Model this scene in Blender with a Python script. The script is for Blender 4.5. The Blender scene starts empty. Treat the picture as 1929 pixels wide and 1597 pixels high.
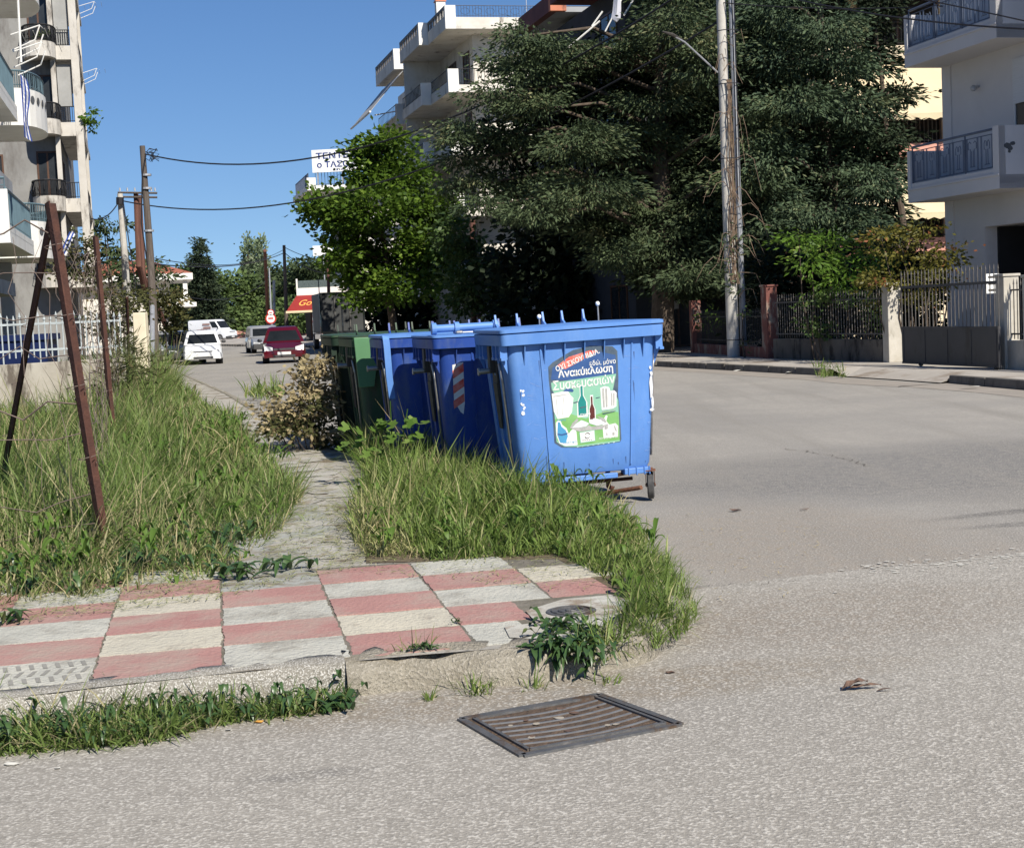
import bpy, math, random
import numpy as np
from mathutils import Vector, Matrix
random.seed(7)
SC = bpy.context.scene
COL = SC.collection

# ---------------------------------------------------------------- camera
FPX, CX, CY = 2800.0, 964.5, 798.5          # focal length in photo pixels, photo centre
H = 1.55
PITCH = math.atan(208.5 / FPX)
ROLL = -0.046
cam_d = bpy.data.cameras.new('camera')
cam_d.sensor_fit = 'HORIZONTAL'; cam_d.sensor_width = 36.0
cam_d.lens = FPX / 1929.0 * 36.0
cam_d.clip_start = 0.1; cam_d.clip_end = 3000
cam = bpy.data.objects.new('camera', cam_d)
CAMM = Matrix.Translation((0, 0, H)) @ Matrix.Rotation(math.pi / 2 - PITCH, 4, 'X') @ Matrix.Rotation(ROLL, 4, 'Z')
cam.matrix_world = CAMM
COL.objects.link(cam)
SC.camera = cam

# ---------------------------------------------------------------- light
SUN_AZ = math.radians(30)                   # to the right of straight behind the camera
SUN_EL = math.radians(41)
sd = Vector((math.sin(SUN_AZ) * math.cos(SUN_EL), -math.cos(SUN_AZ) * math.cos(SUN_EL), math.sin(SUN_EL)))
sun_d = bpy.data.lights.new('sun', 'SUN')
sun_d.energy = 4.9; sun_d.angle = math.radians(0.5); sun_d.color = (1.0, 0.94, 0.84)
sun = bpy.data.objects.new('sun', sun_d)
sun.rotation_euler = sd.to_track_quat('Z', 'Y').to_euler()
sun.location = (20, -20, 40)
COL.objects.link(sun)
world = bpy.data.worlds.new("World"); SC.world = world
world.use_nodes = True
wn = world.node_tree
bg = wn.nodes['Background']
sky = wn.nodes.new('ShaderNodeTexSky')
sky.sky_type = 'NISHITA'; sky.sun_disc = False
sky.sun_elevation = SUN_EL
sky.sun_rotation = math.atan2(sd.x, sd.y)
sky.air_density = 1.0; sky.dust_density = 0.0; sky.ozone_density = 2.6; sky.altitude = 1000
hs = wn.nodes.new('ShaderNodeHueSaturation'); hs.inputs['Hue'].default_value = 0.508; hs.inputs['Saturation'].default_value = 1.22
wtc = wn.nodes.new('ShaderNodeTexCoord'); wmp = wn.nodes.new('ShaderNodeMapping')       # thin clear air: the pale band at the horizon kept low
wmp.inputs['Location'].default_value = (0, 0, 0.075); wmp.inputs['Scale'].default_value = (1, 1, 0.80)
wn.links.new(wtc.outputs['Generated'], wmp.inputs[0]); wn.links.new(wmp.outputs[0], sky.inputs[0])
wn.links.new(sky.outputs[0], hs.inputs['Color']); wn.links.new(hs.outputs[0], bg.inputs[0])
bg.inputs[1].default_value = 0.072
SC.view_settings.view_transform = 'Standard'
SC.view_settings.look = 'None'
SC.view_settings.exposure = 0.5
SC.view_settings.gamma = 1.0
SC.view_settings.use_curve_mapping = False
SC.cycles.max_bounces = 6
SC.cycles.transparent_max_bounces = 6

# ---------------------------------------------------------------- measuring: pixels of the photo to places in the street
CR = CAMM.to_3x3()
def ray(px, py):
    v = CR @ Vector(((px - CX) / FPX, -(py - CY) / FPX, -1.0))
    return v
def G(px, py, z=0.0):
    v = ray(px, py); t = (z - H) / v.z
    return Vector((v.x * t, v.y * t, z))
def W(px, py, Y):
    v = ray(px, py); t = Y / v.y
    return Vector((v.x * t, Y, H + v.z * t))

# ---------------------------------------------------------------- objects
WM = {}
def thing(name, label, cat, loc=(0, 0, 0), rz=0.0, group=None):
    o = bpy.data.objects.new(name, None); COL.objects.link(o)
    o.empty_display_size = 0.2
    o.location = loc; o.rotation_euler = (0, 0, rz)
    WM[o] = Matrix.Translation(loc) @ Matrix.Rotation(rz, 4, 'Z')
    o['label'] = label; o['category'] = cat
    if group: o['group'] = group
    return o
def tag(o, label=None, cat=None, group=None, kind=None):
    if label: o['label'] = label
    if cat: o['category'] = cat
    if group: o['group'] = group
    if kind: o['kind'] = kind
    return o
def link(me, name, m, parent=None, local=False, base=None):
    o = bpy.data.objects.new(name, me); COL.objects.link(o)
    if m is not None: me.materials.append(m)
    n = len(me.vertices)
    co = np.empty(n * 3, 'f'); me.vertices.foreach_get('co', co); co = co.reshape(-1, 3)
    if parent is None:
        if base is None:
            base = ((co[:, 0].min() + co[:, 0].max()) / 2, (co[:, 1].min() + co[:, 1].max()) / 2, co[:, 2].min())
        me.vertices.foreach_set('co', (co - np.array(base, 'f')).ravel().astype('f'))
        o.location = base
        WM[o] = Matrix.Translation(base)
    else:
        o.parent = parent
        if not local:
            M = np.array(WM[parent].inverted())
            co = co @ M[:3, :3].T + M[:3, 3]
            me.vertices.foreach_set('co', co.ravel().astype('f'))
        WM[o] = WM[parent]
    me.update()
    return o
def copy_tree(o, loc, rz, label, group=None):
    c = o.copy(); COL.objects.link(c); c.location = loc; c.rotation_euler = (0, 0, rz)
    c['label'] = label
    if group: c['group'] = group
    def rec(a, b):
        for ch in [x for x in COL.objects if x.parent == a]:
            d = ch.copy(); COL.objects.link(d); d.parent = b
            rec(ch, d)
    rec(o, c)
    return c

class MB:
    """mesh builder; every shape goes through the matrix M"""
    def __init__(s, M=None):
        s.v = []; s.f = []; s.cut = []; s.M = M or Matrix.Identity(4)
    def add(s, vs, fs):
        n = len(s.v); s.cut.append((n, len(s.f)))
        s.v += [tuple(s.M @ Vector(p)) for p in vs]
        s.f += [tuple(i + n for i in f) for f in fs]
    def box(s, x0, x1, y0, y1, z0, z1):
        x0, x1 = min(x0, x1), max(x0, x1); y0, y1 = min(y0, y1), max(y0, y1); z0, z1 = min(z0, z1), max(z0, z1)
        s.add([(x0, y0, z0), (x1, y0, z0), (x1, y1, z0), (x0, y1, z0), (x0, y0, z1), (x1, y0, z1), (x1, y1, z1), (x0, y1, z1)],
              [(0, 3, 2, 1), (4, 5, 6, 7), (0, 1, 5, 4), (1, 2, 6, 5), (2, 3, 7, 6), (3, 0, 4, 7)])
    def hexa(s, p):        # 8 points: bottom four, top four
        s.add(p, [(0, 3, 2, 1), (4, 5, 6, 7), (0, 1, 5, 4), (1, 2, 6, 5), (2, 3, 7, 6), (3, 0, 4, 7)])
    def quad(s, a, b, c, d): s.add([a, b, c, d], [(0, 1, 2, 3)])
    def poly(s, pts): s.add(pts, [tuple(range(len(pts)))])
    def tube(s, pts, r, n=8, cap=True):
        pts = [Vector(p) for p in pts]
        if not hasattr(r, '__len__'): r = [r] * len(pts)
        vs = []; fs = []
        prev = None
        for i, p in enumerate(pts):
            t = (pts[min(i + 1, len(pts) - 1)] - pts[max(i - 1, 0)]).normalized()
            if prev is None:
                a = t.cross(Vector((0, 0, 1)))
                if a.length < 0.05: a = t.cross(Vector((1, 0, 0)))
            else:
                a = prev - t * prev.dot(t)
            a.normalize(); prev = a; b = t.cross(a)
            for k in range(n):
                an = 2 * math.pi * k / n
                vs.append(p + (a * math.cos(an) + b * math.sin(an)) * r[i])
        for i in range(len(pts) - 1):
            for k in range(n):
                k2 = (k + 1) % n
                fs.append((i * n + k, i * n + k2, (i + 1) * n + k2, (i + 1) * n + k))
        if cap:
            fs.append(tuple(range(n - 1, -1, -1))); m = (len(pts) - 1) * n
            fs.append(tuple(m + k for k in range(n)))
        s.add(vs, fs)
    def loft(s, rings, cap=True):
        n = len(rings[0]); vs = [p for r in rings for p in r]; fs = []
        for i in range(len(rings) - 1):
            for k in range(n):
                k2 = (k + 1) % n
                fs.append((i * n + k, i * n + k2, (i + 1) * n + k2, (i + 1) * n + k))
        if cap:
            fs.append(tuple(range(n - 1, -1, -1))); m = (len(rings) - 1) * n
            fs.append(tuple(m + k for k in range(n)))
        s.add(vs, fs)
    def prism(s, pts, vec):      # polygon pushed along a vector
        n = len(pts); vec = Vector(vec)
        vs = [Vector(p) for p in pts] + [Vector(p) + vec for p in pts]
        fs = [tuple(range(n - 1, -1, -1)), tuple(range(n, 2 * n))] + [(k, (k + 1) % n, n + (k + 1) % n, n + k) for k in range(n)]
        s.add(vs, fs)
    def ball(s, c, r, n=8, m=6, sc=(1, 1, 1)):
        rings = []
        for j in range(1, m):
            th = math.pi * j / m
            rings.append([(c[0] + sc[0] * r * math.sin(th) * math.cos(2 * math.pi * k / n), c[1] + sc[1] * r * math.sin(th) * math.sin(2 * math.pi * k / n),
                           c[2] - sc[2] * r * math.cos(th)) for k in range(n)])
        s.loft(rings)
    def build_each(s, name, m, parent=None, **k):      # one object for every shape added
        cuts = s.cut + [(len(s.v), len(s.f))]; out = []
        for (a, fa), (b, fb) in zip(cuts, cuts[1:]):
            q = MB(); q.v = s.v[a:b]; q.f = [tuple(i - a for i in f) for f in s.f[fa:fb]]; out.append(q.build(name, m, parent, **k))
        return out
    def build(s, name, m, parent=None, smooth=False, bevel=0, local=False, base=None):
        me = bpy.data.meshes.new(name)
        me.from_pydata(s.v, [], s.f); me.validate()
        if smooth:
            me.polygons.foreach_set('use_smooth', [True] * len(me.polygons))
        o = link(me, name, m, parent, local, base)
        if smooth == 'auto':
            md = o.modifiers.new('w', 'EDGE_SPLIT'); md.split_angle = math.radians(35)
        if bevel:
            md = o.modifiers.new('b', 'BEVEL'); md.width = bevel; md.segments = 2; md.limit_method = 'ANGLE'; md.angle_limit = math.radians(40)
        return o

def quads_mesh(name, V, F4, m, parent=None, tint=None, F3=None, base=None, normals=None):
    """big meshes straight from arrays; V (n,3), F4 (k,4), F3 (j,3)"""
    me = bpy.data.meshes.new(name)
    me.vertices.add(len(V)); me.vertices.foreach_set('co', np.asarray(V, 'f').ravel())
    n3 = 0 if F3 is None else len(F3)
    loops = np.asarray(F4).ravel()
    if n3: loops = np.concatenate([loops, np.asarray(F3).ravel()])
    me.loops.add(len(loops)); me.loops.foreach_set('vertex_index', loops.astype('i'))
    me.polygons.add(len(F4) + n3)
    st = np.arange(len(F4)) * 4
    if n3: st = np.concatenate([st, len(F4) * 4 + np.arange(n3) * 3])
    me.polygons.foreach_set('loop_start', st.astype('i'))
    me.update(calc_edges=True)
    if tint is not None:
        a = me.attributes.new('tint', 'FLOAT', 'POINT')
        a.data.foreach_set('value', np.asarray(tint, 'f'))
    return link(me, name, m, parent, False, base)

def text_obj(body, height, M, m, name, parent, bold=0.0, width=None, ext=0.0008, shear=0.0, base=None):
    cu = bpy.data.curves.new(name, 'FONT'); cu.body = body; cu.size = 1.0; cu.offset = bold; cu.shear = shear
    cu.align_x = 'LEFT'; cu.resolution_u = 3
    t = bpy.data.objects.new('tmp', cu); COL.objects.link(t)
    dg = bpy.context.evaluated_depsgraph_get()
    me = bpy.data.meshes.new_from_object(t.evaluated_get(dg))
    bpy.data.objects.remove(t)
    n = len(me.vertices); co = np.empty(n * 3, 'f'); me.vertices.foreach_get('co', co); co = co.reshape(-1, 3)
    x0, x1 = co[:, 0].min(), co[:, 0].max(); y0, y1 = co[:, 1].min(), co[:, 1].max()
    co[:, 0] -= (x0 + x1) / 2; co[:, 1] -= (y0 + y1) / 2
    s = height / (y1 - y0); sx = s if width is None else width / (x1 - x0)
    co[:, 0] *= sx; co[:, 1] *= s; co[:, 2] = 0
    A = np.array(M); co = co @ A[:3, :3].T + A[:3, 3]
    me.vertices.foreach_set('co', co.ravel()); me.materials.clear()
    return link(me, name, m, parent, False, base)

# ---------------------------------------------------------------- materials
def lin(c):     # sRGB 0-255 to linear
    return tuple((x / 255 / 12.92 if x / 255 <= 0.04045 else ((x / 255 + 0.055) / 1.055) ** 2.4) for x in c)
def mat(name, c, rough=0.8, c2=None, scale=3.0, amt=None, detail=6, bump=0.0, bscale=40.0, metal=0.0, spec=0.3, coat=0.0, stain=None, stain_scale=1.2, stain_pos=(0.52, 0.62), stretch=None, trans=0.0, alpha=None):
    m = bpy.data.materials.new(name); m.use_nodes = True
    nt = m.node_tree; N = nt.nodes; L = nt.links
    b = N['Principled BSDF']
    b.inputs['Roughness'].default_value = rough; b.inputs['Metallic'].default_value = metal
    b.inputs['Specular IOR Level'].default_value = spec; b.inputs['Coat Weight'].default_value = coat
    b.inputs['Transmission Weight'].default_value = trans
    tc = N.new('ShaderNodeTexCoord'); src = tc.outputs['Object']
    if stretch:
        mp = N.new('ShaderNodeMapping'); mp.inputs['Scale'].default_value = stretch
        L.new(src, mp.inputs[0]); src2 = mp.outputs[0]
    else: src2 = src
    if c2 is None: c2 = tuple(x * 0.8 for x in c)
    n1 = N.new('ShaderNodeTexNoise'); n1.inputs['Scale'].default_value = scale; n1.inputs['Detail'].default_value = detail; n1.inputs['Roughness'].default_value = 0.65
    L.new(src2, n1.inputs['Vector'])
    mr = N.new('ShaderNodeMapRange'); mr.inputs[1].default_value = 0.35; mr.inputs[2].default_value = 0.65
    L.new(n1.outputs[0], mr.inputs[0])
    mx = N.new('ShaderNodeMix'); mx.data_type = 'RGBA'
    mx.inputs[6].default_value = (*c, 1); mx.inputs[7].default_value = (*c2, 1)
    L.new(mr.outputs[0], mx.inputs[0])
    out = mx.outputs[2]
    if stain:
        n2 = N.new('ShaderNodeTexNoise'); n2.inputs['Scale'].default_value = stain_scale; n2.inputs['Detail'].default_value = 8; n2.inputs['Roughness'].default_value = 0.7
        mp2 = N.new('ShaderNodeMapping'); mp2.inputs['Scale'].default_value = (1, 1, 0.35); mp2.inputs['Location'].default_value = (3.1, 1.7, 9.2)
        L.new(src, mp2.inputs[0]); L.new(mp2.outputs[0], n2.inputs['Vector'])
        r2 = N.new('ShaderNodeMapRange'); r2.inputs[1].default_value = stain_pos[0]; r2.inputs[2].default_value = stain_pos[1]
        L.new(n2.outputs[0], r2.inputs[0])
        m2 = N.new('ShaderNodeMix'); m2.data_type = 'RGBA'; m2.inputs[7].default_value = (*stain, 1)
        L.new(r2.outputs[0], m2.inputs[0]); L.new(out, m2.inputs[6]); out = m2.outputs[2]
    L.new(out, b.inputs['Base Color'])
    if bump:
        n3 = N.new('ShaderNodeTexNoise'); n3.inputs['Scale'].default_value = bscale; n3.inputs['Detail'].default_value = 4
        L.new(src2, n3.inputs['Vector'])
        bp = N.new('ShaderNodeBump'); bp.inputs['Strength'].default_value = min(1, bump); bp.inputs['Distance'].default_value = 0.02
        L.new(n3.outputs[0], bp.inputs['Height']); L.new(bp.outputs[0], b.inputs['Normal'])
    return m
def leafmat(name, ca, cb, cc=None, rough=0.55, transl=0.3, spec=0.25, nscale=0.6):
    """leaf colour runs ca..cb with the leaf's own tint, cc for the dry ones (tint > 0.9)"""
    m = bpy.data.materials.new(name); m.use_nodes = True
    nt = m.node_tree; N = nt.nodes; L = nt.links
    b = N['Principled BSDF']; b.inputs['Roughness'].default_value = rough; b.inputs['Specular IOR Level'].default_value = spec
    at = N.new('ShaderNodeAttribute'); at.attribute_name = 'tint'
    rp = N.new('ShaderNodeValToRGB'); e = rp.color_ramp.elements
    e[0].position = 0.0; e[0].color = (*ca, 1); e[1].position = 0.8; e[1].color = (*cb, 1)
    if cc:
        x = e.new(0.92); x.color = (*cc, 1)
    L.new(at.outputs['Fac'], rp.inputs[0])
    tr = N.new('ShaderNodeBsdfTranslucent'); ms = N.new('ShaderNodeMixShader'); ms.inputs[0].default_value = transl
    L.new(rp.outputs[0], b.inputs['Base Color']); L.new(rp.outputs[0], tr.inputs[0])
    L.new(b.outputs[0], ms.inputs[1]); L.new(tr.outputs[0], ms.inputs[2])
    L.new(ms.outputs[0], N['Material Output'].inputs[0])
    return m
def ground_mat(name, c1, c2, chip, chip_scale=90, big=0.25, bump=0.6, dist=0.006, patches=(), chip_amt=0.75, rough=0.9, lo=0.5, hi=0.72, streak=1.0):
    m = bpy.data.materials.new(name); m.use_nodes = True
    nt = m.node_tree; N = nt.nodes; L = nt.links
    b = N['Principled BSDF']; b.inputs['Roughness'].default_value = rough; b.inputs['Specular IOR Level'].default_value = 0.2
    gm = N.new('ShaderNodeNewGeometry'); P = gm.outputs['Position']
    def noise(s, d=5, r=0.6, v=None):
        n = N.new('ShaderNodeTexNoise'); n.inputs['Scale'].default_value = s; n.inputs['Detail'].default_value = d; n.inputs['Roughness'].default_value = r
        L.new(v or P, n.inputs['Vector']); return n.outputs[0]
    def rng(o, a, c):
        r = N.new('ShaderNodeMapRange'); r.inputs[1].default_value = a; r.inputs[2].default_value = c; L.new(o, r.inputs[0]); return r.outputs[0]
    def mix(f, a, c, mode='MIX'):
        x = N.new('ShaderNodeMix'); x.data_type = 'RGBA'; x.blend_type = mode
        if isinstance(f, float): x.inputs[0].default_value = f
        else: L.new(f, x.inputs[0])
        for i, q in ((6, a), (7, c)):
            if isinstance(q, tuple): x.inputs[i].default_value = (*q, 1)
            else: L.new(q, x.inputs[i])
        return x.outputs[2]
    base = mix(rng(noise(big, 7, 0.62), 0.36, 0.66), c1, c2)
    for (cx, cy, sx, sy, ang, colr, a) in patches:        # worn or darker places with a shape of their own
        mp = N.new('ShaderNodeMapping'); mp.vector_type = 'TEXTURE'
        mp.inputs['Location'].default_value = (cx, cy, 0); mp.inputs['Rotation'].default_value = (0, 0, ang); mp.inputs['Scale'].default_value = (sx, sy, 1)
        L.new(P, mp.inputs[0])
        nz = N.new('ShaderNodeTexNoise'); nz.inputs['Scale'].default_value = 2.3; nz.inputs['Detail'].default_value = 6
        L.new(mp.outputs[0], nz.inputs['Vector'])
        ln = N.new('ShaderNodeVectorMath'); ln.operation = 'LENGTH'; L.new(mp.outputs[0], ln.inputs[0])
        ad = N.new('ShaderNodeMath'); ad.operation = 'ADD'; L.new(ln.outputs['Value'], ad.inputs[0]); L.new(nz.outputs[0], ad.inputs[1])
        r = N.new('ShaderNodeMapRange'); r.inputs[1].default_value = 1.75; r.inputs[2].default_value = 1.05; r.inputs[3].default_value = 0; r.inputs[4].default_value = a
        L.new(ad.outputs[0], r.inputs[0])
        base = mix(r.outputs[0], base, colr)
    mp = N.new('ShaderNodeMapping'); mp.inputs['Rotation'].default_value = (0, 0, -math.radians(14)); mp.inputs['Scale'].default_value = (1.7, .09, 1)
    L.new(P, mp.inputs[0]); st = noise(1.0, 6, .6, mp.outputs[0])
    if streak < 1: base = mix(rng(st, .50, .72), base, tuple(x * streak for x in c1))
    base = mix(rng(noise(11, 9, .78), .40, .66), base, tuple(x * .72 for x in c1))
    fine = noise(chip_scale, 3, 0.6)
    col = mix(rng(fine, lo, hi), base, chip)
    dk = noise(chip_scale * 0.6, 3, 0.7)
    col = mix(rng(dk, 0.56, 0.75), col, tuple(x * 0.42 for x in c1))
    fin = mix(chip_amt, base, col)
    L.new(fin, b.inputs['Base Color'])
    bp = N.new('ShaderNodeBump'); bp.inputs['Strength'].default_value = bump; bp.inputs['Distance'].default_value = dist
    L.new(fine, bp.inputs['Height']); L.new(bp.outputs[0], b.inputs['Normal'])
    return m

M = {}
M['white'] = mat('white_paint', (.74, .73, .69), .7, (.66, .64, .59), 1.5, stain=(.38, .34, .28), stain_scale=.9, stain_pos=(.60, .78), bump=.15)
M['oldwhite'] = mat('weathered_white_plaster', (.66, .63, .57), .85, (.56, .52, .45), 1.2, stain=(.17, .14, .11), stain_scale=1.6, stain_pos=(.56, .7), bump=.2)
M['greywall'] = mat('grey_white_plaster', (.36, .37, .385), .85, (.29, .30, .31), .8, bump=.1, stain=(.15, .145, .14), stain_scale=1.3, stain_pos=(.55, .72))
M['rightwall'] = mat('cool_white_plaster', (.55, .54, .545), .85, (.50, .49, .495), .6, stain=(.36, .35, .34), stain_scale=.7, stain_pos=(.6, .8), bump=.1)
M['cream'] = mat('cream_plaster', (.68, .58, .42), .85, (.62, .52, .37), .7, bump=.1)
M['pinkp'] = mat('salmon_plaster', (.62, .33, .26), .85, (.55, .28, .22), .8, bump=.1)
M['orangep'] = mat('terracotta_paint', (.58, .22, .13), .8, (.46, .17, .10), 1.2, stain=(.18, .08, .06), bump=.1)
M['maroon'] = mat('maroon_paint', (.17, .06, .055), .8, (.12, .045, .045), 1.2)
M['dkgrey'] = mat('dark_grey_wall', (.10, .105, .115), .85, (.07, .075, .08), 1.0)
M['dkvoid'] = mat('shade_black_interior', (.02, .02, .022), .9)  # near black: the dark of unlit insides put into the colour
M['glass'] = mat('window_glass', (.02, .023, .026), .15, (.035, .04, .045), 2, spec=.3)
M['frame'] = mat('window_frame_paint', (.6, .6, .6), .5)
M['shutter'] = mat('roller_shutter', (.55, .56, .58), .6, (.48, .49, .5), 2, stretch=(1, 1, 30))
M['brownframe'] = mat('brown_frame', (.10, .05, .03), .5)
M['bluerail'] = mat('blue_grey_rail_paint', (.10, .125, .18), .5, spec=.4)
M['tealrail'] = mat('teal_rail_paint', (.11, .17, .20), .5, spec=.4)
M['blackrail'] = mat('black_iron', (.02, .02, .022), .6, spec=.4)
M['rust'] = mat('rusty_iron', (.050, .022, .017), .85, (.085, .036, .024), 9, bump=.4, bscale=60, stain=(.035, .018, .016), stain_scale=3)
M['redrust'] = mat('rusty_brown_caster_iron', (.22, .10, .055), .8, (.10, .045, .03), 25, bump=.3)
M['wood'] = mat('weathered_pole_wood', (.075, .060, .050), .9, (.13, .11, .095), 3, stretch=(6, 6, .4), bump=.5, bscale=20)
M['redwood'] = mat('reddish_pole_wood', (.10, .045, .035), .9, (.16, .08, .06), 3, stretch=(6, 6, .4), bump=.5, bscale=20)
M['concrete'] = mat('pole_concrete', (.52, .50, .46), .9, (.42, .40, .36), 2.5, bump=.25, stain=(.22, .19, .16), stain_scale=2.2, stain_pos=(.58, .72))
M['galv'] = mat('galvanised_steel', (.40, .41, .43), .5, (.30, .31, .33), 6, metal=.3)
M['wire'] = mat('black_cable_rubber', (.02, .02, .025), .6)
M['meshwire'] = mat('rusty_fence_wire', (.16, .12, .10), .7)
M['whitefence'] = mat('white_fence_paint', (.44, .48, .48), .6, (.32, .35, .35), 8)
M['creamp'] = mat('cream_pillar_paint', (.72, .64, .47), .85, (.62, .53, .38), 3, stain=(.35, .28, .2), stain_scale=3, stain_pos=(.58, .75))
M['oldwall'] = mat('old_concrete_wall', (.40, .37, .31), .9, (.30, .27, .22), 2, stain=(.12, .10, .08), stain_scale=2)
M['dkwall'] = mat('grimy_concrete_wall', (.145, .13, .11), .95, (.095, .085, .075), 1.5, stain=(.025, .022, .02), stain_scale=2.5, stain_pos=(.5, .62), bump=.3)
M['pillar'] = mat('pale_concrete_pillar', (.50, .47, .41), .9, (.40, .37, .31), 3, stain=(.2, .18, .15), stain_scale=3, stain_pos=(.57, .72), bump=.2)
M['brickred'] = mat('faded_red_plaster', (.22, .085, .065), .9, (.15, .06, .05), 3, stain=(.30, .25, .2), stain_scale=4, bump=.2)
M['gate'] = mat('grey_gate_paint', (.055, .055, .058), .5, (.045, .045, .048), 2, stain=(.03, .027, .025), stain_scale=2)
M['greyrail'] = mat('grey_railing_paint', (.13, .125, .115), .6, (.08, .07, .065), 10)
M['bin'] = mat('faded_blue_plastic', (.105, .245, .57), .5, (.085, .205, .50), 1.8, spec=.35, stain=(.155, .29, .58), stain_scale=4, stain_pos=(.5, .8), bump=.06, bscale=25)
M['bin_shaded'] = mat('shaded_blue_plastic', (.020, .065, .30), .5, (.016, .05, .24), 2.5, spec=.35, stain=(.06, .10, .25), stain_scale=3)  # darker copy of the blue plastic: shade on the rear bins put into colour
M['bingreen'] = mat('dull_green_plastic', (.036, .080, .040), .55, (.028, .062, .030), 2.5, spec=.3, stain=(.05, .06, .04), stain_scale=3)
M['bingreen_shaded'] = mat('shaded_green_plastic', (.016, .032, .019), .55, (.012, .025, .015), 2.5, spec=.3)  # darker copy of the green: the last bin's shaded side put into colour
M['rubber'] = mat('worn_tyre_rubber', (.045, .045, .047), .8, (.085, .082, .078), 20)
M['rim'] = mat('grey_wheel_metal', (.30, .30, .31), .5, (.2, .2, .2), 10, metal=.4)
M['blackpl'] = mat('dark_dirty_plastic', (.035, .032, .03), .6, (.07, .06, .05), 12)
M['pin'] = mat('steel_pin', (.45, .43, .40), .4, (.3, .28, .26), 20, metal=.6)
M['signwhite'] = mat('sign_white', (.82, .82, .80), .5, (.75, .75, .73), 2)
M['signred'] = mat('sign_red', (.50, .03, .02), .5)
M['signblue'] = mat('sign_letter_blue', (.035, .06, .20), .5)
M['roof'] = mat('red_roof_tile', (.36, .13, .08), .9, (.26, .09, .06), 2, stretch=(1, 8, 1), bump=.4)
M['awnred'] = mat('red_awning_cloth', (.27, .026, .024), .8, (.22, .022, .02), 2)
M['awncream'] = mat('cream_awning_cloth', (.66, .55, .36), .85, (.60, .49, .32), 1, trans=0)
M['awngrey'] = mat('grey_striped_awning_cloth', (.45, .45, .44), .85, (.30, .30, .30), 2, stretch=(8, .2, .2))
M['yellow'] = mat('yellow_lettering', (.85, .45, .10), .6)
M['carwhite'] = mat('white_car_paint', (.70, .71, .72), .3, (.66, .67, .68), .5, coat=.6)
M['carred'] = mat('dark_red_car_paint', (.10, .003, .010), .25, (.085, .003, .008), .5, coat=.9, metal=.25)
M['carsilver'] = mat('silver_car_paint', (.38, .39, .40), .3, (.34, .35, .36), .5, coat=.6, metal=.4)
M['cardark'] = mat('dark_car_paint', (.025, .028, .032), .25, (.02, .022, .026), .5, coat=.9)
M['carglass'] = mat('car_glass', (.010, .012, .013), .10, (.018, .02, .022), 1, spec=.3)
M['bumper'] = mat('grey_bumper_plastic', (.06, .06, .062), .6)
M['lamp'] = mat('headlamp_glass', (.62, .63, .62), .15, (.5, .5, .5), 6, spec=.8)
M['plate'] = mat('number_plate', (.7, .7, .68), .4)
M['bcol'] = mat('stained_white_plaster', (.55, .52, .47), .9, (.45, .42, .37), 1.0, bump=.2, stain=(.15, .13, .11), stain_scale=1.8, stain_pos=(.52, .66))
M['truck'] = mat('dark_truck_tarpaulin', (.055, .058, .058), .6, (.035, .037, .038), 1.4, stain=(.10, .10, .095), stain_scale=1.5)
M['bark'] = mat('tree_bark', (.07, .052, .038), .95, (.11, .085, .065), 8, bump=.6, bscale=25)
M['twig'] = mat('bare_twig_bark', (.22, .16, .11), .9, (.16, .11, .08), 10)
M['rosy'] = mat('red_tile_concrete', (.395, .215, .188), .9, (.33, .175, .155), 1.6, bump=.5, bscale=50, stain=(.36, .27, .225), stain_scale=2.2, stain_pos=(.47, .66))
M['creamtile'] = mat('cream_tile_concrete', (.52, .48, .38), .9, (.45, .42, .34), 3, bump=.7, bscale=45, stain=(.34, .30, .24), stain_scale=4, stain_pos=(.55, .7))
M['greytile'] = mat('grey_tile_concrete', (.40, .395, .345), .9, (.48, .465, .40), 4, bump=.7, bscale=45, stain=(.27, .25, .21), stain_scale=3, stain_pos=(.5, .68))
M['greyflag'] = mat('grey_flagstone', (.34, .345, .32), .9, (.29, .29, .26), 3, bump=.3, bscale=40, stain=(.2, .17, .12), stain_scale=2)
M['mortar'] = mat('tile_joint_mortar', (.19, .17, .14), .95, (.13, .12, .09), 12, bump=.5)
M['soil'] = mat('dry_soil', (.16, .125, .08), .95, (.10, .08, .05), 2, bump=.6)
M['iron'] = mat('cast_iron_grate', (.10, .105, .11), .6, (.15, .145, .14), 12, metal=.4, bump=.3, stain=(.11, .075, .05), stain_scale=8)
M['silt'] = mat('brown_silt_and_leaves', (.125, .085, .058), .95, (.070, .050, .036), 20, bump=.8, bscale=60)
M['scrap'] = mat('pale_litter', (.6, .58, .52), .8)
M['dkleaf'] = mat('dead_leaf_brown', (.16, .10, .07), .85, (.09, .06, .05), 15)
M['bluecloth'] = mat('flag_blue', (.03, .07, .30), .8)
M['whitecloth'] = mat('white_cloth', (.7, .7, .72), .8)
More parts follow.
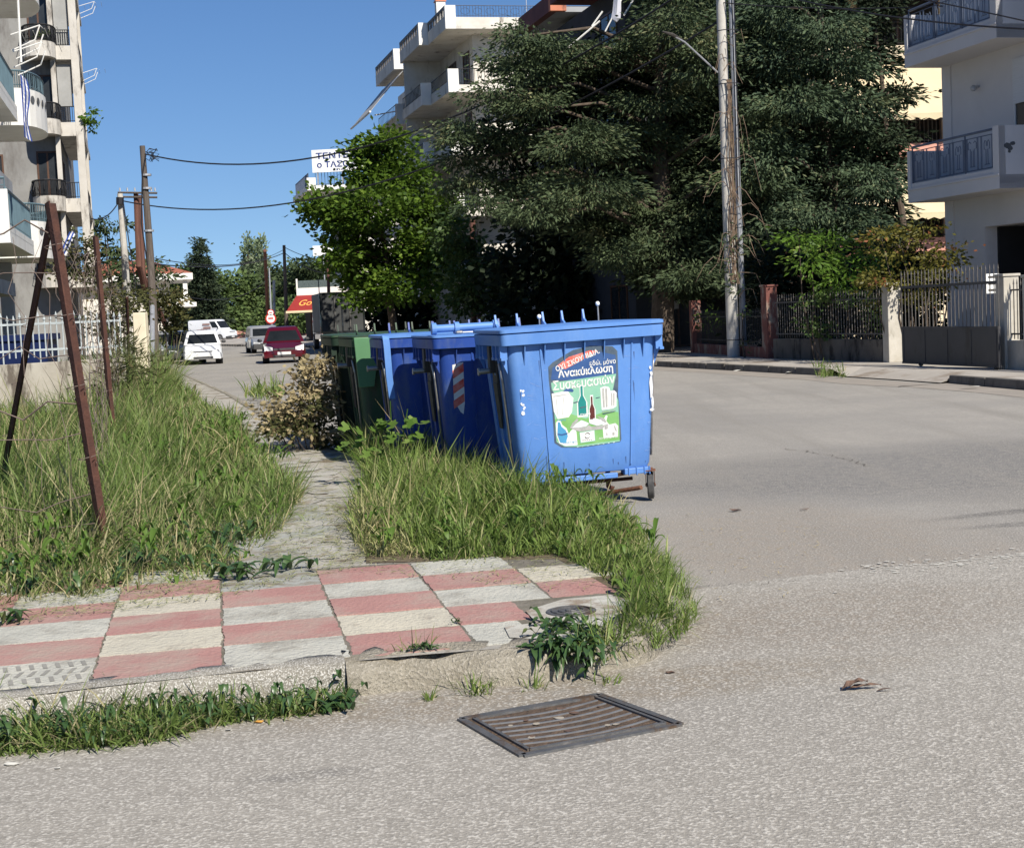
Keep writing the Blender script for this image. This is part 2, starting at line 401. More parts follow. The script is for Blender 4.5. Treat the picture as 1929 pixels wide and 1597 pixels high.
# ================================================================ GROUND, ROAD, PAVEMENTS
PZ = 0.14
def V2(p): return Vector((p.x, p.y, 0))
asph_old = ground_mat('old_pale_asphalt', (.345, .320, .278), (.275, .256, .226), (.60, .57, .51), chip_scale=72, bump=.9, dist=.008, chip_amt=.72, lo=.50, hi=.66,
    patches=((.15, 5.95, 1.5, .30, .2, (.215, .175, .125), .8), (-1.6, 6.6, 2.6, .55, .20, (.21, .165, .12), .75), (1.5, 7.2, 1.2, .7, .3, (.20, .16, .12), .6), (.1, 5.25, .25, .12, .2, (.15, .14, .14), .5), (-.75, 5.0, .22, .06, .2, (.12, .115, .11), .5)))
asph_main = ground_mat('worn_road_asphalt', (.345, .322, .285), (.245, .234, .216), (.56, .53, .48), chip_scale=70, bump=.9, dist=.007, big=.45, chip_amt=.7, streak=.60, lo=.52, hi=.70,
    patches=((4.2, 13.2, 3.8, 2.2, .2, (.135, .133, .131), .9), (6.5, 14.5, 3, 1.2, .2, (.14, .138, .136), .7), (9.5, 19.5, 7, 1.6, 1.8, (.14, .137, .135), .5), (-4, 45, 30, 1.5, 1.83, (.15, .148, .146), .6),
             (1.9, 9.3, 1.2, 2.2, .2, (.265, .225, .180), .8), (3.6, 10.4, .8, .10, .35, (.075, .073, .07), .9), (4.9, 9.9, 1.1, .10, .38, (.08, .078, .075), .85), (3.4, 9.8, .5, .09, .2, (.08, .078, .075), .8),
             (10.3, 26, 6, .6, 1.85, (.29, .26, .22), .7)))
g = MB(); g.quad((-1500, -300, -.03), (1500, -300, -.03), (1500, 2500, -.03), (-1500, 2500, -.03))
tag(g.build('ground', mat('dry_grass_earth', (.12, .13, .05), .95, (.16, .14, .07), .2), base=(0, 0, 0)), kind='structure')
g = MB(); g.quad((-80, -12, 0), (80, -12, 0), (80, 260, 0), (-80, 260, 0))
tag(g.build('road', asph_main, base=(0, 0, 0)), kind='structure')
# side street: paler, coarser asphalt laid up to a ragged seam across the mouth of the street
seam = [G(x, y) for x, y in ((1180, 1135), (1290, 1114), (1420, 1096), (1560, 1080), (1700, 1066), (1840, 1052), (1960, 1040), (2400, 995), (3600, 880))]
pts = [(-60, -11.5, .004), (60, -11.5, .004)] + [(p.x, p.y, .004) for p in reversed(seam)] + [(p.x, p.y, .004) for p in [G(1150, 1200), G(700, 1250), G(-600, 1390), G(-4000, 1800)]]
g = MB(); g.poly(pts); tag(g.build('side_street', asph_old, base=(0, 0, 0)), kind='structure')
# worn whitish streak of an old marking along the seam
g = MB(); rr = random.Random(3)
for i in range(120):
    t = rr.random() ** .7; px = 1560 + t * 380 + rr.uniform(-10, 10); py = 1075 - t * 30 + rr.gauss(0, 5 + 4 * t)
    c = G(px, py, .007); a = rr.uniform(-.3, .6); s = rr.uniform(.006, .020)
    g.poly([(c.x + math.cos(a + k) * s * rr.uniform(.6, 1.6), c.y + math.sin(a + k) * s * .9, .0065 + i * 1e-5) for k in (0, 1.2, 2.4, 3.7, 5)])
tag(g.build('worn_road_marking', mat('worn_marking_paint', (.58, .56, .50), .9, (.48, .46, .41), 30), base=(0, 0, 0)), kind='structure')

# cracks
g = MB(); rr = random.Random(14)
def crack(x0, y0, x1, y1, w, n=26, j=.05):
    a, b = G(x0, y0, 0), G(x1, y1, 0); t = (b - a).normalized(); nn = Vector((-t.y, t.x, 0)); o = 0; L = []
    for k in range(n + 1):
        o = o * .8 + rr.gauss(0, j); ww = w * rr.uniform(.3, 1.3) * (1 if 0 < k < n else .1); c = a.lerp(b, k / n) + nn * o; L.append((c + nn * ww, c - nn * ww))
    for (p, q), (r, s_) in zip(L, L[1:]): g.quad((p.x, p.y, .0058), (q.x, q.y, .0058), (s_.x, s_.y, .0058), (r.x, r.y, .0058))
for c in ((1285, 1114, 1500, 1092, .003, 30, .03),  (1480, 845, 1640, 880, .005, 30, .05)): crack(*c)
tag(g.build('road_cracks', mat('crack_dirt', (.10, .088, .072), .95), base=(0, 0, 0)), kind='structure')

# ---- near corner pavement
kerb_px = [(-1500, 1490), (-600, 1387), (0, 1316), (200, 1292), (420, 1268), (560, 1254), (650, 1246), (780, 1234), (900, 1224), (1010, 1216), (1100, 1206), (1190, 1187), (1240, 1160), (1255, 1125), (1230, 1090), (1190, 1060), (1100, 1010), (1010, 960)]
kerb = [G(x, y, PZ) for x, y in kerb_px]
for Y, L in ((13, 1.95), (16, 1.5), (22, 1.15), (31, .75), (45, -.2), (60, -1.2), (90, -5.5), (130, -14)):
    kerb.append(Vector(((L - .208 * Y) / .978, Y, PZ)))
def Lpt(Y, L, z=PZ): return Vector(((L - .208 * Y) / .978, Y, z))
inner = [G(-1500, 1320, PZ), G(-600, 1240, PZ), G(0, 1165, PZ), G(410, 1100, PZ), G(470, 1065, PZ), G(500, 985, PZ), Lpt(15, .3), Lpt(21, .25), Lpt(31, -.2), Lpt(45, -1.1), Lpt(60, -2.6), Lpt(90, -7.5), Lpt(130, -16)]
M['broken'] = mat('broken_pavement_concrete', (.40, .375, .325), .95, (.31, .29, .25), 2.5, bump=.7, bscale=30, stain=(.15, .115, .075), stain_scale=1.6)
g = MB(); g.poly([(p.x, p.y, PZ) for p in kerb] + [(p.x, p.y, PZ) for p in reversed(inner)])
tag(g.build('pavement', M['broken'], base=(0, 0, 0)), kind='structure')
# kerb: rounded, worn stones along the outer edge
def kerb_strip(pts, m, name, zt=PZ + .006, wid=.13, seed=1, rough=.006, out=.035):
    r = random.Random(seed)
    fine = []
    for i in range(len(pts) - 1):
        n = max(1, int((pts[i + 1] - pts[i]).length / (.07 if pts[i].y < 13 else .6)))
        for k in range(n): fine.append(pts[i].lerp(pts[i + 1], k / n))
    fine.append(pts[-1])
    rings = []
    for i, p in enumerate(fine):
        t = (fine[min(i + 1, len(fine) - 1)] - fine[max(i - 1, 0)]); t.z = 0; t.normalize()
        o = Vector((t.y, -t.x, 0))      # outward: to the right of the direction of travel
        prof = [(-wid, zt - .02), (-wid, zt), (-wid * .5, zt + .001), (0 - .01, zt - .004), (out * .4, zt - .02), (out * .75, zt - .06), (out, .03), (out + .01, -.01)]
        wob = rough * 3.2 * math.sin(i * .55 + seed) * math.sin(i * .21); dz_ = -abs(rough * 1.0 * math.sin(i * .37 + 2 * seed) * math.sin(i * .83))
        rings.append([Vector((p.x, p.y, 0)) + Vector((0, 0, dz_ if (a > -.05 and b > .05) else 0)) + o * (a + wob * (1 if a > -.05 else 0) + r.gauss(0, rough)) + Vector((0, 0, b + (r.gauss(0, rough * .6) if b > 0 else 0))) for a, b in prof])
    n = len(rings[0]); g = MB(); vs = [v for q in rings for v in q]; fs = []
    for i in range(len(rings) - 1):
        for k in range(n - 1): fs.append((i * n + k + 1, i * n + k, (i + 1) * n + k, (i + 1) * n + k + 1))
    g.add(vs, fs)
    return tag(g.build(name, m, smooth=True, base=(0, 0, 0)), kind='structure')
pebble = ground_mat('washed_pebble_concrete', (.30, .28, .235), (.22, .20, .165), (.60, .58, .53), chip_scale=140, bump=1, dist=.010, big=2.5, chip_amt=.95, lo=.50, hi=.62)
mossy = ground_mat('crumbling_mossy_concrete', (.33, .30, .24), (.20, .175, .13), (.46, .42, .35), chip_scale=70, bump=1, dist=.02, big=6, chip_amt=.7, lo=.50, hi=.70)
kerb_strip(kerb[:7], pebble, 'pebble_kerb', seed=2, rough=.003)
kerb_strip(kerb[6:16], mossy, 'crumbling_kerb', seed=3, rough=.012, out=.07, wid=.16)
kerb_strip(kerb[15:], mossy, 'street_kerb', seed=4, rough=.004)

# ---- chequered tiles
O = G(420, 1218.8, PZ); TN = (G(871, 1178.7, PZ) - G(188.7, 1240, PZ)) / 3.0; TD = (G(417.5, 1117, PZ) - G(423, 1261, PZ)) / 4.0
rr = random.Random(5)
tiles = {'rosy': MB(), 'creamtile': MB(), 'greytile': MB(), 'greyflag': MB()}
def tile_at(i, j, key, di=0, dj=0, u0=0.012, u1=.988, w0=.012, w1=.988):
    t = tiles[key]; dz = rr.uniform(.003, .008)
    e = [rr.uniform(-.006, .006) for _ in range(8)]
    c = []
    for q, (a, b) in enumerate(((u0, w0), (u1, w0), (u1, w1), (u0, w1))):
        p = O + TN * (i + di + a + e[q]) + TD * (j + dj + b + e[q + 4]); c.append(p)
    n = 14; loop = []
    for q in range(4):            # slightly chipped edges
        p, s = c[q], c[(q + 1) % 4]
        for k in range(n):
            z = p.lerp(s, k / n); loop.append((z.x + (rr.gauss(0, .0035) if k else 0), z.y + (rr.gauss(0, .0035) if k else 0), PZ + dz))
    t.poly(loop)
    m = len(loop); lo = [(a, b, PZ - .01) for a, b, _ in loop]
    t.add(loop + lo, [(k, m + k, m + (k + 1) % m, (k + 1) % m) for k in range(m)])
for i in range(-8, 4):
    for j in range(-1, 5):
        if i >= 1 and j > 3: continue
        if i == 0 and j > 3: continue
        if (i, j) in ((3, -1), (3, 0), (3, 3)): continue
        if (i + j) % 2 == 0:
            tile_at(i, j, 'rosy', u1=(.62 if (i, j) == (2, 0) else .75 if (i, j) == (3, 1) else .988))
        elif (i, j) in ((0, 3), (-2, -1)): tile_at(i, j, 'greyflag' if (i, j) == (0, 3) else 'greytile')
        else: tile_at(i, j, 'creamtile' if (i, j) in ((-1, 0), (1, 0), (-1, 2), (3, 2)) else 'greytile', u1=(.5 if (i, j) == (2, -1) else .988))
for j in range(4, 11):          # grey flags running up the path
    tile_at(0, j, 'greyflag', di=-.02 * (j - 3), u0=.1, u1=.95)
    if j > 6: tile_at(1, j, 'greyflag', di=-.02 * (j - 3) - .04, u0=.0, u1=.6)
for k, nm in (('rosy', 'red_paving_tiles'), ('creamtile', 'cream_paving_tiles'), ('greytile', 'pale_grey_paving_tiles'), ('greyflag', 'grey_flagstones')):
    tag(tiles[k].build(nm, M[k], base=(0, 0, 0)), kind='structure')
g = MB(); c0 = O + TN * -8 + TD * -1; 
g.poly([O + TN * -8 + TD * -1 + Vector((0, 0, .002)), O + TN * 2.55 + TD * -.9 + Vector((0, 0, .002)), O + TN * 3.7 + TD * -.1 + Vector((0, 0, .002)), O + TN * 4.0 + TD * 4 + Vector((0, 0, .002)), O + TN * 1.1 + TD * 4.2 + Vector((0, 0, .002)), O + TN * -8 + TD * 5 + Vector((0, 0, .002))])
tag(g.build('tile_bed', M['mortar'], base=(0, 0, 0)), kind='structure')
# smooth repair concrete round the manhole
g = MB(); g.poly([G(x, y, PZ + .009) for x, y in ((990, 1150), (1060, 1128), (1150, 1120), (1185, 1130), (1165, 1160), (1130, 1190), (1040, 1205), (960, 1200), (950, 1180), (1010, 1172))])
tag(g.build('concrete_patch', mat('smooth_repair_concrete', (.47, .46, .41), .9, (.36, .34, .29), 6, bump=.3, stain=(.25, .2, .15), stain_scale=5), base=(0, 0, 0)), kind='structure')
# patterned edge of the grey tile in the lower left: herringbone grooves
g = MB()
for a in range(9):
    for b in range(3):
        u = .10 + a * .10; w = .12 + b * .28; s = 1 if (b % 2) else -1
        p = [O + TN * (-2 + u + x) + TD * (-1 + w + y) for x, y in ((0, 0), (.035, 0), (.035 + .03 * s, .2), (.03 * s, .2))]
        g.poly([(q.x, q.y, PZ + .0095) for q in p])
tag(g.build('tile_grooves', mat('tile_groove_dirt', (.27, .26, .23), .95), base=(0, 0, 0)), kind='structure')

# cracked slabs on the path: uneven broken flags
rr = random.Random(44); g = MB()
for k in range(46):
    y = 850 + (k / 46) ** 1.4 * 200; x = 585 + rr.uniform(-55, 70) + (y - 950) * .12; c = G(x, y, PZ + rr.uniform(.003, .007)); s = rr.uniform(.09, .2); n = rr.choice((4, 5, 6)); a0 = rr.uniform(0, 6)
    g.poly([(c.x + s * rr.uniform(.7, 1.2) * math.cos(a0 + 6.283 * q / n), c.y + s * 1.4 * rr.uniform(.7, 1.2) * math.sin(a0 + 6.283 * q / n), c.z + k * 3e-5) for q in range(n)])
tag(g.build('broken_flagstones', mat('broken_flag_concrete', (.42, .405, .36), .95, (.33, .315, .28), 4, bump=.5, stain=(.24, .2, .15), stain_scale=5), base=(0, 0, 0)), kind='structure')

# ---- earth of the overgrown lot, left
soilp = [Vector((p.x, p.y, .118)) for p in inner] + [Vector((-60, 130, .118)), Vector((-60, 5, .118))]
g = MB(); g.poly([(p.x + (.03 if 0 < i < 12 else 0), p.y, .118) for i, p in enumerate(soilp)])
g.M = Matrix.Identity(4)
tag(g.build('lot_soil', M['soil'], base=(0, 0, 0)), kind='structure')
# soil washed over the pavement where the weeds stand
g = MB(); g.poly([G(x, y, PZ + .004) for x, y in ((690, 1060), (840, 1056), (1050, 1052), (1120, 1090), (1190, 1130), (1245, 1135), (1225, 1080), (1160, 1030), (1030, 965), (900, 915), (820, 890), (720, 870), (690, 880), (705, 930), (680, 990))])
tag(g.build('pavement_soil', M['soil'], base=(0, 0, 0)), kind='structure')

# ---- far pavement with its kerb and the dropped crossing in front of the gate
far_k = [(1236, 690.7, 1), (1400, 699.5, 1), (1551, 708, 1), (1582, 711.5, 0), (1680, 718, 0), (1759, 724, 0), (1786, 722, 1), (1929, 735, 1), (2300, 767, 1), (3200, 850, 1)]
hid = [Vector(((L - .208 * Y) / .978, Y, 0)) for Y, L in ((160, -12), (120, 2.0), (90, 7.2), (60, 10.7))]
kl = [(p, 1) for p in hid] + [(G(x, y, 0), f) for x, y, f in far_k]
pave = mat('far_pavement_slabs', (.40, .37, .33), .95, (.34, .31, .27), 1.2, bump=.2, stain=(.24, .2, .16), stain_scale=.8)
g = MB(); kb = MB(); vs = []; 
def offs(i, o):
    a = kl[max(i - 1, 0)][0]; b = kl[min(i + 1, len(kl) - 1)][0]; t = (b - a).normalized()
    return kl[i][0] + Vector((-t.y, t.x, 0)) * o
for i in range(len(kl) - 1):
    za, zb = (.14 if kl[i][1] else .02), (.14 if kl[i + 1][1] else .02)
    p0, p1, q0, q1, r0, r1 = offs(i, .15), offs(i + 1, .15), offs(i, .9), offs(i + 1, .9), offs(i, 22), offs(i + 1, 22)
    P = lambda p, z: (p.x, p.y, z)
    g.quad(P(p0, za), P(p1, zb), P(q1, .14), P(q0, .14)); g.quad(P(q0, .14), P(q1, .14), P(r1, .14), P(r0, .14))
    if kl[i][1] and kl[i + 1][1]:
        a, b = kl[i][0], kl[i + 1][0]; n = max(1, int((b - a).length / 1.0))
        for k in range(n):
            s0, s1 = a.lerp(b, k / n + .004), a.lerp(b, (k + 1) / n - .004)
            o0, o1 = p0.lerp(p1, k / n + .004), p0.lerp(p1, (k + 1) / n - .004)
            h = .145 + rr.uniform(-.008, .008); bt = (s0 - o0) * .12
            kb.hexa([P(s0, 0), P(s1, 0), P(o1, 0), P(o0, 0), P(s0 - bt, h), P(s1 - bt, h), P(o1, h), P(o0, h)])
g.f = [tuple(reversed(f)) for f in g.f]
tag(g.build('far_pavement', pave, base=(0, 0, 0)), kind='structure')
tag(kb.build('far_kerb', mat('grey_kerb_stone', (.17, .155, .135), .95, (.12, .11, .095), 2.5, bump=.4, stain=(.08, .07, .06), stain_scale=2), base=(0, 0, 0), bevel=.015), kind='structure')
# pale dust line in the far gutter
g = MB()
for i in range(4, len(kl) - 1):
    a, b, c, d = offs(i, -.02), offs(i + 1, -.02), offs(i + 1, -.75 - .2 * (i % 2)), offs(i, -.75 - .2 * ((i + 1) % 2))
    g.quad((a.x, a.y, .004), (b.x, b.y, .004), (c.x, c.y, .004), (d.x, d.y, .004))
tag(g.build('gutter_dust', mat('pale_gutter_dust', (.31, .275, .235), .95, (.25, .225, .195), 1.5), base=(0, 0, 0)), kind='structure')

# ================================================================ DRAIN GRATE, MANHOLE
A, B, C_, D = G(868, 1356, .004), G(985, 1425, .004), G(1282, 1366, .004), G(1128, 1310, .004)   # left, front, right, back
def bl(u, v, z):       # u along A->D / B->C ; v along A->B / D->C
    p = (A * (1 - u) + D * u) * (1 - v) + (B * (1 - u) + C_ * u) * v
    return Vector((p.x, p.y, z))
M['gutterbit'] = mat('pale_grit', (.36, .32, .26), .95)
M['barmetal'] = mat('worn_grey_bar_iron', (.24, .245, .25), .5, (.17, .17, .175), 14, metal=.3)
dg = thing('drain_grate', 'square iron street drain grate clogged with brown silt beside the crumbling kerb corner', 'drain grate', tuple(bl(.5, .5, 0)))
g = MB(); g.poly([bl(.03, .03, .0085), bl(.03, .97, .0085), bl(.97, .97, .0085), bl(.97, .03, .0085)]); g.build('silt', M['silt'], dg)
g = MB()
def strip(g, u0, v0, u1, v1, w, z0, z1):
    a, b = bl(u0, v0, 0), bl(u1, v1, 0); t = (b - a).normalized(); n = Vector((-t.y, t.x, 0)) * w / 2
    g.hexa([(a + n) + Vector((0, 0, z0)), (b + n) + Vector((0, 0, z0)), (b - n) + Vector((0, 0, z0)), (a - n) + Vector((0, 0, z0)), (a + n) + Vector((0, 0, z1)), (b + n) + Vector((0, 0, z1)), (b - n) + Vector((0, 0, z1)), (a - n) + Vector((0, 0, z1))])
for z, o, w in ((.013, 0, .030), (.017, .065, .014)):
    strip(g, o, o, o, 1 - o, w, .0, z); strip(g, 1 - o, o, 1 - o, 1 - o, w, .0, z); strip(g, o, o, 1 - o, o, w, .0, z); strip(g, o, 1 - o, 1 - o, 1 - o, w, .0, z)
g.build('frame', M['iron'], dg)
for k in range(8):
    g = MB(); v = .13 + k * .108; pts = []
    for t in range(15):
        u = .09 + .82 * t / 14
        vv = v + (.10 * math.sin(math.pi * u) if True else 0) - .02
        pts.append(bl(u, min(vv, .93), .010))
    for a, b in zip(pts, pts[1:]):
        t = (b - a).normalized(); n = Vector((-t.y, t.x, 0)) * .0052
        up = Vector((0, 0, .0022)); g.hexa([a + n - up, b + n - up, b - n - up, a - n - up, a + n + up, b + n + up, b - n + up, a - n + up])
    g.build('bar', M['barmetal'], dg)
rr = random.Random(19)
for k in range(16):      # leaves and grit caught in the slots
    c = bl(rr.uniform(.1, .92), rr.uniform(.1, .92), .0125); g = MB(); s = rr.uniform(.008, .022); a = rr.uniform(0, 3)
    g.poly([(c.x + s * math.cos(a + q) * (1.6 if q % 3 == 0 else .8), c.y + s * math.sin(a + q), .0125 + k * 2e-5) for q in (0, 1, 2.2, 3.3, 4.4, 5.4)])
    g.build('leaf_debris', M['dkleaf'] if k % 3 else M['gutterbit'], dg)
mh = G(1076, 1151, PZ + .01)
g = MB(); g.tube([(mh.x, mh.y, PZ), (mh.x, mh.y, PZ + .014)], .118, 28)
mc = thing('manhole_cover', 'small round dark iron cover set in the broken pale slab near the tiles', 'manhole cover', (mh.x, mh.y, PZ))
g.build('lid', M['iron'], mc)
g = MB()
for k in range(3):
    rads = .025 + k * .034
    g.tube([(mh.x + math.cos(t * .3927) * rads, mh.y + math.sin(t * .3927) * rads, PZ + .017) for t in range(17)], .004, 5)
g.build('raised_ring', M['iron'], mc)
# ================================================================ WASTE CONTAINERS
def rrect(hx, hy, r, z, n=4, dy=0.0):
    p = []
    for cx, cy, a0 in ((hx - r, hy - r, 0), (-hx + r, hy - r, 90), (-hx + r, -hy + r, 180), (hx - r, -hy + r, 270)):
        for k in range(n + 1):
            a = math.radians(a0 + 90 * k / n); p.append((cx + r * math.cos(a), dy + cy + r * math.sin(a), z))
    return p
def body_hx(z): return .575 + (z - .26) * (.655 - .575) / 1.04
def body_hy(z): return .42 + (z - .26) * (.505 - .42) / 1.04
def make_bin(label, loc, rz, m, mlid, group, lid_open=False, caster=None, tilt=0.0):
    t = thing('waste_container', label, 'waste container', loc, rz, group)
    t.rotation_euler = (0, tilt, rz)
    P = dict(parent=t, local=True)
    g = MB()
    rings = [rrect(.50, .35, .06, .245), rrect(.555, .40, .07, .255), rrect(.575, .42, .075, .30)]
    for z in (.5, .8, 1.1, 1.275): rings.append(rrect(body_hx(z), body_hy(z), .085, z))
    g.loft(rings)
    body = g.build('body', m, smooth='auto', **P)
    # standing ribs moulded on the long faces
    g = MB()
    for x in (-.345, .415):
        for s in (-1, 1):
            zs = (.30, 1.24)
            for (dx, w, d) in ((0, .006, .009),):
                k = x / .62
                pb = k * body_hx(zs[0]); pt = k * body_hx(zs[1])
                y0, y1 = s * body_hy(zs[0]), s * body_hy(zs[1])
                g.hexa([(pb - w, y0, zs[0]), (pb + w, y0, zs[0]), (pb + w, y0 + s * d, zs[0]), (pb - w, y0 + s * d, zs[0]),
                        (pt - w, y1, zs[1]), (pt + w, y1, zs[1]), (pt + w, y1 + s * d, zs[1]), (pt - w, y1 + s * d, zs[1])])
    for y in (-.22, -.02, .2):
        for s in (-1, 1):
            x0, x1 = s * body_hx(.30), s * body_hx(1.2)
            g.hexa([(x0, y - .02, .30), (x0 + s * .02, y - .02, .30), (x0 + s * .02, y + .02, .30), (x0, y + .02, .30),
                    (x1, y - .02, 1.2), (x1 + s * .02, y - .02, 1.2), (x1 + s * .02, y + .02, 1.2), (x1, y + .02, 1.2)])
    g.build_each('wall_rib', m, **P)
    # fins under the lip
    g = MB()
    for k in range(7):
        x = -.50 + k * (1.03 / 6)
        for s in (-1, 1):
            y = s * body_hy(1.15)
            g.prism([(x - .004, y, 1.12), (x - .004, s * .548, 1.275), (x - .004, s * .49, 1.275)], (.008, 0, 0))
    for s in (-1, 1):      # corner webs at the ends
        for y in (-.45, .45):
            x = s * .64
            g.prism([(x, y, 1.06), (s * .705, y, 1.20), (s * .705, y, 1.28), (x, y, 1.28)], (0, .01, 0))
    g.build_each('lip_fin', m, **P)
    g = MB()
    g.loft([rrect(.69, .545, .05, 1.272), rrect(.705, .56, .055, 1.275), rrect(.71, .565, .055, 1.355), rrect(.70, .555, .05, 1.36)])
    g.build('rim', m, smooth='auto', **P)
    # lid
    g = MB()
    if not lid_open:
        g.loft([rrect(.700, .56, .05, 1.364), rrect(.715, .573, .055, 1.368), rrect(.715, .573, .055, 1.392), rrect(.69, .55, .06, 1.398), rrect(.5, .38, .06, 1.405)])
        lid = g.build('lid', mlid, smooth='auto', **P)
    else:
        g.loft([rrect(.700, .56, .05, 1.364), rrect(.712, .568, .055, 1.368), rrect(.712, .568, .055, 1.384), rrect(.69, .55, .06, 1.389)])
        lid = g.build('lid', mlid, smooth='auto', **P)
    g = MB()
    for x in (-.50, -.30, -.06, .12, .32):
        g.prism([(x - .008, .40, 1.39), (x - .008, .56, 1.39), (x - .008, .545, 1.50), (x - .008, .53, 1.505), (x - .008, .50, 1.43)], (.016, 0, 0))
    g.build_each('hinge_fin', m, **P)
    # trunnion pins and combs at both ends
    for s in (-1, 1):
        g = MB(); g.tube([(s * .60, 0, 1.08), (s * .79, 0, 1.075)], .022, 12)
        g.tube([(s * .785, 0, 1.075), (s * .80, 0, 1.075)], .030, 12); g.build('lifting_pin', M['pin'], smooth='auto', **P)
        g = MB(); g.box(s * .60, s * .655, -.09, .09, .98, 1.22); g.box(s * .63, s * .70, -.045, .045, 1.06, 1.27)
        g.hexa([(s * .62, -.06, .62), (s * .63, -.06, .62), (s * .63, .06, .62), (s * .62, .06, .62), (s * .62, -.08, .98), (s * .66, -.08, .98), (s * .66, .08, .98), (s * .62, .08, .98)])
        g.build_each('pin_bracket', M['blackpl'], bevel=.006, **P)
        g = MB()
        for y in (-.50, -.34, -.20, .20, .34, .48):
            g.box(s * .645, s * .705, y, y + .022, 1.17, 1.28)
            g.box(s * .67, s * .705, y - .03, y + .05, 1.165, 1.185)
        g.build_each('comb', m, **P)
        g = MB(); x = s * .685
        g.tube([(s * body_hx(.35) + s * .03, -.30, .34), (s * body_hx(1.0) + s * .028, -.33, 1.0), (x, -.335, 1.14)], .011, 8)
        g.build('edge_tube', M['pin'], smooth=True, **P)
    # under-frame
    g = MB(); g.box(-.40, .27, -.415, -.36, .198, .238); g.box(-.40, .27, .36, .415, .198, .238)
    g.box(.33, .56, -.42, -.30, .215, .262); g.box(-.56, -.33, -.42, -.30, .215, .262); g.box(.33, .56, .30, .42, .215, .262); g.box(-.56, -.33, .30, .42, .215, .262)
    for x in (.36, .43, .50, .545): g.box(x, x + .012, -.43, -.41, .205, .27)
    g.build_each('skid', m, bevel=.006, **P)
    g = MB(); g.tube([(-.38, .05, .13), (.46, -.22, .16)], .014, 8); g.tube([(.22, -.28, .24), (.22, -.28, .12), (.26, -.30, .10)], .022, 8)
    g.tube([(.18, -.34, .20), (.50, -.36, .235)], .014, 6)
    g.build_each('pedal_linkage', M['rust'], **P)
    cs = caster or ((.50, -.36, 15), (-.50, -.36, 80), (.50, .36, 40), (-.50, .36, 120))
    for (cx, cy, ang) in cs:
        R = Matrix.Translation((cx, cy, 0)) @ Matrix.Rotation(math.radians(ang), 4, 'Z')
        g = MB(R); g.box(-.05, .05, -.055, .055, .228, .236); g.tube([(0, 0, .236), (0, 0, .250)], .03, 10)
        for s in (-1, 1):
            g.hexa([(s * .032, -.04, .21), (s * .04, -.04, .21), (s * .04, .045, .21), (s * .032, .045, .21), (s * .032, -.04, .228), (s * .04, -.04, .228), (s * .04, .045, .228), (s * .032, .045, .228)])
            g.prism([(s * .034, -.045, .228), (s * .034, .045, .228), (s * .034, .055, .11), (s * .034, .03, .095), (s * .034, .012, .115)], (s * .006, 0, 0))
        g.tube([(-.045, .035, .112), (.045, .035, .112)], .010, 8)
        cst = g.build('caster', M['redrust'], **P)
        g = MB(R); cyy, czz = .035, .112
        def wheel(prof, n=24):
            return [[(x, cyy + r * math.cos(2 * math.pi * k / n), czz + r * math.sin(2 * math.pi * k / n)) for k in range(n)] for x, r in prof]
        g.loft(wheel([(-.026, .076), (-.029, .095), (-.020, .111), (.020, .111), (.029, .095), (.026, .076)]))
        g.build('tyre', M['rubber'], parent=cst, local=True, smooth='auto')
        g = MB(R); g.loft(wheel([(-.029, .02), (-.0275, .078), (.0275, .078), (.029, .02)])); g.tube([(-.036, .035, .112), (.036, .035, .112)], .016, 12)
        g.build('rim_disc', M['rim'], parent=cst, local=True, smooth='auto')
    return t
ROWG = 'row of wheeled waste containers along the kerb'
AZ = math.radians(12)
b1 = make_bin('near blue recycling container at the front of the row with a large poster', (.446, 12.1, 0), AZ, M['bin'], M['bin'], ROWG, tilt=math.radians(-1.2),
              caster=((.565, -.38, -18), (-.50, -.36, 80), (.16, .36, 50), (-.50, .36, 120)))
b1.scale = (.93, 1, 1.03); b1.location.x += .05
b2 = make_bin('second blue container behind the poster one, red and white striped sticker on its front', (-.08, 13.37, 0), AZ + .02, M['bin_shaded'], M['bin'], ROWG, lid_open=True)
b3 = make_bin('third blue container in the row, with a rounded lid tube, next to the green ones', (-.60, 14.62, 0), AZ - .01, M['bin_shaded'], M['bin'], ROWG)
b4 = make_bin('green container with its green lid flap hanging down, behind the blue ones', (-1.05, 16.0, 0), AZ + .03, M['bingreen'], M['bingreen'], ROWG, lid_open=True)
b5 = make_bin('shade darkened green container at the far end of the row beside the dried bush', (-1.42, 17.4, 0), AZ + .02, M['bingreen_shaded'], M['bingreen'], ROWG)
# rods with white knobs on the near bin (foot lever ends of the lid)
for x, zt in ((-.10, 1.455), (.455, 1.53)):
    g = MB(); g.tube([(x, .50, 1.36), (x, .50, zt)], .007, 8); rod = g.build('lever_rod', M['pin'], b1, local=True)
    g = MB(); g.ball((x, .50, zt + .012), .020, 10, 8); g.build('knob', M['signwhite'], rod, local=True, smooth=True)
# roll tube of the lid on the second bin; its end caps
g = MB(); g.tube([(-.66, -.43, 1.445), (-.10, -.43, 1.45)], .034, 14); t_ = g.build('lid_tube', M['bin'], b2, local=True, smooth='auto')
g = MB()
for x in (-.67, -.47, -.13): g.tube([(x - .02, -.43, 1.445), (x + .02, -.43, 1.445)], .052, 16)
g.build_each('tube_bracket', M['bin'], t_, local=True)
g = MB(); g.tube([(-.45, -.5, 1.405), (-.20, -.5, 1.405), (.1, -.52, 1.39)], .006, 6); g.ball((-.46, -.5, 1.407), .022, 8, 6, (1.6, 1, .7)); g.build('bent_rod', M['pin'], b2, local=True)
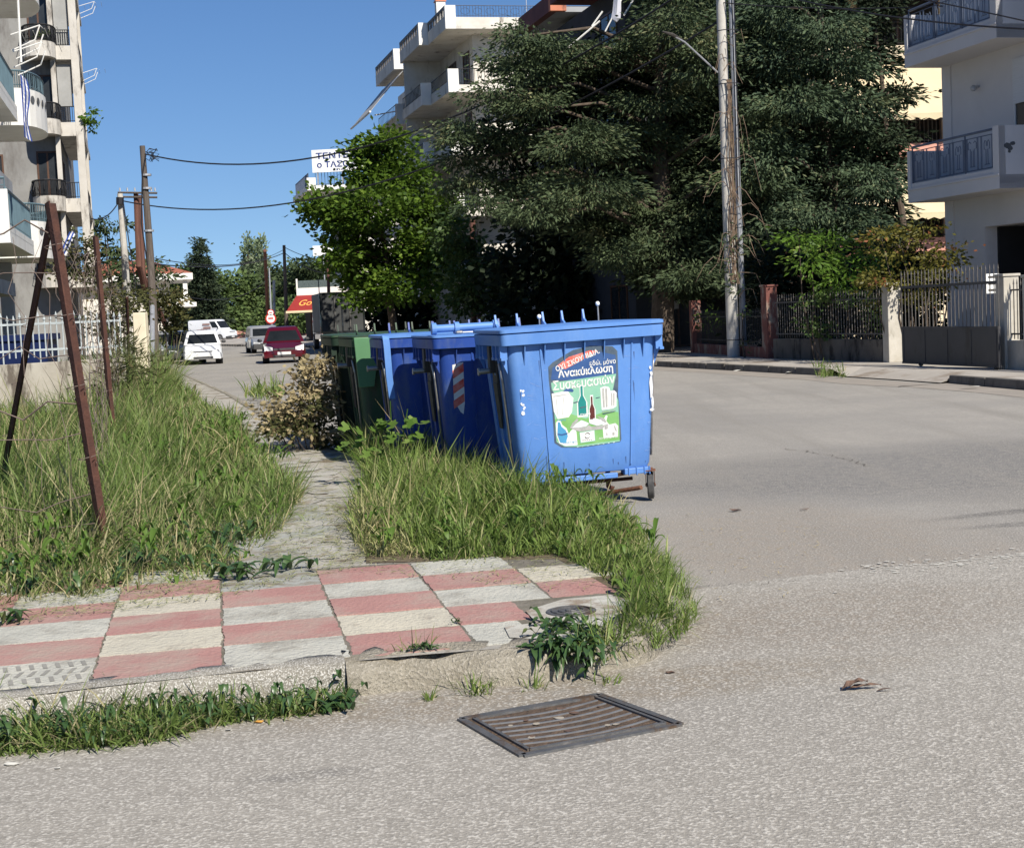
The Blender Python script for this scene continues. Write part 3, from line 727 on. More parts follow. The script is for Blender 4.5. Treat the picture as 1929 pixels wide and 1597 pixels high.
# curved edge of the third bin's lid folded down its front
g = MB()
pr = [(-.70, -.50, 1.40), (-.70, -.56, 1.395), (-.70, -.60, 1.36), (-.695, -.605, 1.28), (-.685, -.59, 1.0), (-.665, -.57, .80)]
for w0, w1 in ((0, .06),):
    g.loft([[(x + w0, y, z), (x + w1, y, z), (x + w1, y + .025, z - .01), (x + w0, y + .025, z - .01)] for x, y, z in pr])
g.build('folded_lid_edge', M['bin'], b3, local=True, smooth='auto')
g = MB(); g.hexa([(-.66, -.58, .86), (-.50, -.58, .86), (-.50, -.565, .86), (-.66, -.565, .86), (-.69, -.595, 1.37), (-.42, -.595, 1.37), (-.42, -.57, 1.37), (-.69, -.57, 1.37)])
g.build('hanging_flap', mat('sunlit_green_plastic', (.10, .23, .11), .5, (.085, .20, .095), 3), b4, local=True, bevel=.006)  # paler copy of the green: sunlight on the flap put into its colour

# ---- surface frame on the near bin's front
zc = .80
def face(x, z, off=.0):          # local point on the front face
    sl = (.505 - .42) / 1.04
    n = Vector((0, -1, -sl)).normalized()
    return Vector((x, -body_hy(z), z)) + n * off
def FM(x, z, off):               # text matrix: x right, y up the face, z out of it
    up = (face(0, 1, 0) - face(0, 0, 0)).normalized(); n = Vector((0, -1, -(.505 - .42) / 1.04)).normalized(); rt = Vector((1, 0, 0))
    Mx = Matrix((rt, up, n)).transposed().to_4x4(); Mx.translation = face(x, z, off); return Mx
# sticker coordinates: u 0..1 from left to right, v 0..1 from top to bottom (0.575 m by 0.76 m)
SX0, SX1, SZ0, SZ1 = -.300, .305, 1.222, .465
def su(u, v, off): return face(SX0 + (SX1 - SX0) * u, SZ0 + (SZ1 - SZ0) * v, off)
def blob(g, pts, off): g.poly([su(u, v, off) for u, v in pts])
flat = lambda n, c, c2=None, s=8: mat(n, c, .45, c2 or tuple(x * .85 for x in c), s)
LB = M
mS = {'edge': flat('poster_dark_border', (.055, .085, .13), (.10, .13, .16), 14), 'navy': flat('poster_blue', (.035, .085, .23), (.05, .11, .27), 12), 'mint': flat('poster_mint', (.22, .46, .33), (.27, .50, .36), 7),
      'green': flat('poster_leaf_green', (.16, .38, .11), (.22, .44, .16), 9), 'red': flat('poster_red', (.62, .06, .04), (.72, .25, .2), 15), 'white': flat('poster_white', (.76, .76, .73), (.66, .66, .62), 14),
      'teal': flat('poster_teal', (.02, .25, .23), (.015, .19, .18)), 'bottle': flat('poster_brown', (.11, .03, .025)), 'grey': flat('poster_grey', (.32, .32, .30), (.45, .44, .42), 30), 'cyan': flat('poster_sky_blue', (.08, .32, .55)),
      'scuff': flat('scuffed_white', (.72, .74, .76), (.6, .62, .65), 40), 'black': flat('poster_black', (.03, .03, .03))}
g = MB(); blob(g, [(0, .30), (0, .17), (.06, .13), (.36, .02), (.62, -.01), (.93, .01), (1, .06), (1, .34), (.985, .5), (1.0, .62), (1.01, .96), (.99, .985), (.42, 1.01), (.14, .99), (.04, .94), (.03, .6)], .0015)
stk = g.build('poster', mS['edge'], b1, local=True)
def sp(name, key, polys, off):
    g = MB()
    for k, p in enumerate(polys): blob(g, p, off + k * .00006)
    return g.build(name, mS[key], stk, local=True)
sp('blue_field', 'navy', [[(.03, .30), (.06, .18), (.40, .06), (.72, .05), (.97, .10), (.97, .31), (.5, .335)]], .0022)
sp('mint_field', 'mint', [[(.03, .33), (.5, .31), (.97, .29), (.93, .40), (.91, .46), (.95, .50), (.985, .56), (.985, .98), (.40, 1.0), (.18, .985), (.07, .93), (.055, .6), (.07, .44), (.035, .40)]], .0026)
sp('green_field', 'green', [[(.06, .70), (.3, .66), (.5, .72), (.8, .66), (.98, .68), (.985, .965), (.40, .985), (.18, .97), (.08, .92)]], .0030)
sp('red_band', 'red', [[(.12, .165), (.30, .085), (.60, .035), (.72, .045), (.40, .155), (.24, .205)]], .0034)
def words(body, u, v, hgt, wid, rot=0.0, key='white', bold=.03, off=.0042, name='lettering'):
    x = SX0 + (SX1 - SX0) * u; z = SZ0 + (SZ1 - SZ0) * v
    return text_obj(body, hgt, FM(x, z, off) @ Matrix.Rotation(rot, 4, 'Z'), mS[key], name, stk, bold=bold, width=wid)
# words() gives world-less local matrices, so link them locally
_link = link
def link_local(me, name, m, parent=None, local=False, base=None): return _link(me, name, m, parent, True, base)
link = link_local
words('ΟΧΙ ΣΚΟΥΠΙΔΙΑ.', .42, .12, .042, .40, .30, bold=.022)
words('εδώ, μόνο', .78, .165, .050, .23, .02, bold=.010)
words('Ανακύκλωση', .53, .245, .078, .48, .035, bold=.026)
words('Συσκευασιών', .50, .348, .076, .54, .035, bold=.018, off=.0046)
words('ΧΑΡΤΙ', .15, .715, .014, .075, 0, key='cyan', bold=.01)
words('ΓΥΑΛΙ', .50, .675, .016, .085, 0, bold=.03, off=.0056)
words('ΑΛΟΥΜΙΝΙΟ', .84, .66, .015, .12, .03, key='grey', bold=.01)
words('ΠΛΑΣΤΙΚΟ', .25, .945, .015, .13, 0, key='cyan', bold=.01)
words('ΛΕΥΚΟΣΙΔΗΡΟΣ', .82, .93, .015, .17, .03, bold=.01)
link = _link
sp('paper_stack', 'white', [[(.03, .44), (.26, .42), (.30, .47), (.34, .50), (.31, .64), (.26, .69), (.10, .70), (.05, .62)]], .0036)
sp('paper_lines', 'grey', [[(.05, .465), (.28, .455), (.28, .46), (.05, .475)], [(.09, .50), (.10, .66), (.105, .66), (.097, .50)], [(.19, .49), (.17, .66), (.175, .66), (.20, .49)]], .0040)
sp('paper_shadow', 'navy', [[(.19, .425), (.24, .40), (.32, .405), (.35, .425), (.33, .44), (.26, .43)]], .0041)
def bottle(cx, vt, vb, hw, neck):
    return [(cx - neck, vt), (cx + neck, vt), (cx + neck, vt + (vb - vt) * .33), (cx + hw, vt + (vb - vt) * .55), (cx + hw, vb), (cx - hw, vb), (cx - hw, vt + (vb - vt) * .55), (cx - neck, vt + (vb - vt) * .33)]
sp('green_bottle_outline', 'white', [bottle(.46, .375, .70, .075, .028)], .0036)
sp('green_bottle', 'teal', [bottle(.46, .385, .68, .058, .016)], .0044)
sp('brown_bottle_outline', 'white', [bottle(.60, .485, .76, .05, .022)], .0038)
sp('brown_bottle', 'bottle', [bottle(.60, .50, .73, .036, .012)], .0046)
sp('can_outline', 'white', [[(.73, .42), (.80, .405), (.86, .42), (.875, .46), (.93, .455), (.965, .48), (.955, .62), (.90, .64), (.74, .645)]], .0036)
sp('can', 'grey', [[(.755, .43), (.785, .425), (.785, .62), (.76, .62)], [(.80, .43), (.83, .43), (.825, .62), (.80, .62)], [(.885, .48), (.90, .478), (.895, .61), (.88, .61)], [(.915, .48), (.935, .485), (.925, .61), (.91, .61)]], .0042)
sp('jug_outline', 'white', [[(.07, .74), (.10, .71), (.14, .72), (.16, .76), (.22, .80), (.25, .86), (.28, .83), (.33, .80), (.36, .84), (.37, .98), (.20, .98), (.11, .95), (.07, .86)]], .0036)
sp('jug', 'cyan', [[(.10, .73), (.13, .735), (.15, .78), (.21, .82), (.235, .88), (.20, .95), (.12, .94), (.085, .86)]], .0043)
sp('jug_band', 'navy', [[(.085, .845), (.15, .855), (.235, .845), (.23, .86), (.15, .872), (.09, .86)]], .0048)
sp('tray_outline', 'white', [[(.74, .76), (.80, .70), (.82, .71), (.80, .76), (.84, .80), (.93, .79), (.97, .82), (.96, .93), (.75, .93)]], .0036)
sp('tray', 'grey', [[(.77, .80), (.82, .79), (.82, .84), (.77, .85)], [(.90, .80), (.93, .83), (.95, .88), (.92, .86)], [(.79, .88), (.81, .88), (.81, .91), (.79, .91)], [(.88, .88), (.91, .88), (.91, .91), (.88, .91)]], .0043)
sp('torn_cloud', 'scuff', [[(.30, .80), (.36, .76), (.44, .73), (.50, .75), (.55, .77), (.50, .80)], [(.55, .77), (.62, .72), (.72, .74), (.78, .79), (.66, .80)]], .0049)
sp('smoke_smudge', 'grey', [[(.27, .80), (.31, .75), (.38, .71), (.40, .73), (.31, .79), (.50, .805), (.54, .785), (.58, .805), (.78, .80), (.74, .84), (.40, .845)], [(.66, .70), (.78, .735), (.80, .78), (.75, .76)]], .0047)
sp('logo_box', 'mint', [[(.40, .85), (.625, .84), (.63, .955), (.41, .965)]], .0050)
sp('logo_box_inner', 'white', [[(.41, .857), (.617, .847), (.62, .948), (.418, .957)]], .0053)
g = MB()
for k in range(2):
    for q in range(7):
        a0 = math.radians(k * 180 + 20 + q * 20); a1 = a0 + math.radians(20); r0, r1 = .018, .026 - q * .0007
        c = (.515, .893); ux = 1 / (SX1 - SX0); uz = 1 / (SZ0 - SZ1)
        blob(g, [(c[0] + ux * r * math.cos(a), c[1] - uz * r * math.sin(a)) for r, a in ((r0, a0), (r1, a0), (r1, a1), (r0, a1))], .0056)
g.build('loop_arrow_mark', mS['black'], stk, local=True)
sp('small_print', 'black', [[(.44 + k * .03, .935), (.46 + k * .03, .934), (.46 + k * .03, .940), (.44 + k * .03, .941)] for k in range(5)], .0056)
sp('border_print', 'scuff', [[(.36 + k * .075, .997 - k * .002), (.385 + k * .075, .995 - k * .002), (.385 + k * .075, 1.001 - k * .002), (.36 + k * .075, 1.003 - k * .002)] for k in range(8)], .0022)
sp('crease', 'edge', [[(.33, .545), (.40, .535), (.40, .545), (.35, .553)], [(.66, .515), (.72, .51), (.72, .516), (.66, .522)], [(.74, .68), (.95, .665), (.90, .675), (.76, .69)], [(.42, .60), (.52, .59), (.52, .597), (.44, .61)]], .0058)
# flaked white remains of older stickers
g = MB(); rr = random.Random(9)
def flake(x, z, w, h):
    n = 9; g.poly([face(x + w * (1 + rr.uniform(-.3, .3)) * math.cos(2 * math.pi * k / n), z + h * (1 + rr.uniform(-.25, .25)) * math.sin(2 * math.pi * k / n), .0016) for k in range(n)])
for x, z, w, h in ((.592, .88, .016, .10), (.600, .76, .010, .05), (.592, .705, .018, .014), (.596, .985, .012, .02), (.590, 1.03, .010, .014),
                   (-.545, .93, .010, .010), (-.525, .925, .014, .012), (-.525, .895, .014, .012), (-.545, .83, .007, .012), (-.53, .82, .012, .008), (-.52, .80, .010, .010), (-.535, .76, .018, .016), (-.525, .79, .008, .010)):
    flake(x, z, w, h)
g.build_each('peeled_sticker', mS['scuff'], b1, local=True)
g = MB()
for k in range(26):
    x = rr.uniform(-.56, .56); z = rr.choice((rr.uniform(.30, .45), rr.uniform(.9, 1.2))); w = rr.uniform(.002, .006); h_ = rr.uniform(.05, .22)
    g.poly([face(x - w, z, .0012), face(x + w, z, .0012), face(x + w * .3, z - min(h_, z - .3 if z > .32 else .01), .0012)])
g.build_each('grime_streak', mat('bin_grime', (.045, .095, .24), .8, (.07, .12, .26), 30), b1, local=True)
g = MB()
for k in range(22):
    x = rr.uniform(-.54, .58); z = rr.uniform(.34, 1.2); a = rr.uniform(-.5, .5); l = rr.uniform(.02, .10); w = rr.uniform(.0007, .0016)
    if SX0 - .03 < x < SX1 + .03 and SZ1 - .03 < z < SZ0: x = rr.choice((-.45, .45)) + rr.uniform(-.06, .06)
    dx, dz = math.cos(a) * l, math.sin(a) * l
    g.poly([face(x, z - w, .0014), face(min(x + dx, .6), z + dz, .0014), face(x, z + w, .0014)])
g.build_each('scratch', mat('pale_scratch', (.30, .42, .68), .7), b1, local=True)
# striped warning sticker on the second bin
g = MB(); h = MB()
g.poly([face(-.535, 1.13, .002), face(-.44, 1.15, .002), (face(-.435, .80, .002)), face(-.45, .70, .002), face(-.475, .72, .002), face(-.53, .82, .002)])
w = g.build('striped_sticker', mS['white'], b2, local=True)
for z in (1.13, 1.0, .87): h.poly([face(-.535, z - .05, .003), face(-.44, z + .01, .003), face(-.437, z - .06, .003), face(-.532, z - .12, .003)])
h.build_each('red_stripe', mS['red'], w, local=True)

# rusty bars lying on the road beneath the near bin
g = MB(); a, b = G(1098, 940), W(1208, 918, 11.7); g.tube([a + Vector((0, 0, .02)), b], .020, 6)
tag(g.build('rusty_bar', M['redrust']), 'rusty brown iron bar lying aslant under the near blue container', 'iron bar')
g = MB(); a, b, c = G(1118, 958), G(1152, 944), G(1160, 941); g.tube([a + Vector((0, 0, .008)), b + Vector((0, 0, .012)), c + Vector((0, 0, .016))], .008, 6); g.ball(tuple(c + Vector((0, 0, .02))), .018)
tag(g.build('bent_rod', M['blackpl']), 'thin dark bent rod with a knobbed end on the asphalt by the grass', 'iron rod')
# ================================================================ BUILDINGS
def frame_xy(px, Y, az):
    p = W(px, 600, Y); return (p.x, p.y, 0), az
def rail(g, p0, p1, h, n, r=.012, bars=True, bottom=.08, top=.02):
    """iron railing along p0-p1 (bottom line), height h, n uprights"""
    p0, p1 = Vector(p0), Vector(p1); up = Vector((0, 0, 1))
    g.tube([p0 + up * h, p1 + up * h], top, 5); g.tube([p0 + up * bottom, p1 + up * bottom], r, 4)
    for k in range(n + 1):
        q = p0.lerp(p1, k / n); g.tube([q, q + up * h], r, 4, cap=False)
def window(t, pl, pos, a0, a1, z0, z1, fm='frame', shut=0.0, door=False, glass='glass'):
    """pl: 'u' faces the camera side, 'l' faces -b, 'r' faces +b"""
    def bx(g, a, b, c, d, near, far):
        if pl == 'u': g.box(a, b, pos - far, pos - near, c, d)
        elif pl == 'l': g.box(pos - far, pos - near, a, b, c, d)
        else: g.box(pos + near, pos + far, a, b, c, d)
    g = MB(); w = .07
    bx(g, a0, a1, z0, z0 + w, -.05, .04); bx(g, a0, a1, z1 - w, z1, -.05, .04)
    bx(g, a0, a0 + w, z0 + w, z1 - w, -.05, .04); bx(g, a1 - w, a1, z0 + w, z1 - w, -.05, .04)
    m = (a0 + a1) / 2; bx(g, m - w / 2, m + w / 2, z0 + w, z1 - w, -.05, .03)
    f = g.build('window', M[fm], t, local=True)
    g = MB(); bx(g, a0 + w, a1 - w, z0 + w, z1 - w, -.04, .012); g.build('pane', M[glass], f, local=True)
    if shut > 0:
        g = MB(); bx(g, a0 + .02, a1 - .02, z1 - (z1 - z0) * shut, z1 - .01, .03, .05); g.build('roller_shutter', M['shutter'], f, local=True)
def slab_box(t, name, m, b0, b1, u0, u1, z0, z1, **k):
    g = MB(); g.box(b0, b1, u0, u1, z0, z1); return g.build(name, M[m] if isinstance(m, str) else m, t, local=True, **k)

# ---- white apartment block with stepped corner balconies (middle distance)
c0 = W(838, 22, 72)
C = thing('apartment_building', 'white apartment block with stepped corner balconies and a blue roof railing, behind the cedar', 'building', (c0.x, c0.y, 0), math.radians(14.3))
g = MB(); g.box(1.62, 17, 1.45, 22, 0, 15.25); wall = g.build('wall', M['oldwhite'], C, local=True)
LV = [16.28, 13.3, 10.35, 7.4, 4.45]
for k, zt in enumerate(LV):
    zb = zt - 1.1
    g = MB()
    g.box(0.0, 14, 0.0, 1.46, zb, zb + .2); g.box(.0, 1.63, 1.462, 4.2, zb + .001, zb + .199); g.box(-.47, 1.63, 4.202, 9.6, zb, zb + .2); g.box(-.5, 1.63, 11.3, 17.4, zb, zb + .2)
    g.box(.05, 14, .03, .12, zb + .2, zb + (.55 if k == 0 else .35))
    sl = g.build('balcony', M['oldwhite'], C, local=True)
    for (b0, b1, u0, u1) in ((-.003, .52, -.004, .25), (-.474, .045, 4.196, 4.45), (-.504, .0, 11.296, 11.55), (5.4, 6.0, -.004, .25)):
        slab_box(sl, 'parapet_block', 'white', b0, b1, u0, u1, zb - .002, zt)
    for (bb, u0, u1) in ((0, .25, 4.19), (-.47, 4.45, 9.6), (-.5, 11.55, 17.4)):
        slab_box(sl, 'side_parapet', 'oldwhite', bb - .002, bb + .1, u0, u1, zb - .003, zb + (.62 if k == 0 else .5))
        g = MB()
        if k == 0:
            n = int((u1 - u0) / .62); g.box(bb, bb + .08, u0, u1, zt - .12, zt)
            for q in range(n + 1):
                u = u0 + (u1 - u0) * q / n; g.box(bb + .01, bb + .07, max(u0, u - .04), min(u1, u + .04), zb + .62, zt - .12)
            for q in range(n * 4): u = u0 + (u1 - u0) * (q + .5) / (n * 4); g.box(bb + .03, bb + .05, u - .012, u + .012, zb + .62, zt - .12)
            g.build('side_railing', M['greyrail'], sl, local=True)
        else:
            rail(g, (bb + .05, u0, zb + .5), (bb + .05, u1, zb + .5), .6, 14, .012); g.build('side_railing', M['blackrail'], sl, local=True)
    g = MB()
    if k == 0:
        rail(g, (.52, .08, zb + .55), (5.4, .08, zb + .55), .55, 34, .012, top=.022); rail(g, (6.0, .08, zb + .55), (14, .08, zb + .55), .55, 50, .012)
        for q in range(7): g.tube([(1.0 + q * .62 + .22 * math.cos(a * .785), .08, zb + .84 + .16 * math.sin(a * .785)) for a in range(9)], .010, 4)
    else: rail(g, (.52, .08, zb + .35), (5.4, .08, zb + .35), .75, 30, .012)
    g.build('front_railing', M['bluerail'] if k == 0 else M['blackrail'], sl, local=True)
    if k:
        zf = zb - 0 + .2
        for (u0, u1) in ((2.2, 3.6), (5.2, 7.0), (12.2, 14.4)): window(C, 'l', 1.62, u0, u1, zf, zf + 2.15, 'brownframe')
        for b0 in (7.5, 11.5): window(C, 'u', 1.45, b0, b0 + 1.6, zf + .9, zf + 2.1, 'frame', .3)
        g = MB(); g.box(-.4, 1.62, 9.0, 9.1, zf, zb + 2.95); g.build('screen_wall', M['oldwhite'], C, local=True)
# lattice screen, awning and plants on the top storey
g = MB(); zf = 12.4
for q in range(-6, 13):
    a = q * .25
    for s in (1, -1):
        b0, b1 = (a, a + 1.6) if s > 0 else (a + 1.6, a)
        zz0, zz1 = zf + .9, zf + 2.6
        g.tube([(-.4 + min(max(b0, 0), 2.0), 9.15, zz0 if 0 <= b0 <= 2 else zz0 + abs(b0 - min(max(b0, 0), 2.0)) / 1.6 * 1.7), (-.4 + min(max(b1, 0), 2.0), 9.15, zz1 if 0 <= b1 <= 2 else zz1 - abs(b1 - min(max(b1, 0), 2.0)) / 1.6 * 1.7)], .02, 4)
g.build('lattice', M['brownframe'], C, local=True)
g = MB(); g.hexa([(-2.1, 10.4, 12.75), (-.2, 10.4, 14.9), (-.2, 17.3, 14.9), (-2.1, 17.3, 12.75), (-2.1, 10.4, 12.79), (-.2, 10.4, 14.94), (-.2, 17.3, 14.94), (-2.1, 17.3, 12.79)])
aw = g.build('awning', M['awngrey'], C, local=True)
g = MB(); g.tube([(-2.12, 10.3, 12.75), (-2.12, 17.4, 12.75)], .06, 6); g.tube([(-1.7, 11.4, 12.7), (-.5, 11.4, 12.9), (-.3, 11.4, 13.3)], .035, 5); g.build('awning_bar', M['white'], aw, local=True)
ch = slab_box(C, 'chimney', 'white', .16, .62, 2.6, 3.0, 15.38, 17.0)
for q in range(3): slab_box(ch, 'chimney_cap', 'orangep', .12, .66, 2.56, 3.04, 17.002 + q * .14, 17.06 + q * .14)
g = MB(); g.tube([(4.2, .6, 15.4), (4.2, .6, 18.6)], .02, 5)
for q in range(5): g.tube([(3.8 + q * .2, .3 - .0 * q, 17.2 + .15 * q), (4.1 + q * .1, .9, 17.2 + .15 * q)], .012, 4)
g.tube([(3.8, .6, 17.3), (4.7, .6, 17.9)], .012, 4); g.ball((4.55, .5, 17.0), .22, 8, 6, (1, .4, 1)); g.build('roof_antenna', M['galv'], C, local=True)

# ---- terracotta-edged building and the dark one beside it (mostly behind the cedar)
D = thing('apartment_building', 'apartment block with a terracotta edged roof slab behind the cedar top', 'building', (W(1062, 600, 56).x, 56, 0), math.radians(14.3))
zb = 1.55 + (591 - 37) * 56 / 2800
slab_box(D, 'roof_slab', 'orangep', 0, .62, -.002, .25, zb, zb + .6)
slab_box(D, 'roof_edge', 'maroon', 0.001, .3, .252, 4.6, zb - .001, zb + .62)
slab_box(D, 'soffit', 'greywall', .301, 8, .252, 7.5, zb + .01, zb + .2)
slab_box(D, 'wall', 'dkgrey', 1.6, 9, 1.5, 9, 0, zb + .005)  # dark wall colour carries the shade behind the cedar
for k in range(4):
    window(D, 'l', 1.6, 2.2, 3.8, .3 + 3 * k, 2.4 + 3 * k, 'brownframe')
    bl_ = slab_box(D, 'balcony', 'greywall', .3, 1.6, 1.0, 5.5, 3 * k - .1 + (0 if k else .2), 3 * k + .05 + (0 if k else .2))
    g = MB(); rail(g, (.35, 1.0, 3 * k + .25), (.35, 5.5, 3 * k + .25), .9, 22); g.build('railing', M['blackrail'], bl_, local=True)
D2 = thing('apartment_building', 'apartment block coloured dark for the deep shade behind the big cedar', 'building', (W(1083, 600, 53).x, 46.5, 0), math.radians(14.3))
D2.location = (3.75, 46.6, 0); WM[D2] = Matrix.Translation((3.75, 46.6, 0)) @ Matrix.Rotation(math.radians(14.3), 4, 'Z')
zb = 1.55 + (590 - 22) * 53 / 2800
slab_box(D2, 'roof_slab', 'maroon', 0, 9, -.5, 7.0, zb, zb + .9)
slab_box(D2, 'wall', mat('shade_dark_plaster', (.055, .058, .065), .9, (.04, .042, .048), 1), 1.5, 9.5, 3.4, 12, 0, zb - .002)  # wall coloured near black to give the deep shade under the trees
for k in range(4):
    z = .15 + 3.1 * k
    window(D2, 'u', 3.4, 2.2, 3.8, z, z + 2.1, 'brownframe'); window(D2, 'u', 3.4, 5.2, 6.6, z + .9, z + 2.1, 'brownframe'); window(D2, 'l', 1.5, 4.2, 6.0, z, z + 2.2, 'brownframe')
    if k:
        b_ = slab_box(D2, 'balcony', 'dkgrey', 0, 9, 2.0, 3.4, z - .25, z - .05)
        g = MB(); rail(g, (0, 2.05, z - .05), (9, 2.05, z - .05), .95, 60); g.build('railing', M['blackrail'], b_, local=True)

# ---- cream building with cloth awnings
E0 = W(1450, 600, 48)
E = thing('apartment_building', 'cream apartment block with cream cloth awnings and pink balcony edges, behind the right cedar', 'building', (E0.x, 48, 0), math.radians(6))
slab_box(E, 'wall', 'cream', 0, 10, 1.5, 14, 0, 15.5)
for k, (zb, key) in enumerate(((2.95, 'pinkp'), (6.0, 'pinkp'), (9.12, 'cream'), (12.2, 'cream'))):
    b_ = slab_box(E, 'balcony', key, -.2, 9.5, 0, 1.5, zb, zb + .42)
    g = MB(); rail(g, (-.15, .06, zb + .42), (9.45, .06, zb + .42), .75, 70, .014); g.build('railing', M['blackrail'] if k != 1 else M['greyrail'], b_, local=True)
    for b0 in (.6, 3.7, 6.8): window(E, 'u', 1.5, b0, b0 + 2.8, zb + .42, zb + 2.6, 'brownframe', glass='dkvoid')  # wide black panes stand in for the shade under the awnings
for (zt, zl, out) in ((9.1, 7.25, .75), (12.2, 11.25, .9), (5.98, 4.10, .95)):
    g = MB(); g.hexa([(-.1, -out, zl), (9.3, -out, zl), (9.3, .2, zt - .12), (-.1, .2, zt - .12), (-.1, -out, zl + .03), (9.3, -out, zl + .03), (9.3, .2, zt - .09), (-.1, .2, zt - .09)])
    a_ = g.build('awning', M['awncream'] if zt < 12 else M['awngrey'], E, local=True)
    g = MB(); pts = []
    n = 96
    for q in range(n + 1): pts.append((-.1 + 9.4 * q / n, -out - .012, zl - .16 - .035 * math.cos(q * math.pi / 2.0)))
    for q in range(n):
        a, b = pts[q], pts[q + 1]; g.quad(a, b, (b[0], b[1], zl - .002), (a[0], a[1], zl - .002))
    g.build('valance', M['awncream'] if zt < 12 else M['awngrey'], a_, local=True)

# ---- white building on the right with wrought-iron balcony rails
R0 = W(1787, 600, 34.2)
R = thing('apartment_building', 'white shaded building at the right edge with blue wrought iron balcony railings', 'building', (R0.x, R0.y, 0), math.radians(14.8))
# local: b=0 street face, u runs from the far corner (0) toward the camera (negative)
g = MB()
def wallbox(a, b, c, d, e, f): g.box(a, b, c, d, e, f)
wallbox(0, 8, -7.2, 0, 3.5, 10.2)                      # upper storeys
wallbox(0, 8, -1.55, 0, 0, 3.5); wallbox(0, 8, -7.2, -4.8, 0, 3.499); wallbox(.001, .35, -4.8, -1.55, 2.95, 3.499)
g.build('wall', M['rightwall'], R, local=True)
slab_box(R, 'garage_interior', 'dkvoid', 1.2, 1.3, -4.8, -1.55, 0, 2.95)
slab_box(R, 'garage_shade_panel', 'dkvoid', .30, 1.2, -1.62, -1.552, 0, 2.94)  # added dark panel: shade inside the garage put into colour
slab_box(R, 'garage_ceiling', 'dkgrey', .36, 1.2, -4.8, -1.55, 3.0, 3.1)
slab_box(R, 'roller_door', mat('shade_black_door', (.012, .012, .013), .7), .95, 1.0, -4.75, -1.8, .0, 2.9)  # black door colour stands for the unlit garage inside
for k in range(2):
    zb = 3.62 + k * 3.02
    g = MB()
    g.box(-.95, 0, -3.6, .0, zb, zb + .28)
    g.box(-.93, -.83, -3.35, -.02, zb + .28, zb + .42)
    b_ = g.build('balcony', M['rightwall'], R, local=True)
    g = MB(); g.box(-.952, -.8, -3.6, -3.38, zb + .281, zb + 1.27); g.box(-.953, 0, -3.6, -3.48, zb - .002, zb + 1.272); g.build('end_parapet', M['rightwall'], b_, local=True)
    slab_box(b_, 'far_parapet', 'rightwall', -.952, 0, -.12, .004, zb - .003, zb + 1.15)
    slab_box(b_, 'ledge', 'rightwall', -.975, -.951, -3.6, .004, zb + .27, zb + .31)
    # wrought iron panels
    g = MB(); x = -.90; z0 = zb + .46; z1 = zb + 1.17; u0, u1 = -3.36, -.14
    g.tube([(x, u0, z1 + .06), (x, u1, z1 + .06)], .028, 6); g.tube([(x, u0, z1 - .04), (x, u1, z1 - .04)], .010, 4); g.tube([(x, u0, z0), (x, u1, z0)], .012, 4)
    for q in range(4): uu = u0 + (u1 - u0) * q / 3; g.tube([(x, uu, zb + .42), (x, uu, z1 + .06)], .018, 5)
    for q in range(6):
        ca = u0 + (u1 - u0) * (q + .5) / 6; w = (u1 - u0) / 6
        for s in (-1, 1):
            for off in (.05, .085): g.tube([(x, ca + s * (w / 2 - off), z0), (x, ca + s * (w / 2 - off), z1 - .04)], .009, 4, cap=False)
            if q % 2 == 0:
                g.tube([(x, ca + s * .035, z0 + .08), (x, ca + s * .035, z1 - .32), (x, ca + s * .10, z1 - .32), (x, ca + s * .10, z1 - .20), (x, ca + s * .07, z1 - .14), (x, ca + s * .02, z1 - .16), (x, ca + s * .02, z1 - .26)], .009, 4)
            else:
                g.tube([(x, ca + s * .07, z0 + .08), (x, ca + s * .07, z1 - .26), (x, ca + s * .15, z1 - .26), (x, ca + s * .15, z1 - .14), (x, ca + s * .10, z1 - .10), (x, ca + s * .05, z1 - .14)], .009, 4)
                g.tube([(x, ca + s * .03, z0 + .08), (x, ca + s * .03, z1 - .30)], .009, 4)
        g.tube([(x, ca - .09, z0 + .08), (x, ca + .09, z0 + .08)], .009, 4)
    g.build('railing', M['bluerail'], b_, local=True)
    zf = zb + .28
    if k < 2:
        window(R, 'l', 0, -5.4, -2.75, zf + .001, zf + 2.45, 'frame', .38)
        g = MB(); g.tube([(-.02, -1.45, zf + 2.1), (-.10, -1.45, zf + 2.08)], .03, 8); g.ball((-.14, -1.45, zf + 2.06), .07, 10, 8); g.build('wall_lamp', M['galv'], R, local=True)
slab_box(R, 'corner_band', 'rightwall', -.03, .0, -.35, .003, 0, 10.1)
# patch of flaked plaster on the balcony end
g = MB(); rr = random.Random(4)
for q, (a, b, r) in enumerate(((.20, .86, .07), (.32, .90, .05), (.26, .80, .05), (.24, .74, .03))):
    g.poly([(-.953 + a + r * 1.3 * math.cos(k * .9), -3.6035 - q * .0005, 3.62 + b + r * math.sin(k * .9) * rr.uniform(.7, 1.2)) for k in range(7)])
g.build('bare_patch', M['dkgrey'], R, local=True)

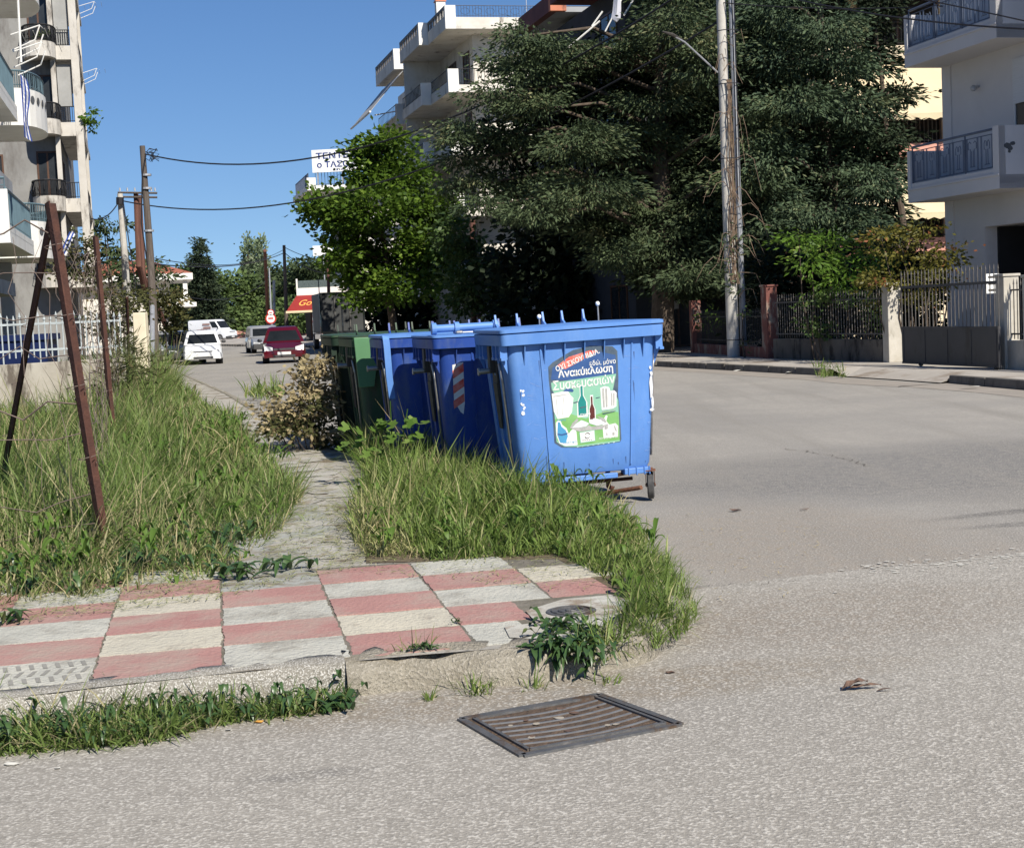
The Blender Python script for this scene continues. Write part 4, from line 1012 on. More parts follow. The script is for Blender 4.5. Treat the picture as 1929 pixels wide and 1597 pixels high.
# ---- near left building: white parapets, blue-grey rails
A0 = (W(14, 600, 29).x, 29, 0)
A_ = thing('apartment_building', 'white building at the left edge with teal railings and round holed balconies', 'building', A0, math.radians(13))
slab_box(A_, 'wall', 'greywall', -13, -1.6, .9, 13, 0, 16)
for k in range(4):
    zb = 3.36 + 3.05 * k; b1 = .16 if k == 0 else 0
    g = MB(); g.box(-9, b1 - .002, 0, 5.5, zb, zb + .22); b_ = g.build('balcony', M['white'], A_, local=True)
    slab_box(b_, 'front_parapet', 'white', -9, b1, -.004, .12, zb - .003, zb + 1.03)
    slab_box(b_, 'side_ledge', 'white', b1 - .1, b1 + .001, .122, 5.5, zb + .22, zb + .34)
    g = MB(); rail(g, (b1 - .05, .12, zb + .34), (b1 - .05, 5.5, zb + .34), .72, 40, .012, top=.03); rail(g, (-4, .05, zb + 1.03), (b1 - .05, .05, zb + 1.03), .22, 14, .012, top=.03)
    g.build('railing', M['tealrail'], b_, local=True)
    # rounded balcony further along
    g = MB(); ring = [(-1.6, 6.0)] + [(.0 + .55 * math.sin(a) - .05, 7.6 - 1.55 * math.cos(a)) for a in [math.radians(x) for x in range(0, 181, 15)]] + [(-1.6, 9.2)]
    def band(g, z0, z1, th=.1):
        for q in range(len(ring) - 1):
            a, b = ring[q], ring[q + 1]; ia = (a[0] - th, 7.6 + (a[1] - 7.6) * .94); ib = (b[0] - th, 7.6 + (b[1] - 7.6) * .94)
            g.hexa([(*a, z0), (*b, z0), (*ib, z0), (*ia, z0), (*a, z1), (*b, z1), (*ib, z1), (*ia, z1)])
    g.poly([(x, y, zb) for x, y in reversed(ring)]); g.poly([(x, y, zb + .2) for x, y in ring]); band(g, zb - .002, zb + .85)
    rb = g.build('rounded_balcony', M['white'], A_, local=True)
    g = MB()
    for q in range(3, 12):
        a = math.radians(q * 15 - 8); x = -.05 + .55 * math.sin(a) + .004; y = 7.6 - 1.55 * math.cos(a)
        nrm = Vector((math.sin(a) * 1.55, -math.cos(a) * .55, 0)).normalized(); tn = Vector((-nrm.y, nrm.x, 0)); c = Vector((x, y, zb + .62)) + nrm * .012
        g.poly([tuple(c + tn * .09 * math.cos(w) + Vector((0, 0, .09 * math.sin(w)))) for w in [2 * math.pi * e / 12 for e in range(12)]])
    g.build('round_hole', M['dkgrey'], rb, local=True)
    g = MB()
    for q in range(len(ring) - 1): rail(g, (ring[q][0] - .05, ring[q][1], zb + .85), (ring[q + 1][0] - .05, ring[q + 1][1], zb + .85), .4, 3, .012, top=.025)
    g.build('curved_railing', M['tealrail'], rb, local=True)
    for u0 in (1.6, 3.9, 7.0): window(A_, 'r', -1.6, u0, u0 + 1.5, zb + .22, zb + 2.4, 'frame', .2)
    window(A_, 'u', .9, -4.5, -2.6, zb + .22, zb + 2.4, 'frame', .2)
slab_box(A_, 'pillar', 'greywall', -.9, -.6, 2.0, 2.3, 0, 3.358); slab_box(A_, 'pillar', 'greywall', -.9, -.6, 8.0, 8.3, 0, 3.358)
slab_box(A_, 'low_slab', 'greywall', -9, -.3, 1.0, 5.4, 2.45, 2.75); slab_box(A_, 'canopy', 'greywall', -9, -.35, 3.0, 7.0, 4.75, 5.2)

# ---- far left building: column frame, loggias and small rounded balconies
M['bwall'] = mat('stained_shade_grey_plaster', (.27, .265, .25), .9, (.20, .195, .185), .5, bump=.2, stain=(.13, .12, .11), stain_scale=1.2, stain_pos=(.5, .68))  # grey base carries the shade of the recess; the blotches are stains
M['canvas'] = mat('grey_canvas', (.33, .33, .32), .9, (.28, .28, .27), 2)
B0 = (W(181, 600, 61).x, 61, 0)
B_ = thing('apartment_building', 'tall weathered building on the left with small rounded black railed balconies', 'building', B0, math.radians(14))
g = MB(); g.box(-12, -1.0, 1.5, 16, 0, 21.5); g.box(-12, -1.12, .4, 1.499, 0, 21.499); g.build('wall', M['bwall'], B_, local=True)
slab_box(B_, 'column', 'bcol', -.30, 0, 0, .32, 3.4, 21.5); slab_box(B_, 'column', 'bcol', -.30, 0, 5.6, 5.9, 3.4, 21.5)
slab_box(B_, 'column', 'bcol', -1.118, -.93, .0, .398, 0, 21.5)
for k in range(6):
    zb = 3.4 + 3.05 * k
    g = MB(); g.box(-.929, .001, .42, 9, zb, zb + .25); g.box(-.928, -.301, .02, .40, zb + .001, zb + .55); g.box(-.10, -.001, .42, 5.6, zb + .25, zb + .45)
    b_ = g.build('loggia_floor', M['bcol'], B_, local=True)
    g = MB(); rail(g, (-.92, .2, zb + .55), (-.31, .2, zb + .55), .65, 7, .012); rail(g, (-.05, .45, zb + .45), (-.05, 5.6, zb + .45), .6, 30, .012); g.build('railing', M['blackrail'], b_, local=True)
    if k in (2, 3, 4): slab_box(B_, 'canvas_screen', M['canvas'], -.90, -.34, .30, .34, zb + (.62 if k == 3 else 1.2), zb + 2.9)
    cx, r = -1.50, .58
    pts = [(cx - r * 1.1, .42)] + [(cx + r * 1.1 * math.cos(a), .1 - .95 * math.sin(a)) for a in [math.radians(180 - x) for x in range(0, 181, 20)]] + [(cx + r * 1.1, .42)]
    g = MB(); g.prism([(x, y, zb + .02) for x, y in pts], (0, 0, .2))
    for q in range(len(pts) - 1):
        a, b = pts[q], pts[q + 1]; ia = (cx + (a[0] - cx) * .9, a[1] + .04); ib = (cx + (b[0] - cx) * .9, b[1] + .04)
        g.hexa([(*a, zb + .221), (*b, zb + .221), (*ib, zb + .221), (*ia, zb + .221), (*a, zb + .62), (*b, zb + .62), (*ib, zb + .62), (*ia, zb + .62)])
    rb = g.build('rounded_balcony', M['bcol'], B_, local=True)
    g = MB()
    for q in range(len(pts) - 1): rail(g, (*pts[q], zb + .62), (*pts[q + 1], zb + .62), .62, 4, .016, top=.035)
    for q in range(1, 10, 1): g.tube([(*pts[q], zb + .64), (cx + (pts[q][0] - cx) * 1.16, pts[q][1] - .16, zb + .86), (*pts[q], zb + 1.2)], .014, 4)
    g.build('iron_railing', M['blackrail'], rb, local=True)
    window(B_, 'u', .4, cx - .42, cx + .42, zb + .3, zb + 2.5, 'brownframe'); window(B_, 'u', .4, -4.4, -3.2, zb + .3, zb + 2.4, 'brownframe'); window(B_, 'r', -1.0, 2.2, 3.8, zb + .25, zb + 2.4, 'brownframe')

# ---- far: red tiled house, billboard building, restaurant
Hh = thing('house', 'low white house with a red tiled roof behind the utility poles', 'house', (W(368, 600, 105).x, 105, 0), math.radians(14))
slab_box(Hh, 'eave', 'white', -8.5, 0, 0, 9, 4.95, 5.4)
g = MB(); g.prism([(-8.4, .1, 5.4), (-.1, .1, 5.4), (-4.2, 4.0, 6.5)], (0, 0, .01)); g.v = []; g.f = []
g.add([(-8.5, 0, 5.402), (0, 0, 5.402), (0, 9, 5.402), (-8.5, 9, 5.402), (-5.5, 4.5, 6.6), (-3, 4.5, 6.6)], [(0, 1, 5, 4), (1, 2, 5), (2, 3, 4, 5), (3, 0, 4)])
g.build('roof', M['roof'], Hh, local=True)
slab_box(Hh, 'wall', 'oldwhite', -8, -1.6, 1.2, 8.5, 0, 4.95); slab_box(Hh, 'pillar', 'white', -.7, -.4, .3, .6, 3.4, 4.95)
bb = slab_box(Hh, 'balcony', 'white', -2.5, .15, .1, 6, 3.05, 3.35); slab_box(bb, 'parapet', 'white', -1.2, -.3, .1, .3, 3.35, 3.8)
window(Hh, 'u', 1.2, -4, -2.6, 3.6, 4.8); window(Hh, 'u', 1.2, -6.8, -5.6, 1, 2.4)
F_ = thing('building', 'far white building carrying a rooftop billboard, its roof terrace just above the round green tree', 'building', (W(606, 600, 110).x, 110, 0), math.radians(14))
slab_box(F_, 'wall', 'oldwhite', 2.8, 11, .5, 12, 0, 11.1); s_ = slab_box(F_, 'roof_terrace', 'white', -.65, 6, -1, 9, 11.1, 11.45)
slab_box(s_, 'parapet', 'white', -.65, 0.0, -1, -.85, 11.451, 12.0)
g = MB(); rail(g, (0, -.9, 11.45), (5, -.9, 11.45), 1.0, 22, .02); rail(g, (-.5, -.8, 11.45), (-.5, 8, 11.45), .9, 30, .02); g.build('railing', M['bluerail'], s_, local=True)
for k in range(3): window(F_, 'u', .5, 4.2, 5.6, 1 + 3.1 * k, 3 + 3.1 * k)
bz = 12.35
SG = thing('billboard', 'white rooftop billboard with blue Greek letters above the round green tree', 'billboard', (W(604, 600, 109).x, 109, bz), math.radians(-3))
g = MB(); g.box(0, 4.3, 0, .15, 0, 1.62); g.build('panel', M['signwhite'], SG, local=True)
g = MB()
for x in (.3, 2.1, 4.0): g.box(x, x + .1, .06, .14, -.9, 0)
g.build('support', M['galv'], SG, local=True)
def sgt(body, x, z, h, w): 
    global link
    link = link_local
    o = text_obj(body, h, Matrix.Translation((x, -.012, z)) @ Matrix.Rotation(math.pi / 2, 4, 'X'), M['signblue'], 'lettering', SG, bold=.028, width=w); link = _link
sgt('ΤΕΝΤΕΣ', 1.75, 1.18, .46, 2.9); sgt('ο ΤΑΣΟΣ', 1.75, .55, .46, 2.8); sgt('2310', 1.9, .14, .12, .8)
G0 = (W(561, 600, 112).x, 112, 0)
Gb = thing('restaurant', 'single storey restaurant with a red awning with yellow script and a white roof terrace', 'restaurant', G0, math.radians(6))
slab_box(Gb, 'wall', 'dkgrey', .5, 6.5, 2.2, 8, 0, 3.55); slab_box(Gb, 'post', 'white', 1.5, 1.65, -.2, -.05, 0, 2.7); slab_box(Gb, 'post', 'white', 4.9, 5.05, -.2, -.05, 0, 2.7)
slab_box(Gb, 'roof', 'white', 0, 6.5, .3, 8, 3.56, 4.15)
for b in (0, 3.45, 6.2): slab_box(Gb, 'roof_post', 'white', b, b + .12, .3, .42, 4.151, 4.85)
g = MB(); g.box(.12, 6.2, .34, .36, 4.151, 4.7); g.build('roof_screen', mat('dark_plant_screen', (.05, .07, .07), .8, (.10, .13, .13), 9), Gb, local=True)
for q in range(2): window(Gb, 'u', 2.2, .9 + q * 2.6, 3.0 + q * 2.6, .3, 2.7, 'brownframe')
g = MB(); g.hexa([(-.75, -1.2, 2.42), (4.4, -1.2, 2.42), (4.4, .3, 3.55), (0, .3, 3.55), (-.75, -1.2, 2.46), (4.4, -1.2, 2.46), (4.4, .3, 3.6), (0, .3, 3.6)])
aw = g.build('awning', M['awnred'], Gb, local=True)
g = MB(); g.box(-.8, 4.4, -1.26, -1.2, 2.30, 2.46); g.build('awning_bar', M['awncream'], aw, local=True)
g = MB(); g.hexa([(-.8, -1.2, 1.9), (2.0, -1.2, 1.9), (3.3, 1.4, 2.1), (.4, 1.4, 2.1), (-.8, -1.2, 1.95), (2.0, -1.2, 1.95), (3.3, 1.4, 2.15), (.4, 1.4, 2.15)]); g.v = []; g.f = []
link = link_local
sl = math.atan2(1.13, 1.5)
TM = lambda x, t: Matrix.Translation((x, -1.2 + 1.5 * t, 2.475 + 1.13 * t)) @ Matrix.Rotation(sl, 4, 'X')
text_obj('Go', .70, TM(.65, .50), M['yellow'], 'lettering', aw, bold=.0, shear=.5, width=.95)
text_obj('cafe', .28, TM(2.1, .42), M['yellow'], 'lettering', aw, bold=.01, shear=.4, width=1.3)
link = _link
# ================================================================ POLES, CABLES
def pole(name, label, cat, pts, r, m, group=None, n=10):
    t = thing(name, label, cat, tuple(pts[0]), 0, group); g = MB(); g.tube(pts, r, n); g.build('shaft', M[m], t, smooth='auto'); return t
p1 = pole('utility_pole', 'tall dark wooden pole leaning left, nearest of the poles beside the cream pillar', 'utility pole', [G(294, 692), W(283, 480, 62), W(268, 275, 62)], [.17, .15, .11], 'wood', 'utility poles on the left side')
for y in (330, 355, 435, 552):
    c = W(276 + (y - 330) * .045, y, 62); g = MB(); g.tube([c - Vector((0, 0, .04)), c + Vector((0, 0, .04))], .20, 10); g.build('band', M['galv'], p1)
g = MB(); c = W(283, 292, 61.7)
rr = random.Random(2)
for k in range(7): g.tube([c + Vector((rr.uniform(-.25, .35), rr.uniform(-.1, .1), rr.uniform(-.3, .3))) for _ in range(4)], .015, 4)
g.tube([W(275, 290, 61.8), W(268, 330, 61.8), W(266, 420, 61.8), W(278, 500, 61.8)], .03, 5)
g.build('cable_loop', M['wire'], p1)
g = MB(); g.tube([G(291, 700) + Vector((.1, -.8, 0)), W(287, 578, 61)], .10, 10); g.build('conduit', M['galv'], p1, smooth='auto')
p2 = pole('utility_pole', 'pale grooved concrete pole, left of the wooden ones', 'utility pole', [G(243, 688), W(236, 500, 66), W(226, 365, 66)], [.20, .16, .12], 'concrete', 'utility poles on the left side')
g = MB(); g.tube([W(226, 372, 65.8), W(226, 385, 65.8)], .17, 8); g.tube([W(232, 378, 65.8), W(245, 470, 65.8), W(256, 540, 65.8)], .025, 5); g.build('bracket', M['wire'], p2)
p3 = pole('utility_pole', 'reddish wooden pole with a crossarm between the concrete and the dark pole', 'utility pole', [G(268, 680) + Vector((0, 4, 0)), W(262, 500, 74), W(256, 362, 74)], [.17, .15, .12], 'redwood', 'utility poles on the left side')
for y in (363, 371):
    g = MB(); g.tube([W(222, y, 73.8), W(296, y + 1, 73.8)], .055, 6); g.build('crossarm', M['wood'], p3)
for x in (226, 240, 254, 272, 285, 292):
    g = MB(); c = W(x, 360, 73.8); g.tube([c, c + Vector((0, 0, .16))], [.05, .03], 6); g.build('insulator', M['galv'], p3)
p3b = pole('utility_pole', 'dark wooden pole standing close behind the crossarm pole', 'utility pole', [G(274, 678) + Vector((0, 8, 0)), W(270, 520, 80), W(264, 368, 80)], [.16, .14, .10], 'redwood', 'utility poles on the left side')
p4 = pole('utility_pole', 'slim brown wooden pole beside the round road sign, far down the street', 'utility pole', [G(507, 646) - Vector((0, 0, 0)), W(499, 472, 108)], [.17, .12], 'redwood')
p5 = pole('utility_pole', 'far wooden pole with cables spreading from its top, left of the red awning', 'utility pole', [W(541, 640, 118), W(535, 462, 118)], [.17, .12], 'wood')
p6 = pole('utility_pole', 'short brown pole in front of the restaurant roof', 'utility pole', [W(621, 640, 100), W(618, 490, 100)], [.13, .10], 'redwood')
p7 = pole('lamp_post', 'thin pale metal lamp post between the far wooden poles', 'lamp post', [W(513, 640, 130), W(507, 505, 130)], [.09, .06], 'galv')
p8 = pole('utility_pole', 'short grey pole beside the thin lamp post, far down the street', 'utility pole', [W(516, 640, 125), W(516, 528, 125)], [.12, .11], 'concrete')
# right: the tall pale concrete pole with a steel pipe strapped to it
base = G(1382, 672, .14); YB = base.y
pr = pole('utility_pole', 'tall weathered concrete pole on the right pavement with dead creeper round it', 'utility pole', [base, W(1372, 400, YB), W(1358, 0, YB), W(1353, -120, YB)], [.165, .15, .125, .115], 'concrete', n=16)
pq = pole('steel_pipe_pole', 'slim galvanised pipe standing right against the tall concrete pole', 'pole', [G(1402, 670, .14), W(1392, 400, YB - .2), W(1377, 0, YB - .2), W(1373, -120, YB - .2)], [.085, .075, .065, .06], 'galv', n=10)
g = MB()
for y in (60, 160, 300, 640): c = W(1368 + y * .022, y, YB - .1); g.tube([c - Vector((0, 0, .012)), c + Vector((0, 0, .012))], .30, 14, cap=False)
g.build('strap', M['wire'], pr)
g = MB(); g.tube([W(1352, 137, YB), W(1290, 80, YB - .6), W(1268, 68, YB - .8)], [.024, .022, .02], 6); arm = g.build('lamp_arm', M['galv'], pr)
g = MB(); g.tube([W(1285, 76, YB - .6), W(1266, 66, YB - .8), W(1248, 60, YB - 1.0)], [.035, .055, .02], 8); g.build('lamp_head', M['blackpl'], arm)
g = MB()
for k, x in enumerate((1379, 1383)): g.tube([W(x + y * .03, y, YB - .28 + .02 * k) for y in range(-100, 400, 40)], .013, 5)
g.build('cable', M['wire'], pr)
# grey dirt rings / stickers on the pole
for (x, y) in ((1380, 545), (1384, 560)):
    c = W(x, y, YB - .172); g = MB(); g.box(c.x - .07, c.x + .07, c.y - .006, c.y, c.z - .06, c.z + .06); g.build('paper_scrap', M['scrap'], pr)
def cable(label, a, b, sag, r=.016, n=30, group='overhead cables'):
    g = MB(); g.tube([a.lerp(b, t / n) - Vector((0, 0, sag * 4 * (t / n) * (1 - t / n))) for t in range(n + 1)], r, 5)
    o = g.build('overhead_cable', M['wire']); tag(o, label, 'cable', group)
cable('upper thick black cable crossing the street from the leaning wooden pole', W(272, 290, 62), W(1354, -60, YB), 2.1, .030)
cable('lower thick black cable crossing the street, coming from the pale concrete pole', W(228, 378, 66), W(1356, 40, YB), 2.0, .028)
cable('short cable dropping left from the pale concrete pole to the building', W(225, 378, 66), W(172, 412, 63), .3, .026)
cable('thin far cable running right past the conifer to the far pole top', W(283, 485, 62), W(535, 470, 118), .7, .02)
cable('thin far cable below another, passing the conifer and the poplars', W(285, 497, 62), W(536, 476, 118), .5, .03)
cable('pale thin cable low across the far trees', W(290, 540, 62), W(500, 530, 108), .9, .02)
cable('far cable from the spreading pole top toward the right trees', W(536, 466, 118), W(690, 486, 105), .6, .025)
cable('lowest far cable from the spreading pole top to the right', W(536, 476, 118), W(690, 492, 105), 1.2, .03)
cable('black cable passing the right building top balcony', W(1354, -40, YB), W(2080, 60, 26), .3, .018)
cable('slim dark cable crossing above the cream building', W(1354, -60, YB), W(1940, 42, 28.5), -.1, .014)
cable('level cable in front of the grey striped awning', W(1355, 5, YB), W(1775, 12, 34), .1, .014)

# ================================================================ RIGHT FENCE
def bx(g, p, q, th, z0, z1):           # box standing along p-q with thickness th
    t = (q - p); t.z = 0; t.normalize(); n = Vector((-t.y, t.x, 0)) * th / 2
    P = lambda v, z: (v.x, v.y, z)
    g.hexa([P(p - n, z0), P(q - n, z0), P(q + n, z0), P(p + n, z0), P(p - n, z1), P(q - n, z1), P(q + n, z1), P(p + n, z1)])
F = {k: G(x, y, .14) for k, (x, y) in {'a': (1312, 664), 'b': (1366, 668), 'c': (1452, 674.5), 'c2': (1464, 675), 'd': (1682, 682), 'e': (1900, 694), 'f': (2320, 716)}.items()}
def pillar(p, q, w, z1, m, label, cap=True):
    t = thing('fence_pillar', label, 'pillar', (p.x, p.y, .14)); g = MB(); d = (q - p).normalized(); bx(g, p - d * w / 2, p + d * w / 2, w, .14, z1); g.build('shaft', M[m], t, bevel=.01)
    if cap: g = MB(); bx(g, p - d * (w / 2 + .025), p + d * (w / 2 + .025), w + .05, z1 + .001, z1 + .05); g.build('cap', M[m], t, bevel=.01)
def pz(p, y, px): # height of photo row y above point p
    return W(px, y, p.y).z
pillar(F['a'], F['b'], .28, pz(F['a'], 566, 1312), 'brickred', 'red plastered pillar in the shade left of the concrete pole', False)
pillar(F['c'], F['d'], .30, pz(F['c'], 540, 1455), 'brickred', 'faded red and white pillar right of the concrete pole')
pillar(F['d'], F['e'], .30, pz(F['d'], 537, 1685), 'pillar', 'pale concrete pillar left of the sliding gate')
pillar(F['e'], F['f'], .30, pz(F['e'], 521, 1897), 'pillar', 'pale concrete pillar right of the sliding gate')
pillar(F['e'].lerp(F['f'], .13), F['f'], .20, pz(F['e'].lerp(F['f'], .13), 524, 1915), 'pillar', 'narrow pale pillar at the right edge of the photo')
def garden_fence(p, q, label, zw, z0, z1, mw, mr, sp=.115, spike=.10):
    t = thing('garden_fence', label, 'fence', (p.x, p.y, .14)); g = MB(); bx(g, p, q, .2, .10, zw); g.build('low_wall', M[mw], t, bevel=.01)
    if mr is None: return t
    g = MB(); L = (q - p).length; n = max(2, int(L / sp)); d = (q - p) / n
    for z in (z0 + .08, z1 - .12): bx(g, p, q, .03, z, z + .03)
    g.build('rail', M[mr], t)
    for k in range(1, n):
        g = MB(); c = p + d * k; g.tube([(c.x, c.y, z0), (c.x, c.y, z1)], .011, 5, cap=False); g.tube([(c.x, c.y, z1), (c.x, c.y, z1 + spike)], [.018, .002], 5)
        g.build('upright', M[mr], t)
    return t
w1z = pz(F['d'], 640, 1660)
garden_fence(F['a'], F['c'], 'low red garden wall behind the concrete pole, its rails in shade', pz(F['a'], 646, 1330), pz(F['a'], 644, 1330), pz(F['a'], 590, 1330), 'brickred', 'blackrail', .14)
garden_fence(F['c2'], F['d'], 'spiked iron fence on a grimy streaked wall, shrubs growing through it', w1z, w1z + .02, pz(F['d'], 552, 1670), 'dkwall', 'greyrail')
garden_fence(F['e'], F['f'], 'spiked iron fence on a wall continuing right of the gate', pz(F['e'], 640, 1915), pz(F['e'], 638, 1915), pz(F['e'], 535, 1915), 'pillar', 'greyrail')
# sliding gate
ga, gb = G(1702, 688, .14), G(1884, 697, .14)
gt = thing('sliding_gate', 'grey sliding gate with a solid lower panel and spiked bars between two pale pillars', 'gate', tuple(ga))
zp = pz(ga, 620, 1702); zt_ = pz(ga, 541, 1702); zs = pz(ga, 519, 1702)
g = MB(); bx(g, ga, gb, .04, .22, zp); g.build('lower_panel', M['gate'], gt)
for k in range(5):
    c = ga.lerp(gb, .02 + k * .24); g = MB(); bx(g, c, c + (gb - ga).normalized() * .012, .055, .22, zp - .005); g.build('seam', M['gate'], gt)
g = MB(); bx(g, ga, gb, .055, zp + .001, zp + .05); bx(g, ga, gb, .055, zt_ - .03, zt_ + .02); bx(g, ga, gb, .06, .18, .219); g.build('frame', M['gate'], gt)
n = 26
for k in range(n + 1):
    c = ga.lerp(gb, k / n); g = MB(); g.tube([(c.x, c.y, zp), (c.x, c.y, zs)], .010, 5, cap=False); g.tube([(c.x, c.y, zs), (c.x, c.y, zs + .09)], [.016, .002], 5); g.build('bar', M['greyrail'], gt)
for f in (.2, .97):
    c = ga.lerp(gb, f); g = MB(); g.tube([(c.x - .0, c.y - .03, .185), (c.x, c.y + .03, .185)], .045, 12); g.build('roller', M['blackpl'], gt)
sg_ = thing('notice_board', 'small white notice sign fixed behind the gate bars', 'sign', tuple(W(1870, 530, ga.y - 2.5)), math.radians(12))
g = MB(); g.box(-.13, .13, 0, .012, -.22, .14); g.build('plate', M['signwhite'], sg_, local=True)
g = MB()
for k in range(3): g.box(-.09, .09, -.004, -.001, .06 - k * .12, .10 - k * .12)
g.build('text_line', M['blackpl'], sg_, local=True)
# thing in the shade behind
sb = W(1348, 600, 44); 
g = MB(); g.box(sb.x - .0, sb.x + .12, 44, 44.05, W(1348, 645, 44).z, W(1348, 600, 44).z); 
w_ = W(1270, 560, 47)
g = MB(); g.box(w_.x, w_.x + .13, 47, 47.05, W(0, 0, 47).z * 0 + W(1270, 582, 47).z, W(1270, 543, 47).z); tag(g.build('hanging_board', M['galv']), 'narrow pale upright board in the dark shade under the cedar', 'board')

# ================================================================ LEFT FENCES, WALL, PILLARS
la, lb = W(-140, 700, 24), W(232, 700, 26.5)
wt = thing('spiked_fence', 'white spear topped iron fence on a pale wall in front of the left building', 'fence', (la.x, la.y, 0))
def lz(y, p): return H + (628 - y) * p.y / FPX
g = MB(); a, b = Vector((la.x, la.y, 0)), Vector((lb.x, lb.y, 0)); bx(g, a, b, .22, 0, lz(683, la)); g.build('wall', M['oldwall'], wt, bevel=.01)
for z in (lz(608, la), lz(660, la)): g = MB(); bx(g, a, b, .03, z, z + .035); g.build('rail', M['whitefence'], wt)
n = 32
for k in range(n + 1):
    c = a.lerp(b, k / n); top = lz(601, la) + (0.05 if k % 3 == 0 else 0)
    g = MB(); g.tube([(c.x, c.y, lz(683 if k % 3 == 0 else 672, la)), (c.x, c.y, top)], .013, 6, cap=False)
    g.tube([(c.x, c.y, top), (c.x, c.y, top + .03), (c.x, c.y, top + .05), (c.x, c.y, top + .11)], [.013, .028, .02, .003], 6); g.build('spear_bar', M['whitefence'], wt)
# blue crate container glimpsed behind the white fence
bc = thing('storage_crate', 'dark blue plastic crate standing behind the white fence', 'crate', (W(25, 650, 27.4).x, 27.4, 0), math.radians(5))
g = MB(); z0, z1 = 0, lz(626, Vector((0, 27.4, 0))); g.loft([rrect(.62, .4, .08, .05), rrect(.72, .5, .08, z1 - .12), rrect(.76, .54, .08, z1 - .11), rrect(.76, .54, .08, z1)]); g.build('box', mat('navy_plastic', (.008, .018, .075), .5), bc, local=True)
g = MB(); g.tube([(-.35, -.53, .9), (-.35, -.60, .8), (.35, -.60, .8), (.35, -.53, .9)], .02, 6); g.build('handle', M['blackpl'], bc, local=True)
cp = G(267, 700); cp = Vector((W(267, 640, 30).x, 30, 0)); zt_ = H + (620 - 589) * 30 / FPX + .02
t = thing('gate_pillar', 'cream painted square pillar rising from the tall grass left of the dark pole', 'pillar', tuple(cp)); g = MB(); g.box(cp.x - .125, cp.x + .125, 29.88, 30.12, 0, zt_); g.build('shaft', M['creamp'], t, bevel=.015)
# rusty angle-iron posts with wire netting
def lbar(g, p, q, w=.055, th=.006, yaw=.5):
    p, q = Vector(p), Vector(q); t = (q - p).normalized(); a = Vector((math.cos(yaw), math.sin(yaw), 0)); a = (a - t * a.dot(t)).normalized(); b = t.cross(a)
    for s, e in ((a, b), (b, a)):
        g.hexa([p, p + s * w, p + s * w + e * th, p + e * th, q, q + s * w, q + s * w + e * th, q + e * th])
def rust_post(label, top, bot, w, group='rusty posts of the lot fence'):
    t = thing('fence_post', label, 'post', tuple(bot), 0, group); g = MB(); lbar(g, bot, top, w, .010, -.9); g.build('angle_iron', M['rust'], t)
    for k in range(4):
        c = Vector(bot).lerp(Vector(top), .30 + k * .19); g = MB()
        g.tube([c + Vector((math.cos(a) * w * .8 + .01, math.sin(a) * w * .8, .008 * a)) for a in [x * .7 for x in range(10)]], .0028, 5); g.build('tie_wire', M['meshwire'], t)
    return t
rust_post('nearest rusty angle iron post, leaning, standing in the long grass', W(84, 384, 9.7), G(196, 1085), .072)
rust_post('rusty brace bar slanting down left from the top of the nearest post', W(90, 402, 9.85), G(-12, 960, .0) , .052)
rust_post('second rusty post behind the nearest one', W(174, 446, 18), G(212, 870) , .075)
rust_post('short rusty post in the reeds by the poles', W(236, 560, 28), G(243, 770), .06)
# the wire netting: long loose strands and zigzags between the posts
g = MB(); rr = random.Random(12)
P0, P1, P2 = (W(84, 400, 9.7), G(196, 1085)), (W(174, 450, 18), G(212, 870)), (W(236, 560, 28), G(243, 770))
Pm = (W(-330, 350, 9.3), G(-300, 1120))
def strand(A, B, t, u, n=9, jit=.035, sag=.05, r=.0035):
    a, b = A[0].lerp(A[1], t), B[0].lerp(B[1], u); pts = []
    for k in range(n + 1):
        f = k / n; pts.append(a.lerp(b, f) - Vector((0, 0, sag * 4 * f * (1 - f))) + Vector((rr.gauss(0, jit * .4), rr.gauss(0, jit), rr.gauss(0, jit))) * (1 if 0 < k < n else 0))
    return pts, r
for A, B in ((Pm, P0), (P0, P1), (P1, P2)):
    for k in range(8):
        t = .06 + k * .115; pts, r = strand(A, B, t, t + rr.uniform(-.03, .03)); g.tube(pts, r + (.002 if k in (0, 4) else 0), 4, cap=False)
for A, B, n in ((Pm, P0, 16), (P0, P1, 22), (P1, P2, 18)):
    for k in range(1, n):
        f = k / n
        if rr.random() < .25: continue
        top = A[0].lerp(B[0], f); bot = A[1].lerp(B[1], f); pts = []
        for q in range(12):
            pts.append(top.lerp(bot, .08 + q * .075) + Vector((.04 * math.sin(q * 2.4 + k), .06 * math.sin(q * 2 + k), 0)))
        g.tube(pts, .0024, 4, cap=False)
tag(g.build('wire_netting', M['meshwire']), 'sagging rusty wire netting strung between the rusty posts', 'wire fence')

